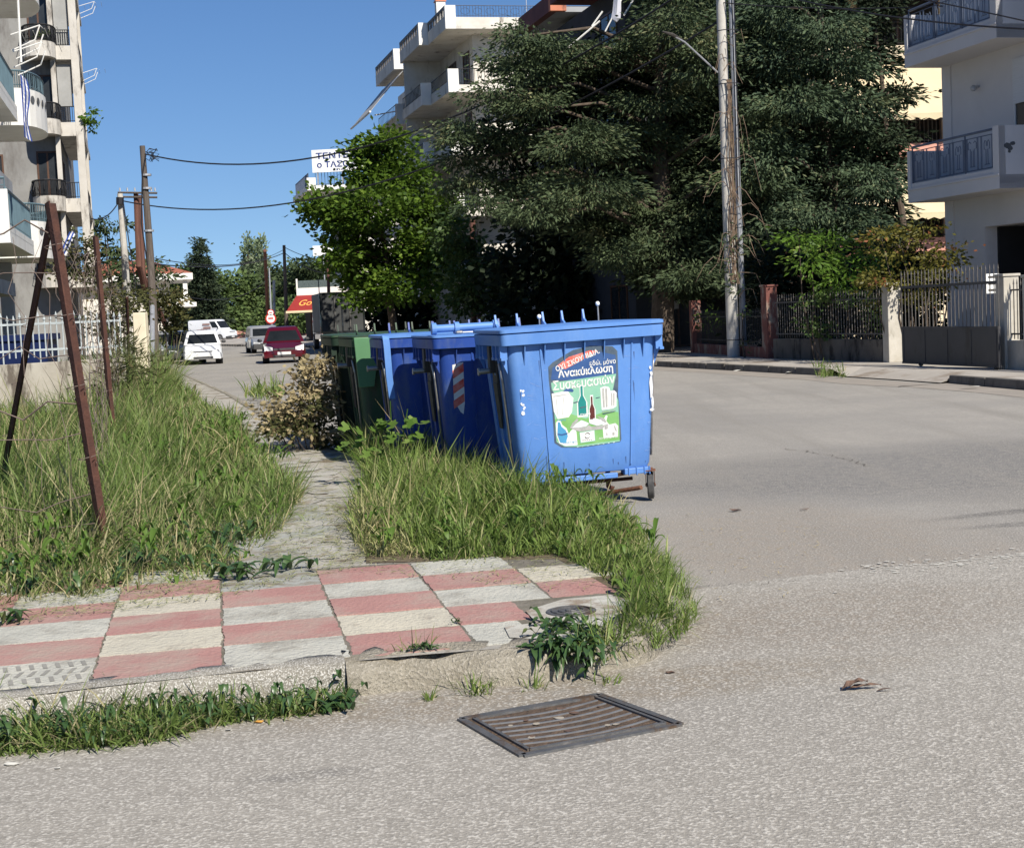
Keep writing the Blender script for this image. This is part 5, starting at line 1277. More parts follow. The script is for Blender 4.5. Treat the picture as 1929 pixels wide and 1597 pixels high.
# ================================================================ VEHICLES
def tyre_at(t, x, y, r, w):
    s = 1 if x > 0 else -1
    def ring(prof, n=20): return [[(x + a * s, y + q * math.cos(2 * math.pi * k / n), r + q * math.sin(2 * math.pi * k / n)) for k in range(n)] for a, q in prof]
    g = MB(); g.loft(ring([(-w, r * .6), (-w, r * .95), (-w + .03, r), (-.03, r), (0, r * .95), (0.001, r * .62)])); wh = g.build('wheel', M['rubber'], t, local=True, smooth='auto')
    g = MB(); g.loft(ring([(-.04, .05), (-.01, r * .60), (-.005, r * .62), (.006, r * .60), (.0, .08)])); g.build('hubcap', M['rim'], wh, local=True)
def make_car(label, px, Y, rz, Wd, Ln, Ht, m, belt=.56, hood=.27, rounded=.08, roof_in=.14, van=False, nose=.74, group=None, plate=True, lampz=None, bump='bumper', base_y=None, lamps_h=.13, hatch=.95):
    loc = W(px, 650, Y); t = thing('van' if van else 'car', label, 'van' if van else 'car', (loc.x, Y, 0), rz, group)
    hw = Wd / 2; zb = .22; zbl = Ht * belt; zh = zbl * .93; y0, y1 = -Ln / 2, Ln / 2
    yw = y0 + Ln * hood
    def sec(y, w, z0, z1, r=rounded):
        r = min(r, (z1 - z0) * .3)
        return [(-w + r, y, z0), (w - r, y, z0), (w, y, z0 + r), (w, y, (z0 + z1) / 2 + .05), (w - .015, y, z1 - r * 1.2), (w - r, y, z1 - .01), (w * .45, y, z1 + .012), (-w * .45, y, z1 + .012), (-w + r, y, z1 - .01), (-w + .015, y, z1 - r * 1.2), (-w, y, (z0 + z1) / 2 + .05), (-w, y, z0 + r)]
    g = MB(); fz = zh * nose
    g.loft([sec(y0 + .03, hw * .86, zb + .06, fz * .72), sec(y0 + .10, hw * .94, zb + .02, fz * .90), sec(y0 + .28, hw * .985, zb, fz), sec(y0 + Ln * .15, hw, zb, zh * .93), sec(yw - .12, hw, zb, zh), sec(yw + .2, hw, zb, zbl), sec(y1 - Ln * .12, hw, zb, zbl), sec(y1 - .06, hw * .96, zb + .05, zbl * .97), sec(y1, hw * .9, zb + .12, zbl * .9)])
    g.build('body', m, t, local=True, smooth='auto')
    # cabin
    rw = hw - roof_in; ys = yw + (.62 if not van else .75); ye = y1 - (.28 if not van else .05); c = .06
    def cab(z, w, ya, yb, r=.10):
        return [(-w + r, ya, z), (w - r, ya, z), (w, ya + r, z), (w, yb - r, z), (w - r, yb, z), (-w + r, yb, z), (-w, yb - r, z), (-w, ya + r, z)]
    g = MB(); g.loft([cab(zbl - .03, hw - .03, yw, y1 - .06), cab(Ht - .13, rw + .03, ys - .06, ye + .02), cab(Ht - .04, rw - .01, ys + .06, ye - .05), cab(Ht, rw - .10, ys + .2, ye - .18)])
    g.build('roof', m, t, local=True, smooth='auto')
    # glass, laid just proud of the cabin faces
    def lerpq(a, b, f): return a + (b - a) * f
    z0, z1 = zbl - .03, Ht - .13
    def cp(f, s): # left/right cabin edge at height fraction
        return lerpq(hw - .03, rw + .03, f) * s
    def yf(f): return lerpq(yw, ys - .06, f)
    g = MB(); o = .012
    fa, fb = .12, .93
    g.quad((-cp(fa, 1) + .12, yf(fa) - o, lerpq(z0, z1, fa)), (cp(fa, 1) - .12, yf(fa) - o, lerpq(z0, z1, fa)), (cp(fb, 1) - .12, yf(fb) - o, lerpq(z0, z1, fb)), (-cp(fb, 1) + .12, yf(fb) - o, lerpq(z0, z1, fb)))
    g.build('windscreen', M['carglass'], t, local=True)
    ends = (y1 - .30) if not van else (yw + 1.25)
    for s in (-1, 1):
        segs = ((.30, .47), (.50, .74), (.77, .95)) if not van else ((.14, .44),)
        for (sa, sb) in segs:
            q = []
            for f, (e0, e1) in ((.18, (sa, sb)), (.90, (sa, sb))):
                ya, yb = yf(f) + .02, (y1 - .06 if not van else y1 - .1) + ((ye + .02) - (y1 - .06)) * f * (0 if van else 1)
                q.append((cp(f, s) + s * .010, lerpq(ya, yb, (e0 - .27) / .70 if not van else e0 * 0 + (.02 if e0 == .14 else .0)), lerpq(z0, z1, f))); q.append((cp(f, s) + s * .010, lerpq(ya, yb, (e1 - .27) / .70 if not van else .22), lerpq(z0, z1, f)))
            g = MB(); pts = [q[0], q[1], q[3], q[2]]
            if s < 0: pts = pts[::-1]
            g.poly(pts); g.build('side_window', M['carglass'], t, local=True)
        mz = zbl + .04; g = MB(); g.ball((s * (hw + .09), yw + .30, mz + .03), .10, 8, 6, (1.0, .5, .7)); g.build('wing_mirror', M['bumper'], t, local=True, smooth=True)
    lz_ = lampz or zh * .62
    for s in (-1, 1):
        g = MB(); a, b = hw * .52, hw * .90
        g.hexa([(s * a, y0 + .045, lz_ - lamps_h * .5), (s * b, y0 + .10, lz_ - lamps_h * .35), (s * b, y0 + .4, lz_ - lamps_h * .35), (s * a, y0 + .3, lz_ - lamps_h * .5), (s * a, y0 + .075, lz_ + lamps_h * .35), (s * (b + .01), y0 + .2, lz_ + lamps_h * .75), (s * (b - .01), y0 + .42, lz_ + lamps_h * .75), (s * a, y0 + .3, lz_ + lamps_h * .35)])
        g.build('headlight', M['lamp'], t, local=True)
    g = MB(); g.box(-hw * .48, hw * .48, y0 + .035, y0 + .12, lz_ - .05, lz_ + .03); g.build('grille', M['bumper'], t, local=True)
    g = MB(); g.loft([sec(y0 - .03, hw * .80, zb + .02, zb + .26, .04), sec(y0 + .0, hw * .93, zb, zb + .28, .04), sec(y0 + .22, hw * 1.005, zb, zb + .28, .04)]); bp_ = g.build('bumper', m if bump == 'body' else M[bump], t, local=True, smooth='auto')
    g = MB(); g.box(-hw * .5, hw * .5, y0 - .038, y0 - .02, zb + .03, zb + .11); g.build('air_intake', M['bumper'], bp_, local=True)
    if plate: g = MB(); g.box(-.26, .26, y0 - .05, y0 - .039, zb + .12, zb + .23); g.build('number_plate', M['plate'], t, local=True)
    r = .30 if not van else .34
    for x in (-1, 1):
        for y in (y0 + Ln * .19, y1 - Ln * .19):
            tyre_at(t, x * (hw + .004), y, r, .2)
            g = MB(); g.loft([[(x * (hw - .26) + x * e, y + (r + .05) * math.cos(2 * math.pi * k / 18), r + (r + .05) * math.sin(2 * math.pi * k / 18)) for k in range(18)] for e in (0, .262)]); g.build('wheel_arch', M['dkvoid'], t, local=True)
    return t
def yof(y, px): 
    v = G(px, y); return v.y
cw = make_car('white older hatchback parked on the left, facing the camera', 381, yof(687, 385) + 1.9, math.radians(12), 1.60, 3.65, 1.42, M['carwhite'], belt=.60, hood=.27, roof_in=.20, bump='carwhite', lampz=.53, lamps_h=.14)
cr = make_car('dark red rounded hatchback driving toward the camera in the middle of the road', 534, yof(684, 535) + 1.9, math.radians(9), 1.70, 3.95, 1.44, M['carred'], belt=.585, hood=.22, rounded=.22, roof_in=.26, bump='body', lampz=.56, lamps_h=.20)
for s in (-1, 1):
    g = MB(); g.ball((s * .60, -1.93, .42), .06, 10, 6, (1, .4, 1)); g.build('fog_lamp', M['lamp'], cr, local=True, smooth=True)
make_car('dark car parked directly behind the white hatchback', 350, 67.5, math.radians(13), 1.66, 4.0, 1.42, M['cardark'], belt=.62)
make_car('pale silver car parked farthest left in the row behind the white hatchback', 322, 74, math.radians(14), 1.66, 4.0, 1.45, M['carsilver'], belt=.62)
make_car('light grey car partly hidden behind the red one', 497, 83, math.radians(16), 1.68, 4.0, 1.50, M['carsilver'], belt=.60)
vn = make_car('white panel van with a faded brown drawing, parked across the end of the street', 402, 165, math.radians(64), 1.95, 5.4, 2.35, M['carwhite'], belt=.56, hood=.17, van=True, nose=.9, roof_in=.10, lampz=.95)
g = MB()
for q, (ya, yb, za, zb_) in enumerate(((-.4, .6, 1.75, 1.95), (-.5, .5, 1.35, 1.6), (-.3, .5, 1.05, 1.22), (.5, 1.6, 1.0, 1.06), (.4, 1.4, 1.25, 1.3), (.7, 1.7, .8, .85))): g.quad((-.99, yb, za), (-.99, ya, za), (-.965, ya, zb_), (-.965, yb, zb_))
for q in range(5): g.quad((-.99, 1.6 - q * .25, .8), (-.99, 1.55 - q * .25, .8), (-.97, .55 - q * .2, 1.5), (-.97, .6 - q * .2, 1.5))
g.build('side_drawing', mat('faded_brown_print', (.30, .19, .17), .6), vn, local=True)
# box truck seen from behind
T0 = W(648, 650, 80); tk = thing('truck', 'dark box truck parked beyond the green containers', 'truck', (T0.x, 80, 0), math.radians(12))
g = MB(); g.box(-1.18, 1.18, 0, 5.2, .95, 3.08); g.build('cargo_box', M['truck'], tk, local=True, bevel=.05)
g = MB()
for (a, b, c, d) in ((-1.2, -1.12, .93, 3.1), (1.12, 1.2, .93, 3.1), (-.04, .04, .93, 3.1), (-1.12, -.04, 3.02, 3.1), (.04, 1.12, 3.02, 3.1), (-1.12, -.04, .93, 1.02), (.04, 1.12, .93, 1.02)): g.box(a, b, -.05, -.001, c, d)
g.build('door_frame', M['cardark'], tk, local=True)
for x in (-.4, .4): g = MB(); g.tube([(x, -.06, 1.0), (x, -.06, 3.0)], .02, 6); g.build('lock_rod', M['pin'], tk, local=True)
g = MB(); g.box(-1.1, 1.1, -.1, 5.1, .60, .93); g.build('chassis', M['cardark'], tk, local=True)
for s in (-1, 1):
    g = MB(); g.box(s * .75, s * 1.12, -.16, -.10, .62, .78); g.build('tail_light', M['signred'], tk, local=True); tyre_at(tk, s * 1.12, .9, .45, .28); tyre_at(tk, s * 1.12, 6.0, .45, .28)
g = MB(); g.loft([[(x, y, z) for x, y, z in ((-1.05, 5.3, zz), (1.05, 5.3, zz), (1.05, 7.0 - k, zz), (-1.05, 7.0 - k, zz))] for zz, k in ((.6, 0), (1.5, 0), (2.4, .35), (2.5, .4))]); g.build('cab', M['cardark'], tk, local=True)
# round road signs
st = pole('road_sign', 'pair of round red rimmed road signs before the far wooden poles', 'road sign', [W(511, 640, 104), W(510, 586, 104)], [.04, .04], 'galv')
for y, r in ((589, .24), (600, .38)):
    c = W(510, y, 103.9)
    g = MB(); g.tube([c, c + Vector((0, .02, 0))], r, 24); d_ = g.build('disc', M['signred'], st)
    g = MB(); g.tube([c - Vector((0, .004, 0)), c], r * .76, 24); g.build('face', M['signwhite'], d_)
    g = MB(); g.box(c.x - r * .45, c.x + r * .45, c.y - .008, c.y - .005, c.z - r * .12, c.z + r * .16); g.build('symbol', M['signred'], d_)
# far low wall and kiosk bits
fb = thing('billboard', 'small far white sign box on a frame left of the green tree', 'sign', tuple(W(608, 482, 135)), 0)
g = MB(); c = W(608, 472, 135); g.box(c.x - .9, c.x + .9, 135, 135.3, c.z - .45, c.z + .45); g.build('panel', M['signwhite'], fb)
g = MB(); g.tube([(c.x, 135.2, c.z - 4), (c.x, 135.2, c.z + 1.2)], .06, 6); g.build('post', M['galv'], fb)

# ---- laundry racks, flags
def rack(label, px, py, Y, rz, w=1.0):
    p = W(px, py, Y); t = thing('laundry_rack', label, 'laundry rack', tuple(p), rz); g = MB()
    g.tube([(0, 0, 0), (w, 0, .18), (w + .08, 0, .1), (w, .9, .18), (0, .9, 0)], .013, 5); g.tube([(0, 0, -.3), (w * .8, 0, -.1), (w, 0, .18)], .013, 5); g.tube([(0, .9, -.3), (w * .8, .9, -.1), (w, .9, .18)], .013, 5)
    for k in range(4): g.tube([(.2 + k * .22, 0, .04 + k * .04), (.2 + k * .22, .9, .04 + k * .04)], .006, 4)
    g.build('folding_frame', M['white'], t, local=True); return t
rack('white folding rack on the near left balcony', 20, 66, 29.2, math.radians(13), .55)
rack('white folding rack on the left building just below the first one', 24, 98, 29.2, math.radians(13), .55)
rack('thin rack sticking out at the top right of the weathered building', 149, 12, 60.8, math.radians(13), .6)
rack('thin rack sticking out below the top one of the weathered building', 156, 138, 60.8, math.radians(13), .55)
def flag(label, top, bot, width, Y):
    t = thing('flag', label, 'flag', tuple(W(*top, Y)), 0); g = MB(); g.tube([W(*top, Y), W(*bot, Y)], .022, 6); g.build('pole', M['white'], t); return t
f1 = flag('blue and white striped flag hanging from a white pole on the left balcony', (34, 0), (40, 118), 1, 28.6)
rows = 14
for s in range(5):
    g = MB(); vs = []
    for r_ in range(rows + 1):
        for e in (0, 1):
            f = r_ / rows; px = 38 + 12 * f + (s + e) * 2.6 * (1 + .3 * math.sin(f * 7)) - 4 * f; py = 140 + 118 * f + (s + e) * 2
            p = W(px, py, 28.5 + .05 * math.sin(f * 9 + s + e)); vs.append(p)
    g.add(vs, [(2 * k, 2 * k + 1, 2 * k + 3, 2 * k + 2) for k in range(rows)]); g.build('stripe', M['bluecloth'] if s % 2 == 0 else M['whitecloth'], f1)
f2 = flag('small blue and white flag on a tilted pole low on the weathered building', (137, 425), (114, 480), 1, 55)
for s in range(4):
    g = MB(); vs = []
    for r_ in range(9):
        for e in (0, 1):
            f = r_ / 8; p = W(133 - 18 * f + (s + e) * 2.2, 432 + 40 * f + (s + e) * 2.5, 54.9 + .05 * math.sin(f * 6 + s)); vs.append(p)
    g.add(vs, [(2 * k, 2 * k + 1, 2 * k + 3, 2 * k + 2) for k in range(8)]); g.build('stripe', M['bluecloth'] if s % 2 == 0 else M['whitecloth'], f2)
f3 = flag('furled pale flag on a white pole above the big cedar', (1186, -30), (1140, 60), 1, 44)
g = MB(); g.loft([[W(1160 + dx + wob, y, 44) + Vector((0, dy, 0)) for dx, dy in ((-w, 0), (0, -.12), (w, 0), (0, .12))] for y, w, wob in ((-30, 5, 6), (0, 7, 3), (20, 8, 2), (35, 9, 0), (42, 2, 0))]); g.build('cloth', mat('faded_lilac_cloth', (.42, .42, .52), .9, (.6, .6, .62), 3, stretch=(5, 5, .5)), f3)
cl = thing('clothes_line', 'white prop rods of a clothes line above the big cedar', 'clothes line', tuple(W(1100, 60, 44.5)))
for a, b in (((1068, 92), (1130, 40)), ((1115, 50), (1135, 22)), ((1175, 30), (1196, -5))):
    g = MB(); g.tube([W(*a, 44.5), W(*b, 44.5)], .025, 5); g.build('rod', M['white'], cl)
# ================================================================ TREES AND SHRUBS
LM = {
 'cedar': leafmat('cedar_needles', (.033, .054, .026), (.094, .124, .056), (.18, .18, .09), .7, .15),
 'cedar2': leafmat('blue_green_cedar_needles', (.034, .058, .034), (.092, .132, .068), (.14, .16, .08), .7, .15),
 'maple': leafmat('fresh_green_leaves', (.045, .090, .012), (.115, .190, .022), (.17, .25, .04), .5, .35),
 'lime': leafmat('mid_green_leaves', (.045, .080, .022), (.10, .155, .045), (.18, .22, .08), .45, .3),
 'shade': leafmat('shade_dark_leaves', (.010, .018, .008), (.022, .034, .014), None, .8, .05),  # near-black leaf colour that paints deep shade
 'shrub': leafmat('bright_shrub_leaves', (.06, .12, .015), (.13, .23, .03), (.25, .33, .07), .45, .35),
 'creeper': leafmat('brownish_creeper_leaves', (.08, .085, .015), (.17, .15, .03), (.24, .09, .04), .5, .3),
 'ivy': leafmat('dusty_brown_green_leaves', (.045, .055, .018), (.10, .10, .035), (.16, .12, .06), .7, .2),
 'far': leafmat('far_tree_leaves', (.065, .105, .035), (.12, .17, .05), (.15, .20, .08), .8, .2),
 'far2': leafmat('far_dark_tree_leaves', (.045, .070, .030), (.08, .11, .045), (.11, .14, .06), .8, .2),
 'conifer': leafmat('spruce_needles', (.025, .040, .022), (.045, .065, .032), (.07, .085, .04), .8, .1),
 'poplar': leafmat('pale_poplar_leaves', (.14, .19, .10), (.21, .26, .15), (.28, .32, .2), .7, .2),
 'dry': leafmat('dried_bush_leaves', (.22, .175, .095), (.40, .33, .18), (.52, .42, .26), .8, .2),
 'grass': leafmat('wild_grass_blades', (.068, .115, .024), (.215, .290, .082), (.38, .34, .18), .5, .35),
 'grass2': leafmat('yellowish_grass_blades', (.068, .115, .020), (.22, .295, .075), (.38, .36, .17), .5, .35),  # slightly yellower blades than the lot grass
 'drygrass': leafmat('straw_mixed_grass', (.11, .14, .035), (.24, .24, .09), (.44, .36, .2), .6, .3),
 'dock': leafmat('dark_dock_leaves', (.035, .075, .025), (.065, .12, .035), (.12, .15, .05), .35, .2, .5),
 'mallow': leafmat('mallow_leaves', (.07, .14, .02), (.14, .22, .045), (.2, .28, .07), .5, .35),
 'straw': leafmat('loose_clippings', (.16, .19, .07), (.28, .28, .13), (.42, .38, .22), .8, .1),
}
def blob3(b):
    px, py, Y, rx, ry = b[:5]; s = Y / FPX
    c = W(px, py, Y); return np.array(c), np.array([rx * s, (b[5] if len(b) > 5 else rx * s * .9), ry * s])
def leaves(name, blobs, m, parent, n_m2=60, ln=.18, wd=.07, clump=.28, flat=.45, droop=-.15, seed=1, shell=.45, per=26, upness=.5, keep_z=-1e9, dirw=1.0):
    R = np.random.default_rng(seed); VV = []; TT = []
    for b in blobs:
        c, r = blob3(b)
        area = 4 * math.pi * ((r[0] * r[1]) ** 1.6 / 3 + (r[0] * r[2]) ** 1.6 / 3 + (r[1] * r[2]) ** 1.6 / 3) ** (1 / 1.6)
        n = int(area * n_m2 * (b[6] if len(b) > 6 else 1)); nc = max(3, n // per)
        d = R.normal(size=(nc, 3)); d /= np.linalg.norm(d, axis=1)[:, None]
        rad = (shell + (1 - shell) * R.random(nc)) * R.uniform(.85, 1.12, nc)
        cc = c + d * rad[:, None] * r
        k = R.integers(0, nc, n)
        cl = clump * R.uniform(.6, 1.4, nc)[k][:, None]
        loc = R.normal(size=(n, 3)) * cl * np.array([1, 1, flat])
        p = cc[k] + loc
        out = d[k] * np.array([1, 1, .35]) * dirw + loc / (cl + 1e-6) * .35 + R.normal(size=(n, 3)) * .35; out[:, 2] += droop
        out /= np.linalg.norm(out, axis=1)[:, None]
        nr = R.normal(size=(n, 3)) + np.array([0, 0, upness]); side = np.cross(out, nr); side /= np.linalg.norm(side, axis=1)[:, None] + 1e-9
        L = ln * R.uniform(.6, 1.35, n)[:, None]; w = wd * R.uniform(.7, 1.3, n)[:, None]
        V = np.stack([p, p + out * L * .45 - side * w * .5, p + out * L, p + out * L * .55 + side * w * .5], 1)
        t = np.clip(R.normal(.4, .2, nc)[k] + R.normal(0, .16, n), 0, 1)
        if keep_z > -1e8:
            ok = V[:, :, 2].min(axis=1) > keep_z; V = V[ok]; t = t[ok]
        VV.append(V.reshape(-1, 3)); TT.append(np.repeat(t, 4))
    V = np.concatenate(VV); F = np.arange(len(V)).reshape(-1, 4)
    return quads_mesh(name, V, F, LM[m], parent, tint=np.concatenate(TT))
def limbs(t, base, top, blobs, r0, m='bark', seed=1, every=1, bend=.12, start=.2, rb=.07):
    rr = random.Random(seed); base = Vector(base); top = Vector(top); g = MB()
    tr = [base.lerp(top, k / 8) + Vector((rr.gauss(0, .06), rr.gauss(0, .06), 0)) * (1 if k else 0) for k in range(9)]
    g.tube(tr, [r0 * (1 - .85 * k / 8) for k in range(9)], 10); g.build('trunk', M[m], t, smooth='auto')
    g = MB()
    for b in blobs[::every]:
        c, r = blob3(b); c = Vector(c); h = max(base.z + (top.z - base.z) * start, min(c.z - .25 * (c - top).length * .3, top.z))
        f = min(.97, max(0, (h - base.z) / (top.z - base.z))); s = base.lerp(top, f); mid = s.lerp(c, .5) + Vector((0, 0, bend * (c - s).length))
        g.tube([s, s.lerp(mid, .6), mid, mid.lerp(c, .6), c], [rb * 1.3, rb, rb * .8, rb * .55, rb * .25], 5, cap=False)
    g.build('limbs', M[m], t, smooth=True)

rr = random.Random(21)
def jit(bl, Y0, dY, seed, depth=None, dens=1.0):
    r = random.Random(seed); return [(x, y, Y0 + r.uniform(-dY, dY), a, b, depth if depth else None, dens) if depth else (x, y, Y0 + r.uniform(-dY, dY), a, b) for x, y, a, b in bl]
ced1 = [(985, 68, 36, 26), (960, 108, 46, 16), (1000, 140, 66, 20), (1090, 120, 74, 26), (1170, 104, 74, 28), (1268, 50, 60, 44), (1325, 105, 55, 50), (1250, 118, 60, 40),
        (930, 178, 52, 14), (1015, 205, 84, 24), (1125, 188, 92, 34), (1235, 185, 82, 44), (1318, 215, 56, 54), (880, 238, 48, 13), (955, 268, 84, 24), (1080, 272, 100, 34), (1200, 278, 92, 40), (1305, 305, 66, 48),
        (878, 302, 44, 15), (905, 345, 60, 18), (990, 345, 84, 24), (1110, 362, 100, 32), (1220, 385, 92, 38), (1320, 400, 66, 42), (900, 388, 50, 14), (1010, 402, 76, 18), (1150, 440, 76, 28), (1250, 462, 76, 34), (1340, 480, 66, 36), (1380, 430, 52, 44), (1200, 480, 46, 24), (1240, 515, 56, 22), (1160, 485, 40, 18), (1290, 545, 40, 16),
        (1290, -40, 90, 60), (1370, 40, 60, 50), (1405, 150, 62, 42), (1410, 250, 55, 42), (1400, 345, 55, 42), (1300, 520, 60, 22), (1360, 528, 56, 20), (860, 270, 30, 9), (845, 355, 24, 10), (1040, 100, 40, 14)]
CE = thing('cedar_tree', 'big spreading cedar with drooping grey green sprays, left of the tall concrete pole', 'tree', (4.7, 45.6, .14))
bl = [(x, y, Y, a, b * .93, 1.4, (.55 if x < 940 else .8 if x < 1030 else 1.0)) for x, y, Y, a, b in jit(ced1, 44.8, 1.9, 3)]
limbs(CE, (4.7, 45.6, .1), (5.2, 45.6, 14), bl, .38, seed=2)
leaves('crown', bl, 'cedar', CE, n_m2=200, ln=.17, wd=.06, clump=.32, flat=.36, droop=-.38, seed=5, shell=.62, per=130, upness=1.0, dirw=.9)
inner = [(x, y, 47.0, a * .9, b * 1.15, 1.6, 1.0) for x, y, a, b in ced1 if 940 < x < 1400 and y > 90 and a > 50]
leaves('inner_crown', inner, 'shade', CE, n_m2=70, ln=.26, wd=.10, clump=.4, flat=.6, seed=6, shell=.1)  # dark fill: shade inside the crown put into leaf colour
ced2 = [(1480, 15, 90, 44), (1560, 55, 74, 34), (1480, 112, 86, 40), (1585, 125, 66, 26), (1500, 195, 86, 36), (1600, 205, 66, 26), (1520, 275, 84, 36), (1620, 268, 56, 36), (1560, 335, 86, 30), (1640, 345, 50, 30), (1450, 385, 56, 28), (1530, 405, 84, 22), (1600, 425, 56, 22), (1445, 300, 46, 40), (1440, 440, 46, 40), (1450, 200, 50, 36), (1440, 60, 50, 44), (1520, -50, 90, 60), (1500, 450, 50, 20)]
CF = thing('cedar_tree', 'second cedar right of the tall concrete pole in front of the cream building', 'tree', (9.9, 45, .14))
bl = [(x, y, Y, a, b * .93, 1.3, 1.0) for x, y, Y, a, b in jit(ced2, 44.2, 1.6, 4)]
limbs(CF, (9.9, 45, .1), (9.6, 45, 13), bl, .3, seed=3)
leaves('crown', bl, 'cedar2', CF, n_m2=210, ln=.17, wd=.06, clump=.32, flat=.36, droop=-.38, seed=7, shell=.62, per=130, upness=1.0, dirw=.9)
leaves('inner_crown', [(x, y, 46.2, a * .85, b * 1.1, 1.4, 1.0) for x, y, a, b in ced2 if x < 1640], 'shade', CF, n_m2=22, ln=.4, wd=.16, clump=.4, flat=.6, seed=8, shell=.2)  # fill leaves coloured as the second crown's inner shade
ced3 = [(1645, 40, 34, 26), (1650, 95, 34, 14), (1652, 130, 26, 14), (1698, 176, 36, 8), (1660, 186, 34, 14), (1650, 232, 40, 22), (1680, 262, 26, 12), (1655, 300, 46, 22), (1685, 320, 24, 10), (1640, 360, 40, 24), (1660, 400, 30, 18), (1640, 440, 36, 26), (1660, 10, 36, 16), (1675, 440, 20, 16)]
CG = thing('cedar_tree', 'dark shaded cedar with a leaning bare trunk against the cream awnings', 'tree', (W(1700, 600, 45).x, 45, .14))
bl = jit(ced3, 45.3, .7, 5, 1.0)
limbs(CG, (W(1720, 600, 45).x, 45, .1), tuple(W(1640, -20, 45)), bl, .17, seed=4)
leaves('crown', bl, 'shade', CG, n_m2=150, ln=.24, wd=.07, clump=.28, flat=.42, droop=-.2, seed=9, shell=.3, per=30, upness=1.0)  # this tree's shade is put into its near-black leaf colour

map_ = [(712, 285, 46, 28), (700, 332, 44, 30), (750, 325, 64, 36), (618, 385, 38, 26), (700, 392, 84, 44), (792, 385, 56, 40), (650, 440, 42, 32), (720, 465, 76, 40), (800, 460, 56, 36), (688, 515, 44, 28), (755, 535, 62, 34), (820, 505, 40, 40), (640, 405, 40, 24), (735, 265, 24, 16), (690, 560, 30, 18), (830, 400, 36, 30), (640, 480, 30, 24), (600, 395, 20, 12), (690, 285, 20, 14)]
MP = thing('street_tree', 'round fresh green leafy tree left of the cedar', 'tree', tuple(W(745, 640, 70))); bl = jit(map_, 70, 2.1, 6, 1.8)
tb = Vector((W(745, 640, 70).x, 70, .1))
limbs(MP, tuple(tb), tuple(tb + Vector((-.6, 0, 8.5))), bl, .24, seed=5)
leaves('crown', bl, 'maple', MP, n_m2=62, ln=.26, wd=.19, clump=.36, flat=.55, droop=-.1, seed=10, shell=.45, per=22, upness=1.3)
sm = [(868, 465, 32, 30), (905, 490, 46, 36), (945, 520, 36, 36), (878, 520, 36, 36), (930, 560, 42, 26), (870, 565, 34, 24), (850, 430, 22, 24), (965, 555, 22, 26)]
ST = thing('street_tree', 'small dusty green tree with a stub pole, between the round tree and the cedar', 'tree', tuple(W(905, 640, 61))); bl = jit(sm, 61, 1.0, 7, 1.2)
tb = Vector((W(905, 640, 61).x, 61, .1)); limbs(ST, tuple(tb), tuple(tb + Vector((0, 0, 4.4))), bl, .12, seed=6, rb=.035)
leaves('crown', bl, 'lime', ST, n_m2=70, ln=.22, wd=.15, clump=.3, flat=.6, droop=-.3, seed=11, shell=.4, per=20, upness=.7)
pole('utility_pole', 'short reddish pole stump showing above the small dusty tree', 'utility pole', [Vector((W(893, 640, 63).x, 63, .1)), W(890, 415, 63)], [.13, .12], 'redwood')

def bush(name, label, blobs, m, Y, dY=.5, depth=.8, n=80, ln=.14, wd=.08, seed=1, stems=True, cat='shrub', clump=.22, group=None, rb=.02, shell=.3, baseY=None, **kw):
    bl = jit(blobs, Y, dY, seed, depth)
    bx_ = sum(b[0] for b in blobs) / len(blobs); base = Vector((W(bx_, 640, Y).x, Y, .12))
    t = thing(name, label, cat, tuple(base), 0, group)
    if stems:
        g = MB(); r = random.Random(seed)
        for b in bl:
            c = Vector(blob3(b)[0]); s = base.lerp(Vector((c.x, c.y, base.z)), .6); g.tube([s, s.lerp(c, .5) + Vector((r.uniform(-.15, .15), 0, .05)), c], [rb, rb * .8, rb * .4], 5, cap=False)
        g.build('stems', M['bark'], t)
    leaves('foliage', bl, m, t, n_m2=n, ln=ln, wd=wd, clump=clump, seed=seed + 50, shell=shell, keep_z=.12, **kw)
    return t
bush('shrub', 'bright green leafy shrub leaning over the spiked fence under the cedars', [(1505, 448, 34, 22), (1555, 462, 52, 28), (1602, 492, 40, 28), (1530, 495, 46, 28), (1580, 530, 52, 20), (1640, 490, 30, 24)], 'shrub', 34.5, ln=.16, wd=.055, n=75, seed=1, droop=-.35)
bush('climbing_shrub', 'reddish and olive climbing shrub spilling over the gate beside the white building', [(1660, 445, 46, 16), (1700, 468, 60, 24), (1765, 480, 46, 24), (1700, 520, 66, 26), (1760, 530, 46, 26), (1715, 568, 50, 24), (1790, 505, 26, 24), (1650, 530, 30, 30), (1740, 430, 40, 12)], 'creeper', 31.8, ln=.10, wd=.055, n=95, seed=2, clump=.16)
bush('climbing_plant', 'dull green climber growing through the middle of the spiked fence', [(1530, 585, 34, 30), (1560, 560, 30, 20), (1545, 620, 24, 20), (1600, 560, 40, 14)], 'lime', 34.2, dY=.2, depth=.35, ln=.09, wd=.07, n=130, seed=3, clump=.14)
bush('climbing_plant', 'dark climber at the pillar end of the spiked fence, left of the gate', [(1640, 585, 26, 34), (1655, 610, 20, 30), (1625, 555, 24, 16)], 'lime', 33.2, dY=.2, depth=.35, ln=.08, wd=.06, n=130, seed=4, clump=.14)
bush('hedge', 'near black evergreen fill added for the deep shade behind the spiked fence', [(x, y, 42, 34) for x in range(1450, 1760, 46) for y in (505, 560, 615)], 'shade', 40.5, dY=.4, depth=.8, ln=.17, wd=.11, n=150, seed=5, stems=False, clump=.3, cat='hedge')  # added backdrop foliage, the garden's shade painted in its leaves
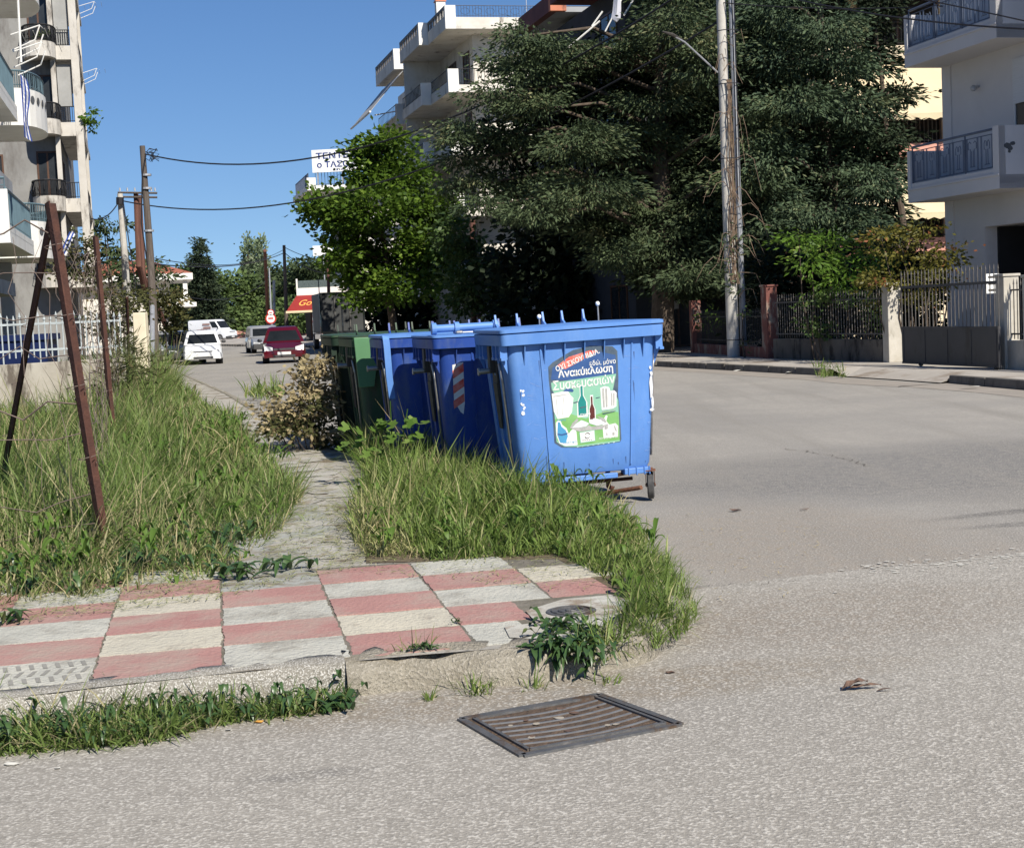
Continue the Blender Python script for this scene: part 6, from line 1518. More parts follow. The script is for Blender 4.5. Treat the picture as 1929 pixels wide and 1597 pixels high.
bush('hedge', 'dark evergreen fill added as the deep shade under the big cedar', [(x, y, 48, 44) for x in range(980, 1290, 50) for y in (440, 500, 560, 610)], 'shade', 55.5, dY=.5, depth=1.0, ln=.36, wd=.24, n=26, seed=6, stems=False, clump=.4, cat='hedge')  # stand-in foliage coloured as the darkness below the cedar
bush('hedge', 'dark evergreen fill added as the shade beneath the round green tree', [(x, y, 36, 26) for x in range(700, 960, 42) for y in (580, 615)], 'shade', 87, dY=.6, depth=1.4, ln=.5, wd=.34, n=12, seed=7, stems=False, clump=.5, cat='hedge')  # added foliage whose leaf colour paints the shaded street front
bush('garden_plant', 'small pale green potted looking plant behind the red garden wall', [(1336, 592, 14, 18), (1345, 615, 14, 14)], 'shrub', 43.5, dY=.1, depth=.3, ln=.16, wd=.05, n=80, seed=8, clump=.12)
bush('weed_plant', 'leafy weed sprouting at the foot of the concrete pole', [(1404, 655, 6, 12), (1399, 590, 10, 6)], 'lime', 38.0, dY=.05, depth=.12, ln=.09, wd=.04, n=160, seed=9, clump=.07)

# left side
bush('ivy_hedge', 'brownish green overgrown hedge behind the pale concrete pole', [(205, 560, 30, 34), (235, 590, 30, 36), (215, 625, 30, 30), (180, 600, 24, 34), (250, 560, 26, 26)], 'ivy', 44, ln=.13, wd=.08, n=75, seed=10)
bush('ivy_hedge', 'olive bush between the dark pole and the parked white car', [(310, 580, 30, 34), (335, 600, 22, 28), (305, 620, 26, 30), (290, 560, 20, 24), (328, 560, 20, 20)], 'ivy', 66, ln=.2, wd=.13, n=45, seed=11, depth=1.0)
t_ = bush('feathery_tree', 'loose feathery tree rising behind the left utility poles', [(200, 432, 20, 14), (222, 462, 26, 18), (205, 492, 26, 20), (240, 495, 24, 20), (292, 500, 22, 16), (312, 520, 16, 12), (195, 415, 12, 8), (230, 425, 12, 8), (250, 525, 40, 12)], 'far2', 88, dY=1.5, depth=1.3, ln=.36, wd=.16, n=20, seed=12, cat='tree', clump=.32, rb=.07)
bush('potted_shrub', 'dark shrub on the ground terrace of the weathered building', [(150, 470, 26, 26), (140, 500, 26, 26), (160, 520, 20, 26)], 'ivy', 50, ln=.16, wd=.1, n=70, seed=13)
bb_ = bush('balcony_plant', 'trailing green plant on the street side of the weathered building', [(172, 215, 12, 16), (174, 238, 9, 14)], 'shrub', 61.2, dY=.1, depth=.4, ln=.16, wd=.09, n=120, seed=14, stems=False, clump=.12)
bush('balcony_plant', 'small plants on the top rounded balcony of the weathered building', [(86, 68, 14, 7)], 'lime', 60.4, dY=.1, depth=.4, ln=.16, wd=.08, n=120, seed=15, stems=False, clump=.1)
# spruce
SP = thing('spruce_tree', 'tall dark conical spruce behind the white van', 'tree', (W(383, 640, 182).x, 182, 0))
lay = []
for k in range(15):
    f = k / 14; y = 455 + f * 148; w = 3 + 40 * f ** 1.05
    for s in ((-.5, .5) if k > 2 else (0,)): lay.append((376 + 8 * f + s * w + (k % 3 - 1) * 2, y, w * .62, 7))
bl = jit(lay, 182, .5, 3, 1.6)
g = MB(); c = W(376, 450, 182); g.tube([(W(385, 640, 182).x, 182, 0), c], [.3, .04], 8); g.build('trunk', M['bark'], SP)
leaves('crown', bl, 'conifer', SP, n_m2=34, ln=.5, wd=.2, clump=.3, flat=.4, droop=-.1, seed=21, shell=.2)
for k, (x, lab) in enumerate(((467, 'left one of the two tall pale poplars on the skyline'), (491, 'right one of the two tall pale poplars on the skyline'))):
    t = thing('poplar_tree', lab, 'tree', (W(x, 640, 215).x, 215, 0), 0, 'two poplars on the skyline')
    bl = jit([(x, 470, 9, 18), (x + 1, 495, 12, 22), (x - 1, 520, 13, 24), (x + 3, 545, 13, 24)], 215, .3, 8 + k, 1.2)
    g = MB(); g.tube([(W(x, 640, 215).x, 215, 0), W(x, 470, 215)], [.35, .08], 6); g.build('trunk', M['bark'], t)
    leaves('crown', bl, 'poplar', t, n_m2=26, ln=.5, wd=.3, clump=.28, flat=1.5, droop=.6, seed=30 + k, shell=.3)
far = [('bushy pale green tree right behind the spruce', 'far', 192, [(420, 560, 36, 34), (440, 535, 30, 26), (415, 600, 40, 30), (402, 530, 14, 14)]),
       ('green tree mass below the poplars', 'far', 195, [(468, 560, 34, 30), (490, 575, 34, 34), (450, 600, 40, 26), (480, 605, 40, 24)]),
       ('bright green bushes behind the far wooden poles', 'far', 184, [(520, 585, 38, 30), (560, 595, 40, 28), (500, 610, 36, 20), (550, 615, 40, 20)]),
       ('broad dark crowned pine above the red awning', 'far2', 188, [(575, 505, 34, 18), (610, 508, 34, 18), (595, 530, 44, 22), (640, 520, 34, 24), (560, 540, 34, 26)]),
       ('mid green tree between the poplars and the pine', 'far2', 195, [(520, 540, 30, 28), (538, 560, 26, 34), (508, 520, 18, 18), (548, 530, 20, 26)]),
       ('small far tree left of the spruce', 'far', 190, [(348, 520, 20, 16), (335, 540, 26, 22), (355, 560, 24, 30), (352, 600, 30, 24)])]
for k, (lab, m, Y, bs) in enumerate(far):
    bush('tree', lab, bs, m, Y, dY=2.5, depth=3.0, ln=.6, wd=.34, n=15, seed=40 + k, cat='tree', clump=.7, rb=.15, group='trees at the far end of the street')
# far verge so that the end of the street closes
g = MB(); p = [W(x, 640, 185) for x in (300, 430, 560, 700)]
for a, b in zip(p, p[1:]): g.hexa([(a.x, 185, 0), (b.x, 185, 0), (b.x, 186, 0), (a.x, 186, 0), (a.x, 185, .9), (b.x, 185, .9), (b.x, 186, .9), (a.x, 186, .9)])
tag(g.build('verge_wall', M['pinkp']), 'long low reddish wall at the far end of the street behind the white van', 'wall')

# dead creeper round the concrete pole
g = MB(); rr = random.Random(31)
for k in range(32):
    y = rr.choice([rr.uniform(330, 560), rr.uniform(60, 560)]); x = 1366 + y * .03 + rr.uniform(-8, 14); s = rr.choice((-1, 1)); Ls = rr.uniform(18, 70) * (1 if y > 250 else .7)
    pts = [W(x + s * Ls * f, y - 30 * math.sin(f * 2.6) * rr.uniform(.4, 1) + 60 * f * f * rr.uniform(.2, 1.1), YB - .35 - .4 * f) for f in (0, .25, .5, .75, 1)]
    g.tube(pts, [.012, .010, .008, .006, .004], 4, cap=False)
for k in range(9):
    x0 = 1370 + rr.uniform(-6, 10); g.tube([W(x0 + y * .022 + rr.uniform(-5, 5), y, YB - .22) for y in range(150, 560, 35)], .012, 4, cap=False)
tag(g.build('dead_creeper', M['twig']), 'tangle of bare brown creeper twigs curling off the tall concrete pole', 'creeper')
bl = jit([(1385, 500, 40, 36), (1400, 540, 30, 16), (1370, 470, 24, 20), (1405, 440, 24, 30)], YB - .2, .15, 5, .4)
t = thing('creeper_foliage', 'dull cedar like foliage wrapped round the lower part of the concrete pole', 'creeper', (W(1385, 560, YB).x, YB, W(1385, 560, YB).z)); leaves('foliage', bl, 'cedar', t, n_m2=60, ln=.2, wd=.05, clump=.2, seed=77, shell=.3)

# ================================================================ GRASS
def inpoly(P, poly):
    x, y = P[:, 0], P[:, 1]; c = np.zeros(len(P), bool); n = len(poly)
    for i in range(n):
        x0, y0 = poly[i]; x1, y1 = poly[(i + 1) % n]
        m = ((y0 > y) != (y1 > y)) & (x < (x1 - x0) * (y - y0) / (y1 - y0 + 1e-12) + x0); c ^= m
    return c
def grass(name, label, poly, z, bands, m, seed=1, lean=(0, 0), clump=.12, heads=0.0, cone=True, hfun=None, dry=None, curl=.55, group=None, excl=None):
    """bands: (y0,y1, blades per m2, height, width)"""
    R = np.random.default_rng(seed); V = []; F4 = []; F3 = []; T = []; nv = 0
    poly = [(p.x, p.y) for p in poly]; xs = [p[0] for p in poly]; 
    for (y0, y1, den, hh, ww) in bands:
        xa, xb = min(xs), max(xs)
        if cone: xa = max(xa, -.375 * y1 - .5); xb = min(xb, .375 * y1 + .5)
        ya, yb = max(y0, min(p[1] for p in poly)), min(y1, max(p[1] for p in poly))
        if yb <= ya or xb <= xa: continue
        n = int((xb - xa) * (yb - ya) * den); per = 26 if den > 400 else 12; nc = max(1, n // per)
        C0 = np.stack([R.uniform(xa, xb, nc), R.uniform(ya, yb, nc)], 1)
        k = R.integers(0, nc, n); k = np.where(R.random(n) < .25, R.integers(0, max(1, nc // 3), n), k)
        off = R.normal(0, clump, (n, 2)) * R.uniform(.4, 1.6, nc)[k][:, None] * (1 if hh < 1 else 1.5); P = C0[k] + off
        ok = inpoly(P, poly)
        if cone: ok &= np.abs(P[:, 0]) < .37 * P[:, 1] + .4
        if excl is not None: ok &= ~excl(P)
        P = P[ok]; k = k[ok]; off = off[ok]; n = len(P)
        if n == 0: continue
        hc = R.uniform(.45, 1.3, nc)[k]; h = hh * hc * R.uniform(.45, 1.25, n)
        if hfun is not None: h = h * hfun(P)
        az = np.where(R.random(n) < .72, np.arctan2(off[:, 1], off[:, 0]) + R.normal(0, .5, n), R.uniform(0, 2 * math.pi, n))
        lc = R.normal(0, .22, (nc, 2))[k]
        d = np.stack([np.cos(az), np.sin(az)], 1) * R.uniform(.15, 1.0, n)[:, None] * curl + np.array(lean) + lc
        rt = np.stack([-np.sin(az + R.normal(0, .8, n)), np.cos(az)], 1); rt /= np.linalg.norm(rt, axis=1)[:, None]
        w = ww * R.uniform(.5, 1.3, n)[:, None]
        b = np.column_stack([P, np.full(n, z)])
        dn = np.linalg.norm(d, axis=1); du = d / (dn[:, None] + 1e-6)
        th0 = np.clip(.12 + .45 * dn + R.normal(0, .12, n), 0, 1.1); kap = np.clip(R.gamma(2.0, .55, n) * (.35 + .75 * dn), 0, 2.6)
        kap = np.where(R.random(n) < .12, kap + 1.0, kap)
        def pt(s):
            q = b.copy(); m = 6; x = np.zeros(n); zz = np.zeros(n)
            for e in range(m):
                th = th0 + kap * (s * (e + .5) / m); x += np.sin(th) * h * s / m; zz += np.cos(th) * h * s / m
            q[:, :2] += du * x[:, None]; q[:, 2] = np.maximum(z + .004, q[:, 2] + zz); return q
        p1 = pt(.42); p2 = pt(.76); p3 = pt(1.12)
        W3 = np.column_stack([rt * w, np.zeros(n)])
        hd = R.random(n) < heads
        a2 = np.where(hd, 1.15, .70)[:, None]; a1 = np.where(hd, .35, 1.0)[:, None]
        vs = np.stack([b - W3 * .4 * a1, b + W3 * .4 * a1, p1 - W3 * .5 * a1, p1 + W3 * .5 * a1, p2 - W3 * .5 * a2, p2 + W3 * .5 * a2, p3], 1)
        i = nv + np.arange(n)[:, None] * 7
        F4.append(np.concatenate([i + np.array([[0, 1, 3, 2]]), i + np.array([[2, 3, 5, 4]])])); F3.append(i + np.array([[4, 5, 6]]))
        t = np.clip(R.normal(.42, .17, nc)[k] + R.normal(0, .13, n), 0, .86)
        t = np.clip(t + .16 * np.sin(P[:, 0] * 2.7 + 1.3 * np.sin(P[:, 1] * 1.9)) * np.cos(P[:, 1] * 1.4), 0, .86)
        dr = R.random(n) < (.11 if dry is None else dry(P)); t = np.where(dr, .97, t); t = np.where(hd, np.clip(t + .25, 0, .9), t)
        V.append(vs.reshape(-1, 3)); T.append(np.repeat(t, 7)); nv += n * 7
    o = quads_mesh(name, np.concatenate(V), np.concatenate(F4), LM[m], None, tint=np.concatenate(T), F3=np.concatenate(F3))
    return tag(o, label, 'grass', group, 'stuff')
lot = [G(x, y, .118) for x, y in ((-600, 1235), (0, 1150), (200, 1130), (410, 1098), (470, 1060), (530, 1005), (568, 940))] + [Lpt(14, .72), Lpt(21, .58), Lpt(31, .0), Lpt(45, -1), Lpt(58, -2.6)] + [Vector((-24, 58, 0)), Vector((-12, 23, 0)), Vector((-6, 9, 0))]
def lot_h(P):
    X, Y = P[:, 0], P[:, 1]
    L = .978 * X + .208 * Y
    edge = np.clip((.95 - L) / 1.6, .55, 1.0)
    front = np.clip((Y - (6.9 + .12 * X * 0)) / 3.5, .42, 1.0)
    return edge * front * (1 + .22 * np.sin(X * 2.1 + 1) * np.cos(Y * 1.3)) * np.where(Y > 22, .8, 1.0)
def lot_dry(P):
    X, Y = P[:, 0], P[:, 1]
    return np.clip(.08 + .45 * np.exp(-((X + 2.6) ** 2 / 1.6 + (Y - 8.8) ** 2 / 1.3)) + .25 * (np.sin(X * 3.1) * np.sin(Y * 2.3) > .55), 0, .8)
grass('tall_grass', 'tall unkempt grass with straw patches covering the lot behind the rusty posts', lot, .118,
      ((5, 9.5, 2000, .40, .009), (9.5, 14, 1500, .46, .0095), (14, 20, 900, .44, .012), (20, 30, 300, .50, .018), (30, 58, 80, .52, .04)), 'grass', seed=3, clump=.085, hfun=lot_h, dry=lot_dry, heads=.06, lean=(.12, -.06), curl=1.05)
grass('seeding_grass', 'scattered taller stalks with drooping pale seed heads above the lot grass', lot, .118, ((6, 14, 60, .58, .006), (14, 24, 40, .66, .010)), 'drygrass', seed=33, clump=.05, hfun=lot_h, dry=lambda P: np.full(len(P), .35), heads=.75, lean=(.15, -.05), curl=.6)
reed = [Vector((W(x, 640, Y).x, Y, 0)) for x, Y in ((185, 25), (262, 25), (318, 30), (322, 36), (215, 36), (165, 29))]
grass('tall_weeds', 'reed high pale green weeds around the cream pillar and the pole foot', reed, .118, ((25, 40, 330, .95, .014),), 'grass', seed=4, clump=.2, curl=.55, heads=.25, dry=lambda P: np.full(len(P), .12))
grass('tall_weeds', 'knee high weeds along the base of the left fence wall', [Vector((W(x, 640, Y).x, Y, 0)) for x, Y in ((90, 20), (250, 20), (300, 26), (120, 25))], .118, ((20, 27, 220, .70, .013),), 'grass', seed=5, clump=.16, curl=.7, heads=.15)
bush('green_weeds', 'feathery weeds climbing the netting around the second rusty post', [(200, 700, 24, 30), (225, 660, 20, 34), (255, 680, 26, 30), (230, 720, 36, 26), (190, 745, 26, 26), (290, 700, 24, 20)], 'ivy', 24, dY=1.0, depth=.5, ln=.16, wd=.022, n=150, seed=63, clump=.16, rb=.006, upness=.2, droop=.5)
mid = [G(x, y, PZ) for x, y in ((655, 850), (676, 872), (698, 915), (664, 985), (668, 1030), (695, 1054), (850, 1058), (1050, 1046), (1110, 1075), (1190, 1130), (1250, 1120), (1225, 1060), (1180, 995), (1125, 945), (1060, 915), (1000, 893), (930, 878), (850, 865), (760, 850), (690, 840))]
def mid_h(P):
    X, Y = P[:, 0], P[:, 1]; L = .978 * X + .208 * Y
    return np.clip(.38 + (Y - 8.5) / 3.2, .4, 1.0) * np.clip((2.9 - L) / .6, .55, 1) * (1 + .2 * np.sin(X * 4 + 2) * np.cos(Y * 3))
grass('tall_grass', 'dense bright tussocks with seed heads growing up against the blue containers', mid, PZ, ((6, 20, 2500, .315, .0095),), 'grass2', seed=6, clump=.075, hfun=mid_h, heads=.16, lean=(.08, -.04), curl=.9, dry=lambda P: np.clip(.06 + .5 * ((.978 * P[:, 0] + .208 * P[:, 1]) < 1.25), 0, .6), excl=lambda P: (P[:, 1] > 11.2) & (.978 * P[:, 0] + .208 * P[:, 1] > 2.35))
rk = [G(x, y, .06) for x, y in ((1040, 1050), (1110, 1062), (1175, 1120), (1190, 1150), (1150, 1190), (1100, 1215), (1120, 1250), (1200, 1232), (1285, 1200), (1318, 1158), (1285, 1095), (1238, 1035), (1195, 990), (1130, 955))]
grass('verge_grass', 'short tufted grass spilling over the rounded kerb corner onto the road', rk, .05, ((5, 14, 3300, .14, .006),), 'grass2', seed=7, clump=.06, curl=1.3, dry=lambda P: np.full(len(P), .12), heads=.1)
rk2 = [G(x, y, PZ) for x, y in ((1150, 1190), (1190, 1150), (1175, 1118), (1240, 1110), (1262, 1150), (1200, 1190))]
grass('verge_grass', 'taller tufts on top of the kerb corner beside the manhole', rk2, PZ, ((5, 14, 3200, .15, .006),), 'grass2', seed=8, clump=.06, curl=1.2)
grass('verge_grass', 'fringe of short grass rooted along the top of the rounded kerb', [G(x, y, PZ) for x, y in ((1085, 1218), (1190, 1200), (1262, 1165), (1278, 1125), (1250, 1080), (1205, 1046), (1170, 1060), (1222, 1108), (1222, 1148), (1168, 1176), (1080, 1198))], PZ - .02, ((5, 14, 3600, .15, .006),), 'grass2', seed=12, clump=.05, curl=1.4, lean=(.15, -.2))
lk = [G(x, y, 0) for x, y in ((-260, 1400), (0, 1366), (180, 1345), (330, 1338), (450, 1338), (660, 1312), (655, 1340), (520, 1356), (400, 1372), (300, 1398), (180, 1412), (0, 1428), (-260, 1455))]
grass('gutter_grass', 'flattened dark green grass in the gutter below the pebble kerb', lk, 0.004, ((3, 9, 7000, .15, .0080),), 'grass', seed=9, clump=.05, curl=1.9, hfun=lambda P: np.clip(1.05 - (P[:, 0] + 1.6) * .55, .3, 1.1), dry=lambda P: np.full(len(P), .14))
tu = [Vector((W(x, 640, Y).x, Y, 0)) for x, Y in ((452, 29), (520, 27), (530, 31), (458, 32))]
grass('grass_tuft', 'isolated yellow green tuft in the path beyond the dried bush', tu, PZ, ((26, 33, 120, .36, .025),), 'grass2', seed=10, clump=.15)
for k, (lab, pts) in enumerate((('tiny weeds along the lower edge of the red tiles', ((740, 1222), (870, 1212), (875, 1220), (745, 1231))), ('small weeds at the foot of the crumbling kerb left of the grate', ((800, 1300), (925, 1292), (930, 1318), (800, 1325))),
                                ('tuft between the kerb and the drain grate', ((985, 1290), (1030, 1284), (1030, 1302), (985, 1306))), ('small tuft above the right end of the grate', ((1100, 1285), (1165, 1278), (1170, 1292), (1110, 1298))))):
    grass('weed_tuft', lab, [G(x, y, PZ if k == 0 else 0) for x, y in pts], (PZ if k == 0 else .004), ((2, 12, 1600, .075, .006),), 'grass2', seed=20 + k, clump=.03, curl=1.1)
grass('grass_tuft', 'tuft of dry grass at the end of the far kerb by the dropped crossing', [G(x, y, .02) for x, y in ((1535, 700), (1590, 703), (1592, 712), (1540, 712))], .02, ((20, 40, 220, .22, .02),), 'grass', seed=41, clump=.08)
# loose clippings lying flat
def clip(name, label, poly, z, n, ln, seed, m='straw'):
    R = np.random.default_rng(seed); poly2 = [(p.x, p.y) for p in poly]; xs = [p[0] for p in poly2]; ys = [p[1] for p in poly2]
    P = np.stack([R.uniform(min(xs), max(xs), n * 3), R.uniform(min(ys), max(ys), n * 3)], 1); P = P[inpoly(P, poly2)][:n]; n = len(P)
    a = R.uniform(0, math.pi, n); l = ln * R.uniform(.3, 1.3, n); d = np.stack([np.cos(a), np.sin(a)], 1) * l[:, None] / 2; w = np.stack([-np.sin(a), np.cos(a)], 1) * R.uniform(.001, .0035, n)[:, None]
    zz = z + R.uniform(.001, .014, n); zz2 = z + R.uniform(.001, .02, n)
    V = np.stack([np.column_stack([P - d, zz]), np.column_stack([P + w, zz + .003]), np.column_stack([P + d, zz2]), np.column_stack([P - w, zz + .002])], 1).reshape(-1, 3)
    return tag(quads_mesh(name, V, np.arange(len(V)).reshape(-1, 4), LM[m], None, tint=np.repeat(np.clip(R.normal(.5, .25, n), 0, 1), 4)), label, 'clippings', None, 'stuff')
clip('grass_clippings', 'dry clippings scattered along the edge of the lot over the tiles', [G(x, y, PZ) for x, y in ((-60, 1190), (400, 1135), (620, 1085), (700, 1060), (640, 950), (540, 960), (480, 1060), (0, 1140))], PZ + .009, 2600, .085, 3)
clip('grass_clippings', 'clippings on the tiles below the tussocks', [G(x, y, PZ) for x, y in ((600, 1075), (1090, 1120), (1140, 1100), (1050, 1045), (650, 1045))], PZ + .009, 520, .07, 4)
clip('grass_clippings', 'straw bits strewn along the narrow path', [G(x, y, PZ) for x, y in ((560, 985), (700, 990), (660, 880), (620, 850), (520, 830))], PZ + .006, 900, .10, 5)
clip('road_litter', 'twigs and dark crumbs scattered on the road by the kerb corner', [G(x, y, 0) for x, y in ((1130, 985), (1380, 960), (1560, 1000), (1480, 1130), (1300, 1180), (1230, 1020))], .004, 150, .05, 6, 'dry')

# ================================================================ BROAD-LEAVED WEEDS
def leaf_strip(g, base, az, ln, wd, rise, droop, seg=7, twist=0.0, wav=0.0, r=None):
    pts = []; d = Vector((math.cos(az), math.sin(az), 0)); s = Vector((-math.sin(az), math.cos(az), 0)); rows = []
    for k in range(seg + 1):
        f = k / seg; c = Vector(base) + d * ln * (f * .9) + Vector((0, 0, rise * math.sin(f * math.pi * .62) - droop * f * f))
        w = wd * (math.sin(math.pi * min(1, f ** .8)) ** .7 if 0 < f < 1 else .04) / 2
        z = wav * math.sin(f * 14 + az * 3); up = Vector((0, 0, w * .45 + z)); rows.append((c - s * w + up, c, c + s * w + up - Vector((0, 0, 2 * z))))
    n0 = len(g.v); vs = [p for q in rows for p in q]; fs = []
    for k in range(seg):
        fs += [(k * 3, k * 3 + 1, k * 3 + 4, k * 3 + 3), (k * 3 + 1, k * 3 + 2, k * 3 + 5, k * 3 + 4)]
    g.add(vs, fs)
def tinted(g, name, m, parent, seed=1):
    R = np.random.default_rng(seed); V = np.array(g.v); F = np.array(g.f); nl = 24
    t = np.repeat(np.clip(R.normal(.45, .22, len(V) // nl + 1), 0, .95), nl)[:len(V)]
    return quads_mesh(name, V, F, LM[m], parent, tint=t)
def weed_scatter(name, label, poly, z, n, ln, wd, m, seed, hz):
    R_ = random.Random(seed); poly2 = [(p.x, p.y) for p in poly]; xs = [p[0] for p in poly2]; ys = [p[1] for p in poly2]; g = MB(); c = 0
    while c < n:
        x, y = R_.uniform(min(xs), max(xs)), R_.uniform(min(ys), max(ys)); 
        if not inpoly(np.array([[x, y]]), poly2)[0] or abs(x) > .37 * y + .3: continue
        zz = z + R_.uniform(0, hz); m_ = R_.randint(4, 9)
        for q in range(m_): leaf_strip(g, (x + R_.gauss(0, .03), y + R_.gauss(0, .03), zz + R_.uniform(-.03, .06)), R_.uniform(0, 6.28), ln * R_.uniform(.5, 1.2), wd * R_.uniform(.5, 1.3), ln * R_.uniform(.2, .8), ln * R_.uniform(.1, .8))
        c += 1
    tag(tinted(g, name, m, None, seed), label, 'weeds', None, 'stuff')
weed_scatter('broad_leaved_weeds', 'broad leaved green weeds mixed through the lot grass', [p for p in lot if p.y < 24] , .12, 330, .16, .032, 'mallow', 81, .26)
weed_scatter('broad_leaved_weeds', 'dark leafy weeds low in the front of the lot grass', [G(x, y, .118) for x, y in ((-60, 1140), (200, 1125), (410, 1095), (500, 1010), (300, 960), (-60, 1000))], .12, 120, .13, .03, 'dock', 82, .08)
weed_scatter('broad_leaved_weeds', 'leafy green weeds mixed through the tussocks by the containers', mid, PZ, 150, .12, .026, 'mallow', 83, .16)
weed_scatter('broad_leaved_weeds', 'leafy weeds in the gutter grass', lk, .005, 60, .08, .02, 'dock', 84, .05)
clip('grass_clippings', 'thick mat of dry straw along the front of the lot grass', [G(x, y, .118) for x, y in ((-60, 1165), (200, 1138), (420, 1100), (470, 1050), (250, 1010), (-60, 1040))], .125, 7000, .12, 86)
rr = random.Random(8)
dk = thing('dock_plant', 'dark broad leaved dock plant hanging over the crumbling kerb corner', 'plant', tuple(G(1062, 1225, .10)))
g = MB()
for k in range(125):
    px = rr.gauss(1068, 34); py = rr.uniform(1175, 1256); f = (py - 1185) / 70
    b = G(px, py, PZ if py < 1218 else PZ * (1 - (py - 1218) / 60)); b.z = max(.02, b.z)
    leaf_strip(g, b, rr.uniform(-2.9, -.2) if rr.random() < .7 else rr.uniform(0, 6.28), rr.uniform(.07, .16), rr.uniform(.014, .034), rr.uniform(.02, .08), rr.uniform(.02, .09), wav=.006)
tinted(g, 'leaves', 'dock', dk, 2)
for k, (lab, px, py, z, n, s) in enumerate((('low toothed weed at the right end of the gutter grass', 618, 1335, 0, 30, .13), ('flat broad leaved weed at the front edge of the lot grass', 500, 1075, PZ, 16, .20), ('small dark weed rosette on the crack of a cream tile', 862, 1172, PZ, 10, .04),
                                            ('flattened broad leaves at the lot corner by the grey flags', 450, 1092, PZ, 14, .18), ('broad leaved weed at the left edge of the tiles', 10, 1172, PZ, 14, .14), ('little sprouts at the lower edge of the red tile', 800, 1222, PZ, 18, .06))):
    t = thing('weed_plant', lab, 'plant', tuple(G(px, py, z + .004))); g = MB(); b = G(px, py, z + .01)
    for q in range(n):
        o = Vector((rr.gauss(0, s * .5), rr.gauss(0, s * .25), 0)); leaf_strip(g, b + o, rr.uniform(0, 6.28), s * rr.uniform(.5, 1.1), s * rr.uniform(.15, .3), s * rr.uniform(.2, .6), s * .2, wav=.002)
    tinted(g, 'leaves', 'dock', t, 5 + k)
ml = thing('mallow_plant', 'broad lobed mallow plant rising in front of the blue containers', 'plant', tuple(G(735, 870, PZ)))
g = MB(); gl = MB(); YM = 12.6
stems = (((735, 880), (738, 820), (735, 755)), ((735, 880), (760, 815), (768, 770)), ((735, 880), (712, 835), (712, 800)), ((735, 880), (690, 850), (655, 795)), ((735, 880), (780, 850), (790, 800)), ((700, 880), (670, 860), (650, 840)))
for st_ in stems:
    g.tube([W(x, y, YM) for x, y in st_], [.008, .006, .004], 5)
    for q in range(7):
        f = rr.uniform(.3, 1); i = 0 if f < .5 else 1; a = W(*st_[i], YM); b = W(*st_[i + 1], YM); c = a.lerp(b, (f - .5 * i) * 2) + Vector((rr.uniform(-.07, .07), rr.uniform(-.08, .05), rr.uniform(-.02, .05)))
        R_ = rr.uniform(.035, .075); nz = Vector((rr.gauss(0, .5), rr.gauss(-.5, .4), 1)).normalized(); u = nz.cross(Vector((0, 1, .2))).normalized(); v = nz.cross(u)
        ring = []
        for e in range(12):
            an = .35 + e * (2 * math.pi - .7) / 11; rad = R_ * (1 if e % 2 else .72); ring.append(c + u * math.cos(an) * rad + v * math.sin(an) * rad + nz * rad * .12)
        for e in range(0, 10, 2): gl.add([c, ring[e], ring[e + 1], ring[e + 2]] if e + 2 < 12 else [c, ring[e], ring[e + 1], ring[e + 1]], [(0, 1, 2, 3)])
g.build('stems', LM['mallow'], ml); tinted(gl, 'leaves', 'mallow', ml, 3)
# dried bush heap
db = [(602, 690, 22, 14), (586, 708, 24, 17), (604, 735, 24, 18), (572, 742, 22, 15), (556, 772, 28, 14), (528, 790, 26, 14), (592, 780, 22, 17), (600, 815, 20, 10), (515, 770, 14, 12), (545, 806, 28, 11)]
dbu = bush('dried_bush', 'heap of dried brown cut branches left of the green containers', db, 'dry', 16.6, dY=.5, depth=.35, ln=.075, wd=.045, n=520, seed=61, clump=.09, rb=.008, per=18, upness=0.2)
g = MB()
for k in range(46):
    c = W(rr.uniform(500, 625), rr.uniform(740, 820), 17.6 + rr.uniform(-.5, .4)); pts = [c]
    d = Vector((rr.gauss(0, 1), rr.gauss(0, .5), rr.gauss(.2, .5))).normalized()
    for q in range(4): pts.append(pts[-1] + (d + Vector((rr.gauss(0, .4), rr.gauss(0, .4), rr.gauss(0, .4)))) * .08)
    g.tube([Vector((p.x, p.y, max(.02, p.z))) for p in pts], .004, 4, cap=False)
g.tube([W(540, 698, 18), W(560, 720, 18)], .008, 4)
g.build('bare_twigs', M['twig'], dbu)
bush('green_weeds', 'green weeds growing up through the foot of the dried branches', [(610, 800, 22, 16), (570, 812, 26, 9), (632, 832, 20, 10), (590, 762, 16, 12), (545, 800, 24, 10), (575, 785, 20, 12), (520, 808, 20, 7)], 'ivy', 16.3, dY=.2, depth=.3, ln=.07, wd=.035, n=420, seed=62, clump=.08, rb=.004)

grass('seeding_grass', 'pale seed headed stalks standing above the tussocks by the containers', mid, PZ, ((6, 16, 120, .40, .007),), 'drygrass', seed=34, clump=.08, hfun=mid_h, dry=lambda P: np.full(len(P), .3), heads=.9, lean=(.1, -.05), curl=.7, excl=lambda P: (P[:, 1] > 11.2) & (.978 * P[:, 0] + .208 * P[:, 1] > 2.35))
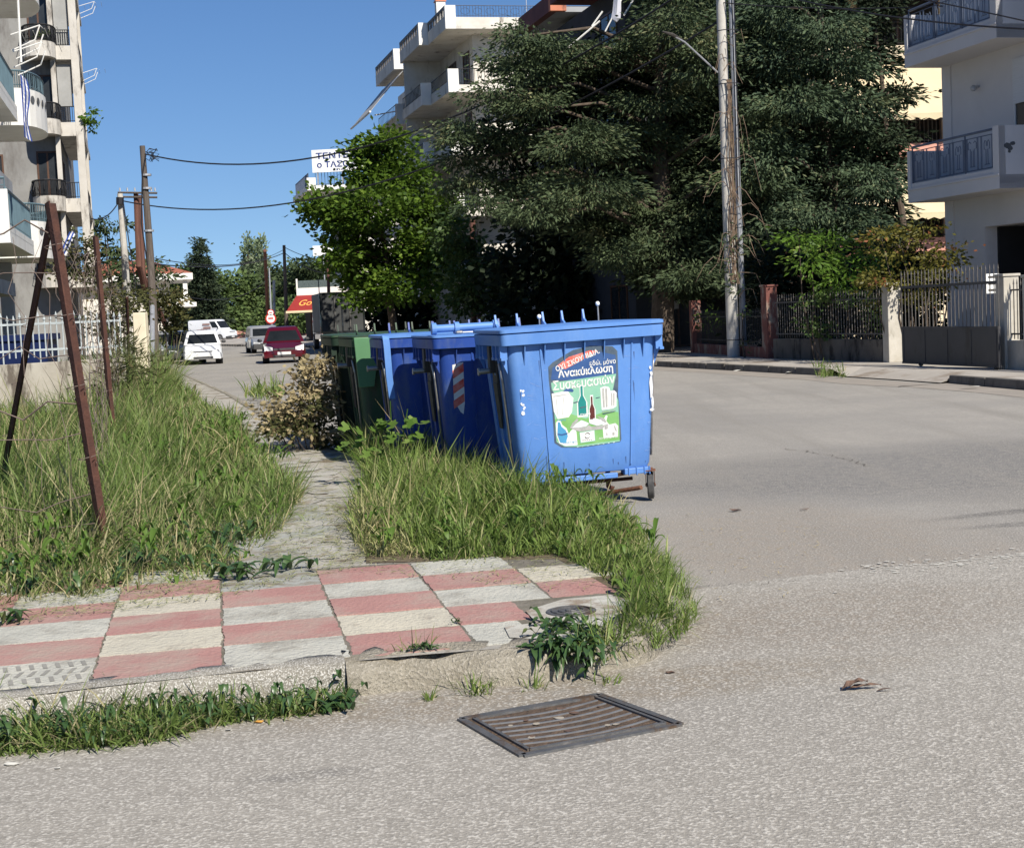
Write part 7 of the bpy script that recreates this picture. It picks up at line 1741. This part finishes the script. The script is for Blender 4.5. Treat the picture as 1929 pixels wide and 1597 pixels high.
# ================================================================ SMALL LITTER
def scrap(label, px, py, s, m, seed, cat='litter', z=.006, n=6, name='litter_scrap'):
    r = random.Random(seed); c = G(px, py, z); g = MB(); ring = []
    for k in range(n):
        a = 2 * math.pi * k / n; ring.append((c.x + s * math.cos(a) * r.uniform(.6, 1.2), c.y + s * .6 * math.sin(a) * r.uniform(.6, 1.2), z + r.uniform(.003, s * .35)))
    cc = (c.x, c.y, z + s * .3); g.add([cc] + ring, [(0, k + 1, (k + 1) % n + 1) for k in range(n)]); g.add([(x, y, q - .002) for x, y, q in ring], [tuple(range(n - 1, -1, -1))])
    tag(g.build(name, M[m]), label, cat)
lf = thing('dead_leaf', 'curled brown dead leaf on the open asphalt at lower right', 'dead leaf', tuple(G(1622, 1300)))
g = MB(); b = G(1584, 1300, .008); leaf_strip(g, b, .15, .125, .045, .030, .0, wav=.006); leaf_strip(g, b + Vector((.02, .01, 0)), .05, .16, .03, .012, .0, wav=.004); leaf_strip(g, G(1650, 1302, .005), -.1, .07, .016, .01, 0)
g.build('blade', M['dkleaf'], lf)
for k, a in enumerate((('white paper scrap in the gutter left of the grass', 20, 1440, .03, 'scrap'), ('small pale scrap below the gutter grass', 108, 1447, .014, 'scrap'), ('orange peel like curl under the kerb weeds', 490, 1360, .022, 'yellow'), ('white chip on the asphalt near the peel', 430, 1375, .016, 'scrap'),
                       ('dark flake on the asphalt right of the kerb corner', 1262, 1267, .022, 'dkleaf'), ('white bit in the verge grass', 1150, 1235, .012, 'scrap'), ('pale blue scrap in the gutter below the far kerb', 1620, 1e9, 0, ''), ('brown flake near the near container wheel', 1385, 962, .05, 'dkleaf'),
                       ('dark spot flake in the open road', 1515, 960, .035, 'dkleaf'), ('white scrap against the far kerb left of the gate', 1490, 704, .14, 'scrap'), ('white scrap against the far kerb right of the dropped crossing', 1832, 732, .16, 'scrap'), ('white crumb under the far kerb', 1390, 699, .10, 'scrap'),
                       ('pale paper strip on the path by the dried bush', 590, 834, .06, 'scrap'), ('white chip on the seam of the asphalt', 1645, 1071, .02, 'scrap'), ('little pale chip in the road below the seam', 1574, 1117, .014, 'scrap'))):
    if a[2] > 1e6: continue
    scrap(a[0], a[1], a[2], a[3], a[4], 70 + k)
